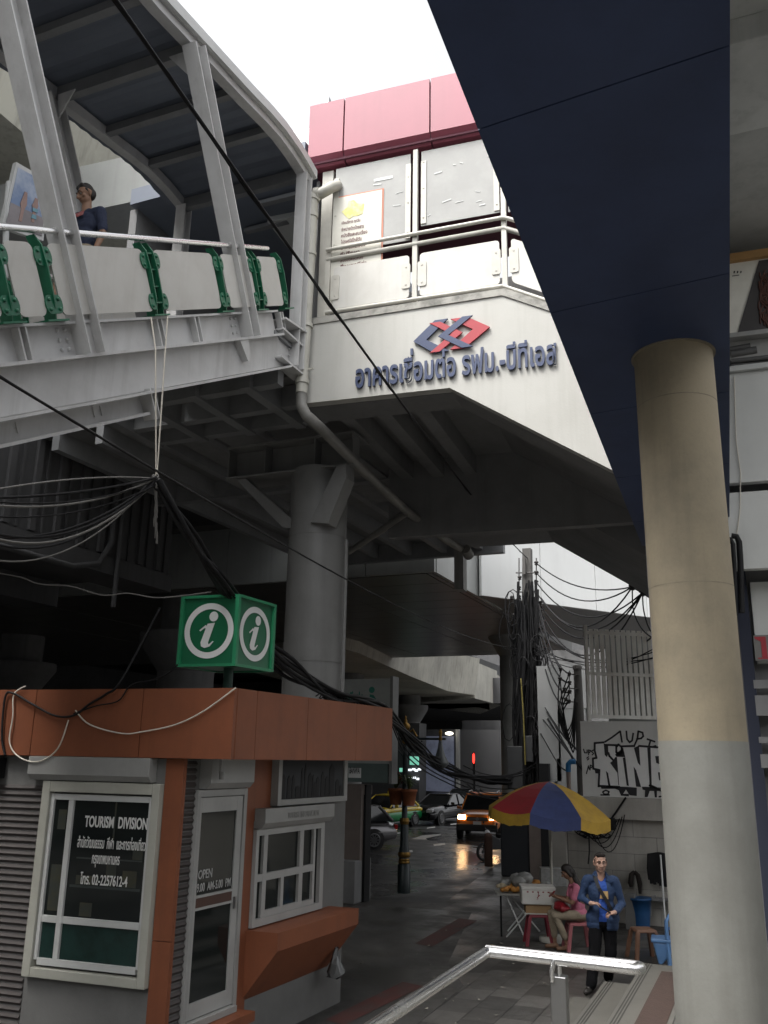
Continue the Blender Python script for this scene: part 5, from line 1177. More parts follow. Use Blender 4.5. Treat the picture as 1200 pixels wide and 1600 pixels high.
def voxel_skin(prims, mats, voxel, parent, name, smooth=4, cut=None, solid=0, fold=0):
    """prims: ('c', p, q, r1, r2, matkey) or ('e', c, (rx,ry,rz), matkey)"""
    b = MB()
    for p in prims:
        if p[0] == 'c': capsule(b, p[1], p[2], p[3], p[4])
        else: b.ball(p[1], *p[2], n=20)
    bmesh.ops.recalc_face_normals(b.bm, faces=b.bm.faces)
    me = bpy.data.meshes.new('t'); b.bm.to_mesh(me); b.bm.free(); o = bpy.data.objects.new('t', me); C.objects.link(o)
    m_ = o.modifiers.new('r', 'REMESH'); m_.mode = 'VOXEL'; m_.voxel_size = voxel
    m2 = o.modifiers.new('s', 'SMOOTH'); m2.factor = .5; m2.iterations = smooth
    dg = bpy.context.evaluated_depsgraph_get(); m3 = bpy.data.meshes.new_from_object(o.evaluated_get(dg)); bpy.data.objects.remove(o)
    keys = list(dict.fromkeys(p[-1] for p in prims))
    cen = np.zeros(len(m3.polygons) * 3); m3.polygons.foreach_get('center', cen); cen = cen.reshape(-1, 3)
    best = np.full(len(cen), 1e9); idx = np.zeros(len(cen), int)
    for p in prims:
        if p[0] == 'c':
            a = np.array(p[1], float); q = np.array(p[2], float); d = q - a; h = np.clip(((cen - a) @ d) / (d @ d), 0, 1)
            dist = np.linalg.norm(cen - a - h[:, None] * d, axis=1) - (p[3] + (p[4] - p[3]) * h)
        else:
            c = np.array(p[1], float); r = np.array(p[2], float); k = np.linalg.norm((cen - c) / r, axis=1); dist = (k - 1) * r.min()
        w_ = dist < best; best[w_] = dist[w_]; idx[w_] = keys.index(p[-1])
    m3.materials.clear()
    m3.polygons.foreach_set('material_index', idx.astype(np.int32)); m3.polygons.foreach_set('use_smooth', np.ones(len(cen), bool))
    b = MB(); b.bm.free(); b.bm = bmesh.new(); b.bm.from_mesh(m3); bpy.data.meshes.remove(m3)
    if fold:
        cloth = [k for k, kk in enumerate(keys) if kk in ('jacket_navy', 'tee_blue', 'trousers_black', 'polo_pink', 'khaki', 'tee_navy', 'purple')]
        b.bm.normal_update(); mv = []
        for v in b.bm.verts:
            if v.link_faces and all(f.material_index in cloth for f in v.link_faces):
                n1 = noise.noise(V((v.co.x * 6, v.co.y * 6, v.co.z * 10 + v.co.x * 6))); n2 = noise.noise(V((v.co.x * 22 + 5, v.co.y * 22, v.co.z * 30 - v.co.x * 14)))
                mv.append((v, v.normal * fold * (n1 - abs(n2) * .7)))
        for v, d in mv: v.co += d
    if cut: bmesh.ops.delete(b.bm, geom=[f for f in b.bm.faces if cut(f.calc_center_median(), f.normal)], context='FACES')
    o = b.build(name, [M[k] for k in keys], parent)
    if solid: s = o.modifiers.new('solid', 'SOLIDIFY'); s.thickness = solid
    return o
def hand(side, wrist, dirv, palmn, mk, s=1.0, curl=.6):
    """prims for a palm, four unequal bent fingers and a thumb"""
    d = V(dirv).normalized(); n = V(palmn).normalized(); sd = d.cross(n).normalized() * side; w_ = V(wrist); P_ = []
    P_.append(('c', w_, w_ + d * .035 * s, .024 * s, .028 * s, mk))
    for k, (off, L_) in enumerate(((-.030, .070), (-.010, .080), (.011, .074), (.030, .058))):
        b0 = w_ + d * .03 * s + sd * off * .75 * s; b1 = w_ + d * .085 * s + sd * off * s
        P_.append(('c', b0, b1, .014 * s, .0105 * s, mk))
        a = curl; p = b1
        for j in range(3):
            dd = (d * math.cos(a) + n * math.sin(a)); q = p + dd * (L_ * (.45, .32, .23)[j] * s); P_.append(('c', p, q, (.0098 - .0008 * j) * s, (.009 - .0008 * j) * s, mk)); p = q; a += curl * .9
    t0 = w_ + d * .025 * s - sd * .026 * s; t1 = t0 - sd * .028 * s + d * .03 * s + n * .012; t2 = t1 + d * .03 * s + n * .014 * s
    P_ += [('c', t0, t1, .013 * s, .011 * s, mk), ('c', t1, t2, .010 * s, .0085 * s, mk)]
    return P_
def head(c, fwd, mk, s=1.0, tilt=0):
    """head prims: c is the centre of the skull, fwd the gaze"""
    f = V(fwd).normalized(); u = V((0, 0, 1)); u = (u - f * u.dot(f)).normalized(); r = f.cross(u); c = V(c); s_ = s
    P = lambda a, b_, z: c + r * a * s_ + f * b_ * s_ + u * z * s_
    L_ = [('e', P(0, -.012, .025), (.077 * s, .092 * s, .09 * s), mk), ('e', P(0, .022, -.035), (.062 * s, .066 * s, .078 * s), mk), ('e', P(0, .048, -.092), (.034 * s, .03 * s, .026 * s), mk),
          ('c', P(0, .088, .012), P(0, .112, -.028), .010 * s, .016 * s, mk), ('e', P(.014, .10, -.032), (.011, .012, .009), mk), ('e', P(-.014, .10, -.032), (.011, .012, .009), mk),
          ('c', P(-.046, .072, .026), P(-.012, .086, .024), .011 * s, .011 * s, mk), ('c', P(.046, .072, .026), P(.012, .086, .024), .011 * s, .011 * s, mk),
          ('e', P(.045, .055, -.022), (.026, .026, .024), mk), ('e', P(-.045, .055, -.022), (.026, .026, .024), mk),
          ('c', P(-.018, .082, -.063), P(.018, .082, -.063), .009 * s, .009 * s, mk),
          ('c', P(.076, -.008, .012), P(.074, -.004, -.03), .016 * s, .011 * s, mk), ('c', P(-.076, -.008, .012), P(-.074, -.004, -.03), .016 * s, .011 * s, mk)]
    return L_, P
dm('eye_white', (.34, .33, .31), .3, amt=0); dm('lip', (.26, .11, .09), .5, amt=0); dm('brow', (.03, .02, .015), .8, amt=0); dm('stubble', (.115, .075, .058), .7, amt=.5, scale=60, dirt=(.08, .05, .04))
def face(P, f, t, s=1.0, brow='brow', closed=False, fold=(0, 0)):
    b = MB()
    for sg in (-1, 1):
        b.ball(P(sg * .030, .0765, .008), (.0105), .0105, .0062 if not closed else .003, 10)
    b.build('eye', M['eye_white'], t)
    b = MB()
    for sg in (-1, 1): b.ball(P(sg * .030, .0855, .007), .0065, .0065, .0065, 8)
    b.build('iris', M['hair_dark'], t)
    b = MB()
    for sg in (-1, 1): b.tube([P(sg * .012, .0965, .030), P(sg * .032, .092, .036), P(sg * .052, .072, .028)], [.005, .006, .003], 6)
    b.build('eyebrow', M[brow], t)
    b = MB(); b.tube([P(-.024, .083, -.062), P(0, .093, -.060), P(.024, .083, -.062)], [.002, .006, .002], 6); b.build('lips', M['lip'], t)
# ---------------------------------------------------------------- standing man
man = thing('person', (0, 0, 0), 'man in open navy jacket and blue T-shirt standing by the stone steps', 'person')
hp, Ph = head((.0, -.02, 1.685), (.12, -1, -.06), 'skin_light', 1.12)
PR = hp + [('c', (0, .01, 1.47), (0, -.005, 1.62), .062, .056, 'skin_light')]
# torso (tee), pelvis and legs
PR += [('e', (0, .015, 1.30), (.175, .11, .17), 'tee_blue'), ('e', (0, .01, 1.10), (.165, .112, .18), 'tee_blue'), ('c', (-.15, .02, 1.44), (.15, .02, 1.44), .065, .065, 'tee_blue'), ('e', (0, .01, .95), (.172, .115, .12), 'tee_blue'),
       ('e', (0, .02, .90), (.172, .12, .11), 'trousers_black'),
       ('c', (-.095, .01, .88), (-.135, -.05, .50), .105, .085, 'trousers_black'), ('c', (-.135, -.05, .50), (-.20, -.10, .11), .085, .075, 'trousers_black'),
       ('c', (.095, .03, .88), (.10, .05, .50), .105, .085, 'trousers_black'), ('c', (.10, .05, .50), (.07, .33, .13), .085, .072, 'trousers_black'),
       ('c', (-.20, -.09, .09), (-.24, -.13, .06), .045, .042, 'shoe_dark'), ('c', (-.205, -.07, .045), (-.285, -.24, .036), .042, .036, 'shoe_dark'),
       ('c', (.07, .36, .075), (.08, .18, .040), .042, .036, 'shoe_dark')]
# forearms + hands
PR += [('c', (-.265, -.02, 1.17), (-.165, -.20, 1.165), .042, .031, 'skin_light'), ('c', (.265, .0, 1.11), (.155, -.21, 1.06), .042, .031, 'skin_light')]
PR += hand(-1, (-.165, -.205, 1.165), (.9, -.25, .05), (.2, .1, -1), 'skin_light', 1.0, .55)
PR += hand(1, (.155, -.215, 1.06), (-.85, -.35, -.1), (-.2, .2, -1), 'skin_light', 1.0, .7)
voxel_skin(PR, None, .0062, man, 'body', 3, fold=.007)
face(Ph, None, man)
b_ = [('e', Ph(0, -.024, .052), (.083, .092, .078), 'hair_brown'), ('e', Ph(0, -.05, .0), (.075, .062, .075), 'hair_brown'), ('c', Ph(-.04, .05, .098), Ph(.04, .05, .098), .024, .024, 'hair_brown'), ('c', Ph(-.073, .02, .04), Ph(-.074, .006, .0), .011, .007, 'hair_brown'), ('c', Ph(.073, .02, .04), Ph(.074, .006, .0), .011, .007, 'hair_brown')]
voxel_skin(b_, None, .006, man, 'hair', 3)
b_ = [('e', Ph(0, .049, -.094), (.036, .031, .026), 'stubble'), ('c', Ph(-.056, .02, -.06), Ph(-.03, .052, -.092), .014, .014, 'stubble'), ('c', Ph(.056, .02, -.06), Ph(.03, .052, -.092), .014, .014, 'stubble'), ('c', Ph(-.022, .083, -.047), Ph(.022, .083, -.047), .0065, .0065, 'stubble')]
voxel_skin(b_, None, .005, man, 'stubble', 2)
J = [('e', (0, .02, 1.28), (.19, .13, .20), 'jacket_navy'), ('e', (0, .015, 1.06), (.185, .135, .21), 'jacket_navy'), ('c', (-.165, .02, 1.45), (.165, .02, 1.45), .072, .072, 'jacket_navy'), ('c', (-.115, .01, .95), (.115, .01, .95), .125, .125, 'jacket_navy'), ('c', (-.11, .01, .87), (.11, .01, .87), .118, .118, 'jacket_navy'),
     ('c', (-.195, .02, 1.45), (-.285, .03, 1.20), .070, .056, 'jacket_navy'), ('c', (-.285, .03, 1.20), (-.185, -.165, 1.165), .060, .046, 'jacket_navy'),
     ('c', (.195, .02, 1.45), (.285, .045, 1.14), .070, .056, 'jacket_navy'), ('c', (.285, .045, 1.14), (.175, -.175, 1.07), .060, .046, 'jacket_navy'),
     ('c', (-.05, .02, 1.52), (.05, .02, 1.52), .06, .06, 'jacket_navy'), ('c', (-.075, -.03, 1.50), (-.05, .0, 1.56), .022, .02, 'jacket_navy'), ('c', (.075, -.03, 1.50), (.05, .0, 1.56), .022, .02, 'jacket_navy')]
def jcut(c, n):
    if c.z < .80: return True
    k = (1.52 - c.z) / .7
    x0 = -.035 - .025 * k; x1 = .045 + .035 * max(0, 1 - abs(k - .3) * 1.5)
    return (c.y < .0 and x0 < c.x < x1 and c.z < 1.6 and abs(c.x) < .14) or (c.z > 1.575)
voxel_skin(J, None, .009, man, 'jacket', 5, cut=jcut, solid=.006, fold=.011)
b = MB(); pts = [V((-.085, .06, 1.53)), V((-.088, -.05, 1.50)), V((-.04, -.128, 1.36)), V((.03, -.148, 1.24)), V((.10, -.15, 1.12)), V((.14, -.13, 1.02))]
for i in range(len(pts) - 1):
    d = (pts[i + 1] - pts[i]).normalized(); s_ = d.cross(V((0, -1, .15))).normalized() * .024; b.prism([pts[i] - s_, pts[i] + s_, pts[i + 1] + s_, pts[i + 1] - s_], (0, -.008, .001))
b.build('bag_strap', M['black'], man)
b = MB(); b.prism([V((-.035, -.118, 1.22)), V((.085, -.112, 1.215)), V((.082, -.116, 1.32)), V((-.02, -.116, 1.32))], (0, -.006, 0)); b.build('shirt_print', M['tan_print'], man)
b = MB(); b.tube([V((-.075, -.245, 1.16)), V((-.01, -.28, 1.12)), V((.06, -.28, 1.08)), V((.09, -.275, 1.06))], .012, 8); b.build('dark_cord', M['black'], man)
man.location = (-2.37, 13.78, 0.0); man.rotation_euler = (0, 0, R(14))
# ---------------------------------------------------------------- seated woman (faces -Y locally)
wo = thing('person', (0, 0, 0), 'long haired woman in pink polo sitting on a stool looking at a red phone', 'person')
hp, Pw = head((0, -.13, 1.235), (0, -1, -.55), 'skin_tan', .95)
PR = hp + [('c', (0, -.03, 1.06), (0, -.10, 1.18), .05, .046, 'skin_tan'),
  ('e', (0, .02, .88), (.155, .115, .17), 'polo_pink'), ('e', (0, .045, .70), (.15, .12, .15), 'polo_pink'), ('c', (-.13, -.01, 1.01), (.13, -.01, 1.01), .058, .058, 'polo_pink'), ('e', (0, .05, .58), (.17, .15, .12), 'polo_pink'),
  ('e', (0, .06, .545), (.178, .165, .10), 'khaki'),
  ('c', (-.09, .02, .56), (-.10, -.40, .55), .088, .07, 'khaki'), ('c', (-.10, -.40, .55), (-.10, -.36, .22), .066, .06, 'khaki'), ('c', (.09, .02, .56), (.10, -.38, .54), .088, .07, 'khaki'), ('c', (.10, -.38, .54), (.11, -.22, .22), .066, .06, 'khaki'),
  ('c', (-.10, -.36, .22), (-.10, -.35, .07), .036, .032, 'skin_tan'), ('c', (.11, -.22, .22), (.115, -.19, .07), .036, .032, 'skin_tan'),
  ('c', (-.10, -.33, .045), (-.10, -.50, .035), .04, .034, 'sandal'), ('c', (.115, -.17, .045), (.115, -.35, .035), .04, .034, 'sandal'),
  ('c', (-.18, -.01, 1.0), (-.205, -.06, .84), .06, .052, 'polo_pink'), ('c', (.18, -.01, 1.0), (.205, -.06, .84), .06, .052, 'polo_pink'),
  ('c', (-.205, -.06, .84), (-.20, -.10, .77), .042, .038, 'skin_tan'), ('c', (-.20, -.10, .77), (-.07, -.32, .83), .038, .026, 'skin_tan'),
  ('c', (.205, -.06, .84), (.20, -.10, .77), .042, .038, 'skin_tan'), ('c', (.20, -.10, .77), (.07, -.32, .83), .038, .026, 'skin_tan')]
PR += hand(-1, (-.07, -.325, .835), (.35, -.9, .1), (.5, .1, .8), 'skin_tan', .9, .5) + hand(1, (.07, -.325, .835), (-.35, -.9, .1), (-.5, .1, .8), 'skin_tan', .9, .5)
voxel_skin(PR, None, .0066, wo, 'body', 3, fold=.008)
face(Pw, None, wo, .95)
voxel_skin([('e', Pw(0, -.025, .045), (.086, .097, .084), 'hair_dark'), ('e', Pw(0, -.06, -.02), (.086, .06, .09), 'hair_dark'), ('c', Pw(-.05, -.07, -.04), (-.09, .05, 1.02), .05, .035, 'hair_dark'), ('c', Pw(.05, -.07, -.04), (.09, .05, 1.02), .05, .035, 'hair_dark'), ('c', Pw(0, -.08, -.05), (0, .09, .98), .06, .045, 'hair_dark'), ('c', Pw(.07, -.0, .03), Pw(.072, -.02, -.08), .026, .03, 'hair_dark'), ('c', Pw(-.07, -.0, .03), Pw(-.072, -.02, -.08), .026, .03, 'hair_dark')], None, .008, wo, 'hair', 3)
b = MB(); b.tube([V((-.08, -.055, 1.03)), V((-.03, -.09, 1.0)), V((.03, -.09, 1.0)), V((.08, -.055, 1.03))], .018, 8); b.build('collar', M['polo_pink'], wo)
wx = V((-3.28, 16.45, 0)); wr = R(-66)
wo.location = wx; wo.rotation_euler = (0, 0, wr)
ph = MB(); ph.ob((0, -.40, .875), V((.04, 0, 0)), V((0, -.05, -.045)), V((0, .004, -.005))); o = ph.build('phone', M['bag_red'], None, bevel=.004)
tag(o, 'red phone case held in the hands of the seated woman', 'phone')
Mw = Matrix.Translation(wx) @ Matrix.Rotation(wr, 4, 'Z'); o.matrix_world = Mw @ Matrix.Translation(o.location)
o = voxel_skin([('e', (0, -.24, .66), (.19, .14, .06), 'bag_red'), ('e', (-.02, -.26, .71), (.15, .10, .06), 'bag_red'), ('c', (.15, -.26, .66), (-.15, -.26, .68), .06, .06, 'bag_red')], None, .012, None, 'handbag', 4)
tag(o, 'red handbag lying on the lap of the seated woman', 'bag'); o.matrix_world = Mw @ Matrix.Translation(o.location)
# ---------------------------------------------------------------- man on the stairway
sm = thing('person', (0, 0, 0), 'dark haired man in navy T-shirt walking down the covered stairway, seen above the white panels', 'person')
hp, Ps = head((.0, -.03, 1.60), (-.45, -1, -.55), 'skin_tan', 1.05)
PR = hp + [('c', (0, .01, 1.39), (0, -.005, 1.54), .058, .054, 'skin_tan'),
  ('e', (0, .015, 1.22), (.175, .115, .18), 'tee_navy'), ('e', (0, .01, 1.03), (.16, .115, .19), 'tee_navy'), ('c', (-.15, .02, 1.36), (.15, .02, 1.36), .066, .066, 'tee_navy'),
  ('e', (0, .02, .86), (.17, .12, .12), 'khaki'), ('c', (-.09, .0, .84), (-.10, -.16, .50), .09, .075, 'khaki'), ('c', (.09, .02, .84), (.09, -.02, .48), .09, .075, 'khaki'),
  ('c', (-.10, -.16, .50), (-.11, -.24, .02), .052, .036, 'skin_tan'), ('c', (.09, -.02, .48), (.09, .10, .06), .052, .036, 'skin_tan'),
  ('c', (-.11, -.22, -.03), (-.12, -.38, -.05), .042, .034, 'shoe_dark'), ('c', (.09, .12, .03), (.09, -.04, .01), .042, .034, 'shoe_dark'),
  ('c', (-.20, .02, 1.35), (-.24, .03, 1.15), .07, .058, 'tee_navy'), ('c', (.20, .02, 1.35), (.245, .04, 1.14), .07, .058, 'tee_navy'),
  ('c', (-.24, .03, 1.15), (-.25, .03, 1.06), .045, .04, 'skin_tan'), ('c', (.245, .04, 1.14), (.25, .04, 1.06), .045, .04, 'skin_tan'),
  ('c', (-.25, .03, 1.06), (-.12, -.22, 1.10), .04, .028, 'skin_tan'), ('c', (.25, .04, 1.06), (.24, -.04, .82), .04, .028, 'skin_tan')]
PR += hand(-1, (-.12, -.225, 1.105), (.6, -.6, .2), (.2, .2, -1), 'skin_tan', 1, .6) + hand(1, (.24, -.045, .81), (0, -.15, -1), (-1, 0, 0), 'skin_tan', 1, .4)
voxel_skin(PR, None, .0066, sm, 'body', 3, fold=.008)
face(Ps, None, sm)
voxel_skin([('e', Ps(0, -.022, .055), (.084, .093, .08), 'hair_dark'), ('e', Ps(0, -.05, .0), (.078, .062, .08), 'hair_dark'), ('c', Ps(-.045, .035, .098), Ps(.045, .035, .098), .026, .026, 'hair_dark'), ('c', Ps(.074, .02, .04), Ps(.075, .0, .0), .013, .008, 'hair_dark'), ('c', Ps(-.074, .02, .04), Ps(-.075, .0, .0), .013, .008, 'hair_dark')], None, .006, sm, 'hair', 3)
b = MB(); b.prism([V((-.11, -.118, 1.24)), V((.08, -.118, 1.26)), V((.09, -.119, 1.31)), V((-.10, -.119, 1.29))], (0, -.006, .002)); b.build('shirt_print', mat('print_red', (.35, .08, .08), .7, amt=.6, scale=25, dirt=(.5, .4, .4)), sm)
sp = atX(139, 292, -6.75); sm.location = (-6.75, sp.y, sp.z - 1.73); sm.rotation_euler = (0, 0, R(0))

# ================================================================ food stall
uc = atY(862, 1255, 17.0)
t = thing('parasol', (uc.x, 17.0, 0), 'faded red, blue and yellow market parasol over the food table', 'parasol')
dm('um_red', (.34, .022, .030), .75, dirt=(.18, .03, .03), amt=.6, scale=3, bump=.5, bscale=9, fine=.15); dm('um_blue', (.045, .066, .19), .75, dirt=(.03, .035, .08), amt=.6, scale=3, bump=.5, bscale=9, fine=.15); dm('um_yellow', (.50, .31, .035), .75, dirt=(.24, .14, .03), amt=.6, scale=3, bump=.5, bscale=9, fine=.15)
zt_ = atY(858, 1221, 17.0).z; cx, cy = uc.x - .03, 17.0; RR = 1.14; dr = .52; tilt = R(4.5)
TM = Matrix.Translation((cx, cy, zt_)) @ Matrix.Rotation(tilt, 4, V((CR.y * -1, CR.x, 0)))
def up_(r, a, z): return TM @ V((r * math.cos(a), r * math.sin(a), z))
prof = [(0, 0), (.25, -.05), (.5, -.14), (.75, -.27), (1.0, -.44), (1.14, -.545)]
cols = ['um_yellow', 'um_blue', 'um_red', 'um_yellow', 'um_red', 'um_blue', 'um_yellow', 'um_red']
vals = ['um_yellow', 'um_blue', 'um_yellow', 'um_yellow', 'um_yellow', 'um_blue', 'um_yellow', 'um_red']
a_off = R(-90 + 23 - 22.5 - 45 + 4)  # panel facing the camera is blue
order = {0: 'um_blue', 1: 'um_yellow', 2: 'um_red', 3: 'um_blue', 4: 'um_yellow', 5: 'um_red', 6: 'um_yellow', 7: 'um_red'}
base_a = math.atan2(-17.0, -cx) - R(22.5) + R(7)
for k in range(8):
    key = order[k]; a0 = base_a + R(45 * k); b = MB(); ns = 6
    for i in range(len(prof) - 1):
        for j in range(ns):
            def sag_(r, u): return -.05 * r * r * (1 - (2 * u - 1) ** 2)
            u0, u1 = j / ns, (j + 1) / ns; r0, z0 = prof[i]; r1, z1 = prof[i + 1]
            q = [(r0, u0, z0), (r1, u0, z1), (r1, u1, z1), (r0, u1, z0)]
            def flat(r, u): return r * (1 - .065 * (1 - (2 * u - 1) ** 2))
            ps = [up_(flat(r, u), a0 + R(45) * u, z + sag_(r, u)) for r, u, z in q]
            if i == 0: ps = [ps[0], ps[1], ps[2]]
            b.f(ps, True)
    b.build('canopy_panel', M[key], t, recalc=False)
    b = MB()
    vk = 'um_yellow' if key in ('um_yellow', 'um_red') else key
    for j in range(ns):
        u0, u1 = j / ns, (j + 1) / ns
        f_ = lambda u, dz, rr: up_(rr * (1 - .065 * (1 - (2 * u - 1) ** 2)), a0 + R(45) * u, -.545 - .065 * (1 - (2 * u - 1) ** 2) + dz)
        w0 = .012 * math.sin(j * 2.3 + k)
        b.f([f_(u0, 0, 1.14), f_(u1, 0, 1.14), f_(u1, -.19 + w0, 1.15), f_(u0, -.19 - w0, 1.15)], True)
    b.build('valance', M[vk], t, recalc=False)
b = MB(); 
for k in range(8): a = base_a + R(45 * k); b.tube([up_(.03, a, -.06), up_(.6, a, -.23), up_(1.13, a, -.56)], .006, 5)
b.build('rib', M['steel_brushed'], t); t.children[-1]['kind'] = 'stuff'
b = MB(); b.tube([V((cx - .02, 17.0, 0)), TM @ V((0, 0, -.01))], .022, 10); b.lathe((cx - .02, 17, 0), [(.25, 0), (.25, .08), (.04, .12)], 20); b.build('pole', M['pvc'], t)
# table
tb = atZ(832, 1452, 0); tx, ty = -4.35, 17.35
t = thing('folding_table', (tx, ty, 0), 'small folding table with grey top and crossed legs crowded with food', 'table')
TR = R(20); tf = Fr((tx, ty, 0), (math.cos(TR), math.sin(TR), 0), (-math.sin(TR), math.cos(TR), 0))
b = MB(); b.fb(tf, -.58, .48, -.32, .34, .70, .725); b.build('tabletop', mat('table_top', (.33, .33, .30), .5, amt=.4, scale=5), t, bevel=.004)
b = MB(); b.tube([tf(-.4, -.2, .69), tf(-.1, -.55, .012)], .014, 8); b.tube([tf(.25, -.2, .69), tf(-.42, -.32, .012)], .014, 8); b.tube([tf(-.35, .2, .69), tf(.25, .3, .012)], .014, 8); b.tube([tf(.25, .25, .69), tf(-.35, .25, .012)], .014, 8); b.build('leg', M['frame_white'], t)
b = MB(); b.tube([tf(-.5, -.2, .69), tf(-.5, -.22, 0)], .018, 8); b.build('leg', M['black'], t)
rnd = random.Random(8)
dm('food_orange', (.50, .20, .03), .5, dirt=(.6, .38, .12), amt=.7, scale=20); dm('food_pale', (.48, .42, .30), .5, dirt=(.35, .25, .12), amt=.6, scale=20); dm('clear_bag', (.36, .37, .36), .25, dirt=(.2, .2, .19), amt=.6, scale=12); dm('food_green', (.05, .17, .06), .5, amt=.5, scale=10); dm('food_pink', (.42, .20, .19), .5, amt=.5, scale=12)
def blob(c, r, mt, name, label, cat, par=None, grp=None, n=3):
    b = MB()
    for k in range(n): b.ball(V(c) + V((rnd.uniform(-r, r) * .6, rnd.uniform(-r, r) * .6, r * .5 + rnd.uniform(0, r) * .5)), r * rnd.uniform(.5, .8), r * rnd.uniform(.5, .8), r * rnd.uniform(.4, .6), 9)
    o = b.build(name, M[mt], par); 
    if label: tag(o, label, cat, grp)
    return o
for k in range(9): blob(tf(-.44 + .075 * k, -.16 + .05 * (k % 3), .725), .085, 'food_orange' if k < 6 else 'food_pale', 'snack_bag', 'small bag of orange or pale snacks on the front of the food table', 'snack', grp='snack bags on the food table')
for k in range(6): blob(tf(-.05 + .085 * k, .02 + .07 * (k % 3), .725), .07, ('food_pale', 'food_pink', 'clear_bag')[k % 3], 'food_packet', 'small wrapped food packet at the back of the food table', 'food', grp='wrapped food packets')
for k in range(10): blob(tf(-.46 + .09 * k, .16 + .06 * (k % 3), .73 + .05 * (k % 2)), .10, ('food_pale', 'clear_bag', 'food_orange', 'food_green', 'clear_bag')[k % 5], 'food_bag', 'plastic bag of food piled along the back edge of the food table', 'food', grp='food bags piled at the back of the table', n=4)
o = blob(tf(-.1, .12, .76), .21, 'clear_bag', 'plastic_bag', 'big crumpled clear bag heaped at the back of the food table', 'bag', n=6)
b = MB(); b.lathe(tf(-.05, -.24, .726), [(.045, 0), (.05, .14), (.04, .15)], 14); tag(b.build('orange_cup', M['food_orange']), 'orange cup standing on the front edge of the food table', 'cup')
b = MB(); b.fb(tf, .12, .38, .08, .28, .727, .80); tag(b.build('green_tray', M['food_green'], bevel=.01), 'green tray of food at the back of the food table', 'tray')
b = MB(); b.fb(tf, .30, .78, .28, .55, .8, 1.12); tag(b.build('glass_case', M['clear_bag'], bevel=.01), 'grey translucent food case behind the food table', 'case')
# red stool with boxes
def stool(name, loc, label, mt, h=.46, w_=.17, spread=.05, rot=0.3, seat_r=.17):
    t = thing(name, loc, label, 'stool'); c = V(loc)
    f_ = Fr(c, (math.cos(rot), math.sin(rot), 0), (-math.sin(rot), math.cos(rot), 0))
    b = MB(); b.hexa([f_(-w_ - .01, -w_ - .01, h - .05), f_(w_ + .01, -w_ - .01, h - .05), f_(w_ + .01, w_ + .01, h - .05), f_(-w_ - .01, w_ + .01, h - .05), f_(-w_ + .01, -w_ + .01, h), f_(w_ - .01, -w_ + .01, h), f_(w_ - .01, w_ - .01, h), f_(-w_ + .01, w_ - .01, h)]); b.build('seat', mt, t, bevel=.02)
    for sx, sy in ((-1, -1), (1, -1), (1, 1), (-1, 1)):
        b = MB(); s = .03; tp, bt = w_ - .02, w_ + spread
        b.hexa([f_(sx * bt - s, sy * bt - s, 0), f_(sx * bt + s, sy * bt - s, 0), f_(sx * bt + s, sy * bt + s, 0), f_(sx * bt - s, sy * bt + s, 0), f_(sx * tp - s, sy * tp - s, h - .045), f_(sx * tp + s, sy * tp - s, h - .045), f_(sx * tp + s, sy * tp + s, h - .045), f_(sx * tp - s, sy * tp + s, h - .045)]); b.build('leg', mt, t, bevel=.006)
    return t
dm('pl_red', (.20, .022, .035), .45, amt=.3); dm('pl_brown', (.20, .105, .065), .5, amt=.3); dm('pl_blue', (.13, .27, .52), .4, amt=.25); dm('pl_pink', (.34, .11, .12), .5, amt=.3); dm('cardboard', (.34, .22, .11), .8, amt=.3, scale=5); dm('foam', (.62, .61, .57), .8, amt=.25, scale=6, dirt=(.4, .38, .33)); dm('bucket_blue', (.012, .07, .19), .45, amt=.3)
sp_ = V((-3.98, 16.6, 0)); stool('plastic_stool', sp_, 'dark red plastic stool carrying cardboard and foam boxes in front of the food table', M['pl_red'], h=.50, rot=.35)
sf = Fr(sp_, (math.cos(.35), math.sin(.35), 0), (-math.sin(.35), math.cos(.35), 0))
b = MB(); b.fb(sf, -.23, .23, -.17, .17, .502, .52); tag(b.build('foam_sheet', M['foam'], bevel=.006), 'white foam sheet lying flat on the red stool', 'sheet')
b = MB(); b.fb(sf, -.22, .22, -.16, .16, .522, .66); tag(b.build('cardboard_box', M['cardboard'], bevel=.004), 'brown cardboard box on the red stool under the white foam box', 'box')
b = MB(); b.fb(sf, -.29, .29, -.20, .20, .662, .95); t = b.build('foam_box', M['foam'], bevel=.015); tag(t, 'white foam box with a small red mark on top of the cardboard box', 'box')
b = MB(); b.fb(sf, -.30, .30, -.21, .21, .90, .955); b.build('lid', M['foam'], t, bevel=.01)
b = MB(); c = sf(0, -.203, .80)
for pts in ([(-.02, -.03), (.03, .02), (.02, .03), (-.03, -.02)], [(.0, .0), (.012, .07), (.0, .07), (-.01, .01)], [(-.03, -.05), (0, -.04), (0, -.03), (-.03, -.04)]): b.prism([c + sf.e1 * u + _z * v for u, v in pts], sf.e2 * -.002)
for k in range(5): b.prism([c + sf.e1 * (-.2 + .09 * k + u) + _z * (.06 + v) for u, v in ((0, 0), (.03, 0), (.03, .02), (0, .02))], sf.e2 * -.002)
b.build('red_mark', M['bag_red'], t)
stool('plastic_stool', wx + V((.02, .03, 0)), 'pink plastic stool the woman sits on', M['pl_pink'], h=.44, rot=wr)
c = atZ(1002, 1508, 0); stool('plastic_stool', V((c.x, c.y + .45, 0)), 'brown plastic stool right of the standing man', M['pl_brown'], h=.47, rot=.5)
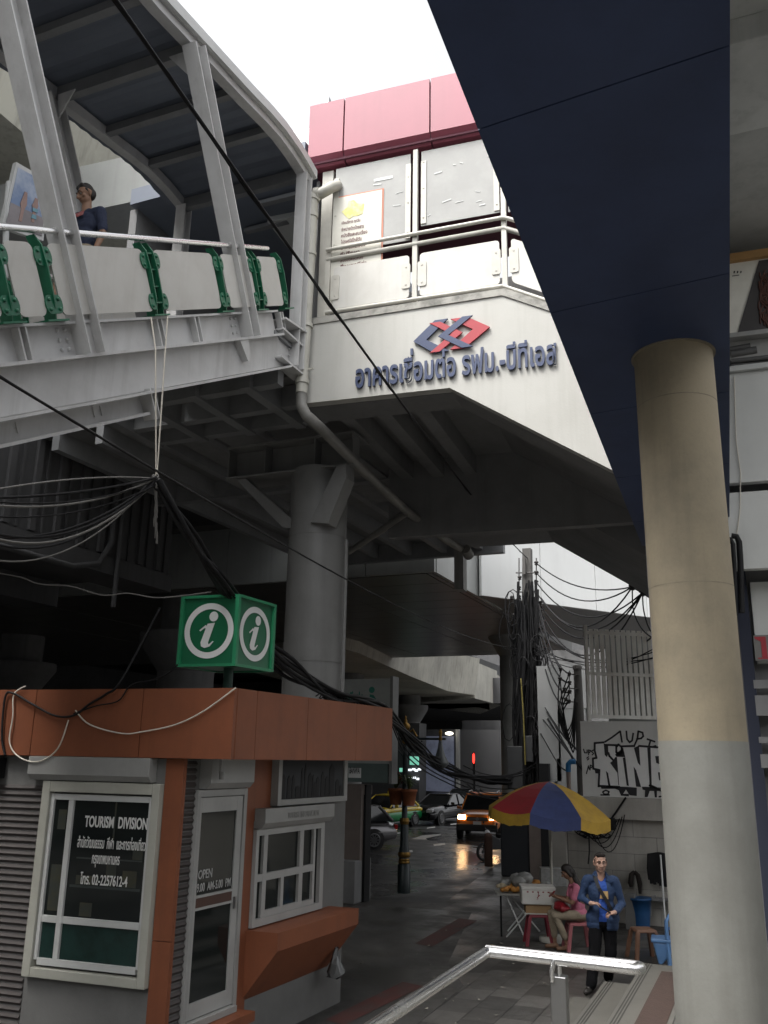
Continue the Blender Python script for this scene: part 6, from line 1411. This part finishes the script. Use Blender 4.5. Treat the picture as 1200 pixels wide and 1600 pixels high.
# blue chair
c = atZ(1040, 1518, 0); c = V((c.x, c.y + .5, 0)); t = thing('plastic_chair', c, 'light blue plastic child chair beside the round column', 'chair')
f_ = Fr(c, (math.cos(.1), math.sin(.1), 0), (-math.sin(.1), math.cos(.1), 0))
b = MB(); b.hexa([f_(-.15, -.15, .02), f_(-.10, -.15, .02), f_(-.10, .15, .02), f_(-.15, .15, .02), f_(-.22, -.18, .34), f_(.2, -.18, .34), f_(.2, .18, .34), f_(-.22, .18, .34)]); b.fb(f_, -.25, .2, -.2, .2, .34, .40); b.build('seat', M['pl_blue'], t, bevel=.02)
b = MB(); b.tube([f_(.0, -.18, .4), f_(.0, -.18, .66), f_(.05, -.14, .74), f_(.16, .0, .76), f_(.18, .16, .74)], .03, 8); b.tube([f_(.06, -.16, .56), f_(.18, .14, .58)], .03, 8); b.build('backrest', M['pl_blue'], t)
b = MB(); b.tube([f_(.0, -.16, .36), f_(.02, -.18, 0)], .035, 8); b.tube([f_(.2, .16, .36), f_(.22, .18, 0)], .035, 8); b.build('leg', M['pl_blue'], t)
# bucket, mop, cloths, cable litter at the wall
c = atZ(1000, 1447, 0); b = MB(); b.lathe((c.x + .05, c.y - .3, 0), [(.17, 0), (.20, .3), (.22, .52), (.235, .52), (.235, .56), (.20, .56)], 24); t = b.build('blue_bin', M['bucket_blue']); tag(t, 'dark blue plastic tub against the block wall behind the standing man', 'tub')
b = MB(); p, q = atY(1036, 1338, 19.1), atY(1040, 1450, 18.5); p = atY(1032, 1336, 19.2); b.tube([p, q], .018, 8); b.build('handle', M['frame_white'], None); mo = C.objects[-1]; mo.name = 'mop_handle'
b = MB(); c = atY(1031, 1345, 19.25); 
for k in range(28): x = -.2 + .4 * k / 27; b.tube([c + V((x, 0, .16 - abs(x) * .2)), c + V((x * 1.1, -.05, -.15)), c + V((x * 1.05, -.03, -.38 + rnd.uniform(-.1, .06)))], .035, 6)
mh = b.build('mop_head', M['black']); t = thing('mop', c, 'black mop head hanging on the block wall with white handle by the column', 'mop')
for o in (mo, mh):
    l0 = wloc(o); o.parent = t; o.location = l0 - t.location
mo.name = 'handle'; 
b = MB(); c = atY(992, 1372, 19.3)
for sg in (-1, 1): b.tube([c + V((0, 0, .12)), c + V((.06 * sg, -.02, .06)), c + V((.09 * sg, -.02, -.1)), c + V((.085 * sg, -.01, -.22 - .06 * sg))], [.035, .05, .05, .03], 8)
tag(b.build('dark_cloth', mat('cloth_brown', (.02, .014, .012), .9, amt=.3)), 'dark cloth hanging on the block wall behind the standing man', 'cloth')
b = MB(); p = atY(1020, 1420, 19.2); b.tube([p + V((-.05, 0, -.15)), p + V((-.05, 0, .1)), p + V((0, 0, .2)), p + V((.08, 0, .23))], .03, 8); tag(b.build('wall_pipe', M['pier_steel']), 'bent grey pipe on the block wall right of the blue tub', 'pipe')
b = MB(); p = atY(1005, 1402, 19.2); q = atY(1040, 1402, 19.2); b.box(p.x, q.x + .5, 19.1, 19.4, p.z - .04, p.z); tag(b.build('wall_shelf', M['conc_dark']), 'low dark shelf on the block wall above the blue tub', 'shelf')
b = MB(); p = atY(983, 1447, 18.9); b.box(p.x - .05, p.x + .14, 18.8, 19.1, 0, .62); tag(b.build('grey_carton', M['plaster'], bevel=.01), 'pale carton standing left of the blue tub', 'carton')
b = MB()
for k in range(34):
    p = atY(rnd.uniform(905, 950), rnd.uniform(1288, 1306), 19.2); a = rnd.uniform(0, 6)
    b.tube([p + V((.12 * math.sin(a + .7 * j), .05 * math.cos(j), .05 * math.cos(a + .9 * j))) for j in range(6)], .012, 5)
for k in range(5): sagw(b, atY(895 + 8 * k, 1290, 19.2), atY(960 + 4 * k, 1285 - 3 * k, 19.2), .2 + .1 * k, .01)
b.tube([atY(947, 1290, 19.15), atY(962, 1270, 19.15), atY(978, 1246, 19.15)], .022, 6); b.tube([atY(920, 1300, 19.2), atY(921, 1330, 19.2), atY(919, 1350, 19.2)], .014, 6)
o = b.build('cable_tangle', M['cable']); tag(o, 'tangle of black cables hanging on the block wall under the parasol edge', 'cables', kind='stuff')
b = MB(); p = atY(953, 1286, 19.2); b.box(p.x - .1, p.x + .1, 19.1, 19.35, p.z - .13, p.z + .1); tag(b.build('meter_box', M['box'] if 'box' in M else M['cable'], bevel=.01), 'small dark box on the block wall beside the parasol edge', 'box')
# dark tarp booth and red sack
bx0, bx1 = atY(782, 1330, 25.2), atY(858, 1330, 25.2)
dm('tarp', (.012, .014, .018), .6, amt=.4, scale=2, dirt=(.02, .022, .026))
t = thing('covered_booth', ((bx0.x + bx1.x) / 2, 25.4, 0), 'dark tarpaulin-covered booth behind the parasol beside the tall utility pole', 'booth')
b = MB(); b.box(bx0.x, bx1.x - .55, 25.2, 26.2, 0, atY(800, 1268, 25.2).z); b.build('cover', M['tarp'], t, bevel=.05)
b = MB(); b.box(bx1.x - .52, bx1.x, 25.1, 25.9, 0, atY(840, 1275, 25.2).z); b.build('side_post', M['stone_pink'], t, bevel=.02)
b = MB(); p = atY(868, 1330, 21); b.box(p.x - .1, p.x + .45, 21, 21.5, .3, atY(870, 1282, 21).z); tag(b.build('dark_locker', M['tarp'], bevel=.02), 'black locker standing left of the block wall end pillar', 'locker')
p = atZ(790, 1345, 0); b = MB(); p = atZ(768, 1352, 0); b.lathe((p.x, p.y - .3, 0), [(.13, 0), (.13, .80), (.11, .9), (.04, .95)], 14); tag(b.build('brown_bollard', mat('sack', (.06, .03, .02), .8, amt=.4)), 'dark brown bollard beside the dark booth and motorcycle wheel', 'bollard')
# ================================================================ vehicles (face -Y locally, wheels on z = 0)
dm('car_glass', (.012, .014, .016), .05, amt=.1, spec=.6); dm('rim', (.22, .22, .225), .35, .9, amt=.2); dm('lamp_clear', (.55, .56, .58), .15, amt=.1); dm('plate_white', (.62, .62, .60), .5, amt=.1); dm('trim_black', (.015, .015, .016), .5, amt=.1)
dm('paint_grey', (.17, .165, .17), .22, .5, amt=.15); dm('paint_black', (.012, .012, .014), .15, amt=.1); dm('paint_orange', (.62, .19, .035), .25, amt=.15); dm('paint_green', (.02, .30, .09), .25, amt=.15); dm('paint_yellow', (.70, .52, .04), .25, amt=.15); dm('paint_white', (.5, .5, .5), .25, amt=.1)
M['lamp_on'] = mat('headlamp_lit', (1.0, .62, .30), .4, amt=0, emit=10); M['tail_on'] = mat('tail_lit', (1.0, .03, .02), .4, amt=0, emit=1.6); M['tail'] = mat('tail_lens', (.25, .01, .01), .2, amt=0)
def superring(y, zb, zt, hw, n=20, e=3.5, tum=0):
    pts = []
    for k in range(n):
        a = 2 * math.pi * k / n; c, s = math.cos(a), math.sin(a)
        x = math.copysign(abs(c) ** (2 / e), c) * hw; z = (zb + zt) / 2 + math.copysign(abs(s) ** (2 / e), s) * (zt - zb) / 2
        if z > (zb + zt) / 2: x *= 1 - tum * (z - (zb + zt) / 2) / (zt - zb) * 2
        pts.append(V((x, y, z)))
    return pts
def loft(b, rings, sm=True):
    vr = [[b.bm.verts.new(p) for p in r] for r in rings]; n = len(vr[0])
    for i in range(len(vr) - 1):
        for j in range(n): b.fv([vr[i][j], vr[i][(j + 1) % n], vr[i + 1][(j + 1) % n], vr[i + 1][j]], sm)
    b.f([v.co.copy() for v in vr[0][::-1]]); b.f([v.co.copy() for v in vr[-1]])
def car(name, label, low, upm, L, Wd, Ht, belt, hood, wheelr, ws, rf, rr_, rw, clear=.2, lit=False, tail=False, rack=False, cat='car', roofsign=False, ground_col=None):
    """ws: windscreen base y, rf/rr_: roof front/rear y, rw: rear window base y"""
    t = thing(name, (0, 0, 0), label, cat); h = Wd / 2
    st = [(-L / 2, clear + .10, hood - .25, h * .78), (-L / 2 + .06, clear + .02, hood - .12, h * .88), (-L / 2 + .25, clear, hood - .05, h * .96), (-L / 2 + .8, clear, hood, h), (ws, clear, belt, h), (0, clear, belt + .02, h), (rw - .2, clear, belt + .03, h), (L / 2 - .35, clear + .02, belt + .01, h * .97), (L / 2 - .06, clear + .08, belt - .06, h * .90), (L / 2, clear + .15, belt - .16, h * .82)]
    b = MB(); loft(b, [superring(*s, tum=.06) for s in st]); body = b.build('body', M[low], t)
    if upm != low:
        b = MB(); loft(b, [superring(y, zt - .30, zt + .008, w_ * 1.006, tum=.06) for y, zb, zt, w_ in st[1:-1]]); b.build('upper_body', M[upm], t)
    # greenhouse
    hb, ht = h * .93, h * .74; zr = Ht
    base = [(ws, belt - .03), (rw, belt)]; 
    B = [V((-hb, ws, belt - .02)), V((hb, ws, belt - .02)), V((hb, rw, belt)), V((-hb, rw, belt))]; T = [V((-ht, rf, zr - .05)), V((ht, rf, zr - .05)), V((ht, rr_, zr - .05)), V((-ht, rr_, zr - .05))]
    b = MB(); b.hexa(B + T); b.build('window', M['car_glass'], t)
    b = MB(); loft(b, [superring(y, zr - .085 - dz, zr - dz, ht * 1.03 * k, 16, 3) for y, dz, k in ((rf - .06, .02, .97), (rf + .25, .0, 1), ((rf + rr_) / 2, -.01, 1), (rr_ - .2, .0, 1), (rr_ + .08, .03, .95))]); b.build('roof', M[upm], t)
    b = MB()
    for sx in (-1, 1):
        ym = (ws + rw) / 2 + .05
        for p_, q_, r_ in ((V((sx * (hb - .005), ws, belt - .02)), V((sx * (ht + .005), rf, zr - .05)), .035), (V((sx * (hb - .005), rw, belt)), V((sx * (ht + .005), rr_, zr - .05)), .06), (V((sx * (hb + .005), ym, belt)), V((sx * (ht + .012), (rf + rr_) / 2, zr - .05)), .035)):
            b = MB(); b.tube([p_, q_], r_, 6); b.build('pillar', M[upm], t)
    for sx in (-1, 1):
        b = MB(); b.ob((sx * (h + .08), ws + .35, belt + .06), V((.09, 0, 0)), V((0, .05, 0)), V((0, 0, .06))); b.build('mirror', M[upm], t, bevel=.02)
        b = MB(); b.ob((sx * h * .70, -L / 2 + .09, hood - .20), V((h * .17, sx * .05, 0)), V((0, .09, .02)), V((0, 0, .075))); b.build('headlight', M['lamp_on'] if lit else M['lamp_clear'], t, bevel=.03)
        b = MB(); b.ob((sx * h * .76, L / 2 - .06, belt - .2), V((h * .12, 0, 0)), V((0, .07, 0)), V((0, 0, .09))); b.build('tail_light', M['tail_on'] if tail else M['tail'], t, bevel=.02)
    b = MB(); b.ob((0, -L / 2 + .02, hood - .26), V((h * .48, 0, 0)), V((0, .03, 0)), V((0, 0, .07))); b.ob((0, -L / 2 + .03, clear + .16), V((h * .62, 0, 0)), V((0, .05, 0)), V((0, 0, .09))); g = b.build('grille', M['trim_black'], t, bevel=.01)
    b = MB(); b.ob((0, -L / 2 - .02, hood - .24), V((h * .46, 0, 0)), V((0, .006, 0)), V((0, 0, .012))); b.ob((0, -L / 2 - .02, hood - .29), V((h * .42, 0, 0)), V((0, .006, 0)), V((0, 0, .01))); b.lathe((0, -L / 2 - .015, hood - .26), [(.07, 0), (.07, .02)], 14, (0, -1, 0)); b.build('chrome_bar', M['rim'], g)
    b = MB(); b.ob((0, -L / 2 - .02, clear + .33), V((.17, 0, 0)), V((0, .01, 0)), V((0, 0, .08))); b.build('number_plate', M['plate_white'], t)
    for yy in (-L / 2 + .85, L / 2 - .95):
        for sx in (-1, 1):
            b = MB(); b.lathe((sx * (h - .19), yy, wheelr), [(wheelr + .05, 0), (wheelr + .05, .186)], 24, (sx, 0, 0)); b.build('wheel_arch', M['trim_black'], t)
            b = MB(); b.lathe((sx * (h - .22), yy, wheelr), [(wheelr * .6, .22), (wheelr * .9, .225), (wheelr, .19), (wheelr, .03), (wheelr * .9, 0)], 24, (sx, 0, 0)); wl = b.build('wheel', M['rubber'], t)
            b = MB(); xo = sx * (h + .004)
            for k in range(10):
                a = k * math.pi / 5; b.bar(V((xo, yy, wheelr)) , V((xo, yy + math.cos(a) * wheelr * .62, wheelr + math.sin(a) * wheelr * .62)), .05, .03, (1, 0, 0))
            b.tube([V((xo, yy + math.cos(k * .3307) * wheelr * .63, wheelr + math.sin(k * .3307) * wheelr * .63)) for k in range(19)], .025, 6, closed=True); b.build('rim', M['rim'], wl)
    b = MB()
    for sx in (-1, 1): b.tube([V((sx * (h + .002), ws + .3, belt - .13)), V((sx * (h + .002), rw - .3, belt - .10))], .010, 5); b.tube([V((sx * (h - .01), -L / 2 + 1.3, clear + .06)), V((sx * (h - .01), L / 2 - 1.4, clear + .06))], .02, 6)
    b.build('side_trim', M['rim'], t)
    if rack:
        b = MB(); 
        for sx in (-1, 1): b.tube([V((sx * ht * .9, rf + .1, zr)), V((sx * ht * .9, rf + .2, zr + .06)), V((sx * ht * .9, rr_ - .2, zr + .06)), V((sx * ht * .9, rr_, zr))], .02, 6)
        b.build('roof_rail', M['rim'], t)
        b = MB(); b.box(-h * .9, h * .9, -L / 2 - .04, -L / 2 + .10, clear + .02, clear + .30); b.build('bumper', M['trim_black'], t, bevel=.04)
    if roofsign:
        b = MB(); b.box(-.25, .25, (rf + rr_) / 2 - .1, (rf + rr_) / 2 + .1, zr + .005, zr + .14); b.build('roof_sign', M['paint_yellow'], t, bevel=.02)
    return t
def place(t, p, heading):
    """heading: world direction the nose points to"""
    d = V(heading); t.location = (p[0], p[1], -.15); t.rotation_euler = (0, 0, math.atan2(d.x, -d.y))
def hd(p, deg):
    """nose turned deg toward image left from pointing straight at the camera"""
    d = V((-p[0], -p[1], 0)).normalized(); a = R(deg); return V((d.x * math.cos(a) + d.y * math.sin(a), -d.x * math.sin(a) + d.y * math.cos(a), 0))
suv = car('pickup_car', 'orange off-road car with lit headlights facing the camera beyond the parasol', 'paint_orange', 'paint_orange', 4.7, 1.86, 1.80, 1.13, 1.10, .40, -.75, -.05, 1.45, 2.05, clear=.34, lit=True, rack=True)
p = V((-11.75, 39.4)); place(suv, p, hd(p, 6))
blk = car('sedan_car', 'glossy black sedan queuing nose-first left of the orange car', 'paint_black', 'paint_black', 4.7, 1.82, 1.46, .95, .90, .33, -.75, .2, 1.2, 1.85)
p = V((-16.1, 46.0)); place(blk, p, hd(p, 27))
bl2 = car('sedan_car', 'second dark sedan behind the front black sedan, mostly hidden', 'paint_black', 'paint_black', 4.6, 1.80, 1.50, .95, .92, .33, -.75, .2, 1.3, 1.95)
p = V((-17.2, 53.2)); place(bl2, p, hd(p, 24))
tax = car('taxi_car', 'green taxi with yellow upper body behind the ornate street lamp', 'paint_green', 'paint_yellow', 4.6, 1.76, 1.50, .93, .88, .32, -.8, .15, 1.1, 1.75, roofsign=True, cat='taxi')
p = V((-17.4, 41.8)); place(tax, p, hd(p, 34))
gry = car('hatchback_car', 'dark grey hatchback, rear end showing beyond the stone pillar', 'paint_grey', 'paint_grey', 4.4, 1.78, 1.55, .98, .94, .34, -.85, .0, 1.5, 2.0)
pw = V((-13.3, 31.5)); d_ = hd(pw, 70); p = pw + V((d_.x, d_.y)) * 1.8 + pw.normalized() * .85; place(gry, p, d_)
tx2 = car('taxi_car', 'yellow taxi far behind the orange car', 'paint_yellow', 'paint_yellow', 4.6, 1.76, 1.50, .93, .88, .32, -.8, .15, 1.1, 1.75, roofsign=True, cat='taxi')
p = V((-13.6, 53)); place(tx2, p, hd(p, 5))
van = car('van_car', 'dark van with lit red tail lights far down the street', 'paint_grey', 'paint_grey', 4.8, 1.85, 1.95, 1.1, 1.05, .34, -1.3, -.6, 2.1, 2.3, tail=True, cat='van')
p = V((-15.5, 66)); place(van, p, hd(p, 180))
# motorcycles
def motorbike(name, label, col):
    t = thing(name, (0, 0, 0), label, 'motorcycle')
    for y in (-.62, .60):
        b = MB(); b.tube([V((0, y + .24 * math.cos(k * .3142), .29 + .24 * math.sin(k * .3142))) for k in range(20)], .05, 8, closed=True); w_ = b.build('wheel', M['rubber'], t)
        b = MB(); 
        for k in range(8): a = k * math.pi / 4; b.tube([V((0, y, .29)), V((0, y + .22 * math.cos(a), .29 + .22 * math.sin(a)))], .008, 5)
        b.lathe((-.05, y, .29), [(.05, 0), (.05, .1)], 12, (1, 0, 0)); b.build('rim', M['rim'], w_)
    b = MB(); b.tube([V((-.06, -.60, .29)), V((-.06, -.42, .85))], .022, 8); b.tube([V((.06, -.60, .29)), V((.06, -.42, .85))], .022, 8); b.build('fork', M['rim'], t)
    b = MB(); b.hexa([V((-.1, -.38, .35)), V((.1, -.38, .35)), V((.1, .35, .35)), V((-.1, .35, .35)), V((-.12, -.42, .85)), V((.12, -.42, .85)), V((.1, .0, .68)), V((-.1, .0, .68))]); b.hexa([V((-.11, .05, .55)), V((.11, .05, .55)), V((.07, .85, .66)), V((-.07, .85, .66)), V((-.11, .05, .68)), V((.11, .05, .68)), V((.07, .85, .76)), V((-.07, .85, .76))]); b.build('body', M[col], t, bevel=.03)
    b = MB(); b.box(-.12, .12, .0, .68, .765, .83); b.build('saddle', M['rubber'], t, bevel=.03)
    b = MB(); b.tube([V((-.34, -.28, 1.0)), V((-.12, -.40, .98)), V((.12, -.40, .98)), V((.34, -.28, 1.0))], .018, 8); b.build('handlebar', M['trim_black'], t)
    b = MB(); b.ball((0, -.46, .88), .11, .09, .10, 14); b.build('headlight', M['lamp_clear'], t)
    for sx in (-1, 1): b = MB(); b.tube([V((sx * .28, -.32, 1.0)), V((sx * .34, -.34, 1.14))], .008, 5); b.ball((sx * .36, -.34, 1.18), .05, .02, .04, 8); b.build('mirror', M['trim_black'], t)
    return t
mb = motorbike('motorcycle', 'parked motorcycle half hidden by the dark booth, front wheel showing', 'trim_black')
p = V((-8.55, 30.4)); place(mb, p, hd(p, 52)); mb.location.z = -.15
mb2 = motorbike('motorcycle', 'motorcycle with a helmeted rider beside the green taxi', 'trim_black')
p = V((-16.2, 36.6)); place(mb2, p, hd(p, 55))
rd = thing('person', (0, 0, 0), 'motorcycle rider in dark jacket and purple helmet beside the green taxi', 'person')
dm('purple', (.06, .03, .16), .5, amt=.3); dm('helmet', (.10, .09, .28), .25, amt=.2)
hp, Pr = head((0, -.04, 1.45), (0, -1, 0), 'skin_tan')
PRr = hp + [('c', (0, .02, 1.22), (0, -.02, 1.40), .055, .052, 'skin_tan'), ('e', (0, .06, 1.05), (.17, .12, .18), 'jacket_navy'), ('e', (0, .10, .90), (.16, .13, .14), 'jacket_navy'), ('c', (-.15, .04, 1.19), (.15, .04, 1.19), .066, .066, 'jacket_navy'), ('c', (-.18, .03, 1.18), (-.27, -.10, 1.02), .06, .05, 'purple'), ('c', (.18, .03, 1.18), (.27, -.10, 1.02), .06, .05, 'purple'), ('c', (-.27, -.10, 1.02), (-.31, -.26, 1.02), .045, .032, 'purple'), ('c', (.27, -.10, 1.02), (.31, -.26, 1.02), .045, .032, 'purple'),
   ('c', (-.10, .12, .86), (-.19, -.22, .76), .085, .065, 'trousers_black'), ('c', (.10, .12, .86), (.19, -.22, .76), .085, .065, 'trousers_black'), ('c', (-.19, -.22, .76), (-.18, -.08, .36), .06, .045, 'trousers_black'), ('c', (.19, -.22, .76), (.18, -.08, .36), .06, .045, 'trousers_black'), ('c', (-.18, -.06, .31), (-.18, -.24, .30), .04, .035, 'shoe_dark'), ('c', (.18, -.06, .31), (.18, -.24, .30), .04, .035, 'shoe_dark')]
PRr += hand(-1, (-.31, -.26, 1.02), (-.1, -1, 0), (0, 0, -1), 'skin_tan', .9, .8) + hand(1, (.31, -.26, 1.02), (.1, -1, 0), (0, 0, -1), 'skin_tan', .9, .8)
voxel_skin(PRr, None, .009, rd, 'body', 3); face(Pr, None, rd)
b = MB(); b.ball(Pr(0, -.015, .05), .125, .135, .11, 18); b.build('helmet', M['helmet'], rd)
rd.location = mb2.location + V((0, 0, .03)); rd.rotation_euler = mb2.rotation_euler
# ================================================================ far street signs and lights
t = thing('lit_billboard', atY(684, 1235, 60), 'tall dim grey poster panel lit by a spotlight at the far side of the street', 'billboard')
p0, p1 = atY(657, 1236, 60), atY(712, 1142, 60)
dm('panel_far', (.055, .055, .058), .6, amt=.4, scale=.4); dm('poster_far', (.10, .11, .16), .5, dirt=(.25, .26, .32), amt=.8, scale=.7)
M['spot_on'] = mat('spot_lit', (1, .95, .8), .4, amt=0, emit=1.5); 
b = MB(); b.box(p0.x - 1.0, p1.x + 4.5, 60.3, 61, 0, p1.z + .1); b.build('wall', M['panel_far'], t)
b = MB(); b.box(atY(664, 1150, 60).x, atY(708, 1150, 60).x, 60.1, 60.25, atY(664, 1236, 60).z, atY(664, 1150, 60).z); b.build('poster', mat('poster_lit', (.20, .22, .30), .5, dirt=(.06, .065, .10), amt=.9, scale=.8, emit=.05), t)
b = MB(); b.box(atY(712, 1150, 60).x, atY(717, 1150, 60).x, 60.0, 60.29, 0, p1.z + .1); b.box(atY(652, 1150, 60).x, atY(655, 1150, 60).x, 60.0, 60.29, 0, p1.z + .1); b.build('frame', M['shutter'], t)
c = atY(702, 1146, 59.6); b = MB(); b.ball(c, .3, .2, .12, 10); b.build('spotlight', M['spot_on'], t)
def lamp_dot(x, y, Y, rx, rz, mt, nm, label, cat):
    c = atY(x, y, Y); b = MB(); b.ball(c, rx, .05, rz, 10); b2 = MB(); t = thing(nm, (c.x, Y, -.15), label, cat); b.build('lamp', M[mt], t)
    b2.box(c.x - .06, c.x + .06, Y + .06, Y + .16, -.15, c.z + .3); b2.build('post', M['trim_black'], t)
lamp_dot(740, 1185, 44, .06, .26, 'tail_on', 'neon_sign', 'narrow upright red lit sign above the orange car', 'sign')
for (x, y) in ((758, 1226), (772, 1219), (780, 1224)):
    pass
M['green_lit'] = mat('green_lit', (.25, .75, .55), .4, amt=0, emit=.22); M['white_lit'] = mat('white_lit', (.9, .95, 1), .4, amt=0, emit=.5)
c0, c1 = atY(668, 1193, 58), atY(645, 1178, 58)
t = thing('shop_sign', atY(656, 1200, 58), 'pale green lit shop sign seen under the lamp arm', 'sign')
b = MB(); p0, p1 = atY(640, 1195, 58), atY(653, 1182, 58); b.box(p0.x, p1.x, 58, 58.2, p0.z, p1.z); b.build('panel', M['green_lit'], t)
b = MB(); p0, p1 = atY(624, 1206, 58), atY(630, 1200, 58); b.box(p0.x, p1.x, 58, 58.2, p0.z, p1.z); b.build('panel', M['green_lit'], t)
b = MB()
for (x, y) in ((640, 1203), (646, 1202), (650, 1204), (655, 1202), (641, 1216), (647, 1215), (652, 1217)): p = atY(x, y, 58.4); b.box(p.x - .1, p.x + .1, 58.4, 58.5, p.z - .07, p.z + .07)
b.build('lamp', M['white_lit'], t); t.children[-1]['kind'] = 'stuff'
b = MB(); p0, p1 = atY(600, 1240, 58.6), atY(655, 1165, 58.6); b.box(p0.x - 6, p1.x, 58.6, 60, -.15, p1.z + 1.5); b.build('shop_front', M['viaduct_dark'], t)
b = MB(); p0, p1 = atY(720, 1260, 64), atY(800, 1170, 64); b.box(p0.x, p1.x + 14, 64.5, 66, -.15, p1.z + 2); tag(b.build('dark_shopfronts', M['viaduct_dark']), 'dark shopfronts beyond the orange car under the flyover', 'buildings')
# unseen blocks added behind and beside the viewpoint to cut sky light
b = MB(); b.box(-60, 30, -20, -16, 0, 13); tag(b.build('rear_sky_block', M['conc_grey']), 'unseen grey block added behind the viewpoint to cut off low sky light', 'building')

b = MB(); b.box(4.5, 8, -13.9, 8.8, 0, 5); tag(b.build('side_sky_block', M['conc_grey']), 'unseen grey block added right of the stone steps to shade the kiosk side', 'building')  # added out of view to keep light off the kiosk's right side

# litter and puddle rims scattered over the paving
rnd = random.Random(77); b = MB()
for k in range(110):
    x, y = rnd.uniform(-8.5, -2.9), rnd.uniform(10.5, 19.0); s_ = rnd.uniform(.012, .05); a = rnd.uniform(0, 6.28); z = rnd.uniform(.013, .03)
    b.f([(x + s_ * math.cos(a + q) * (1 if i % 2 else .45), y + s_ * math.sin(a + q) * (1 if i % 2 else .45), z + .012 * (i % 2)) for i, q in enumerate((0, 1.57, 3.14, 4.71))])
tag(b.build('litter', mat('litter', (.30, .28, .24), .7, dirt=(.08, .07, .05), amt=.9, scale=1.5)), 'small scraps of litter and leaves on the wet paving', 'litter', kind='stuff')
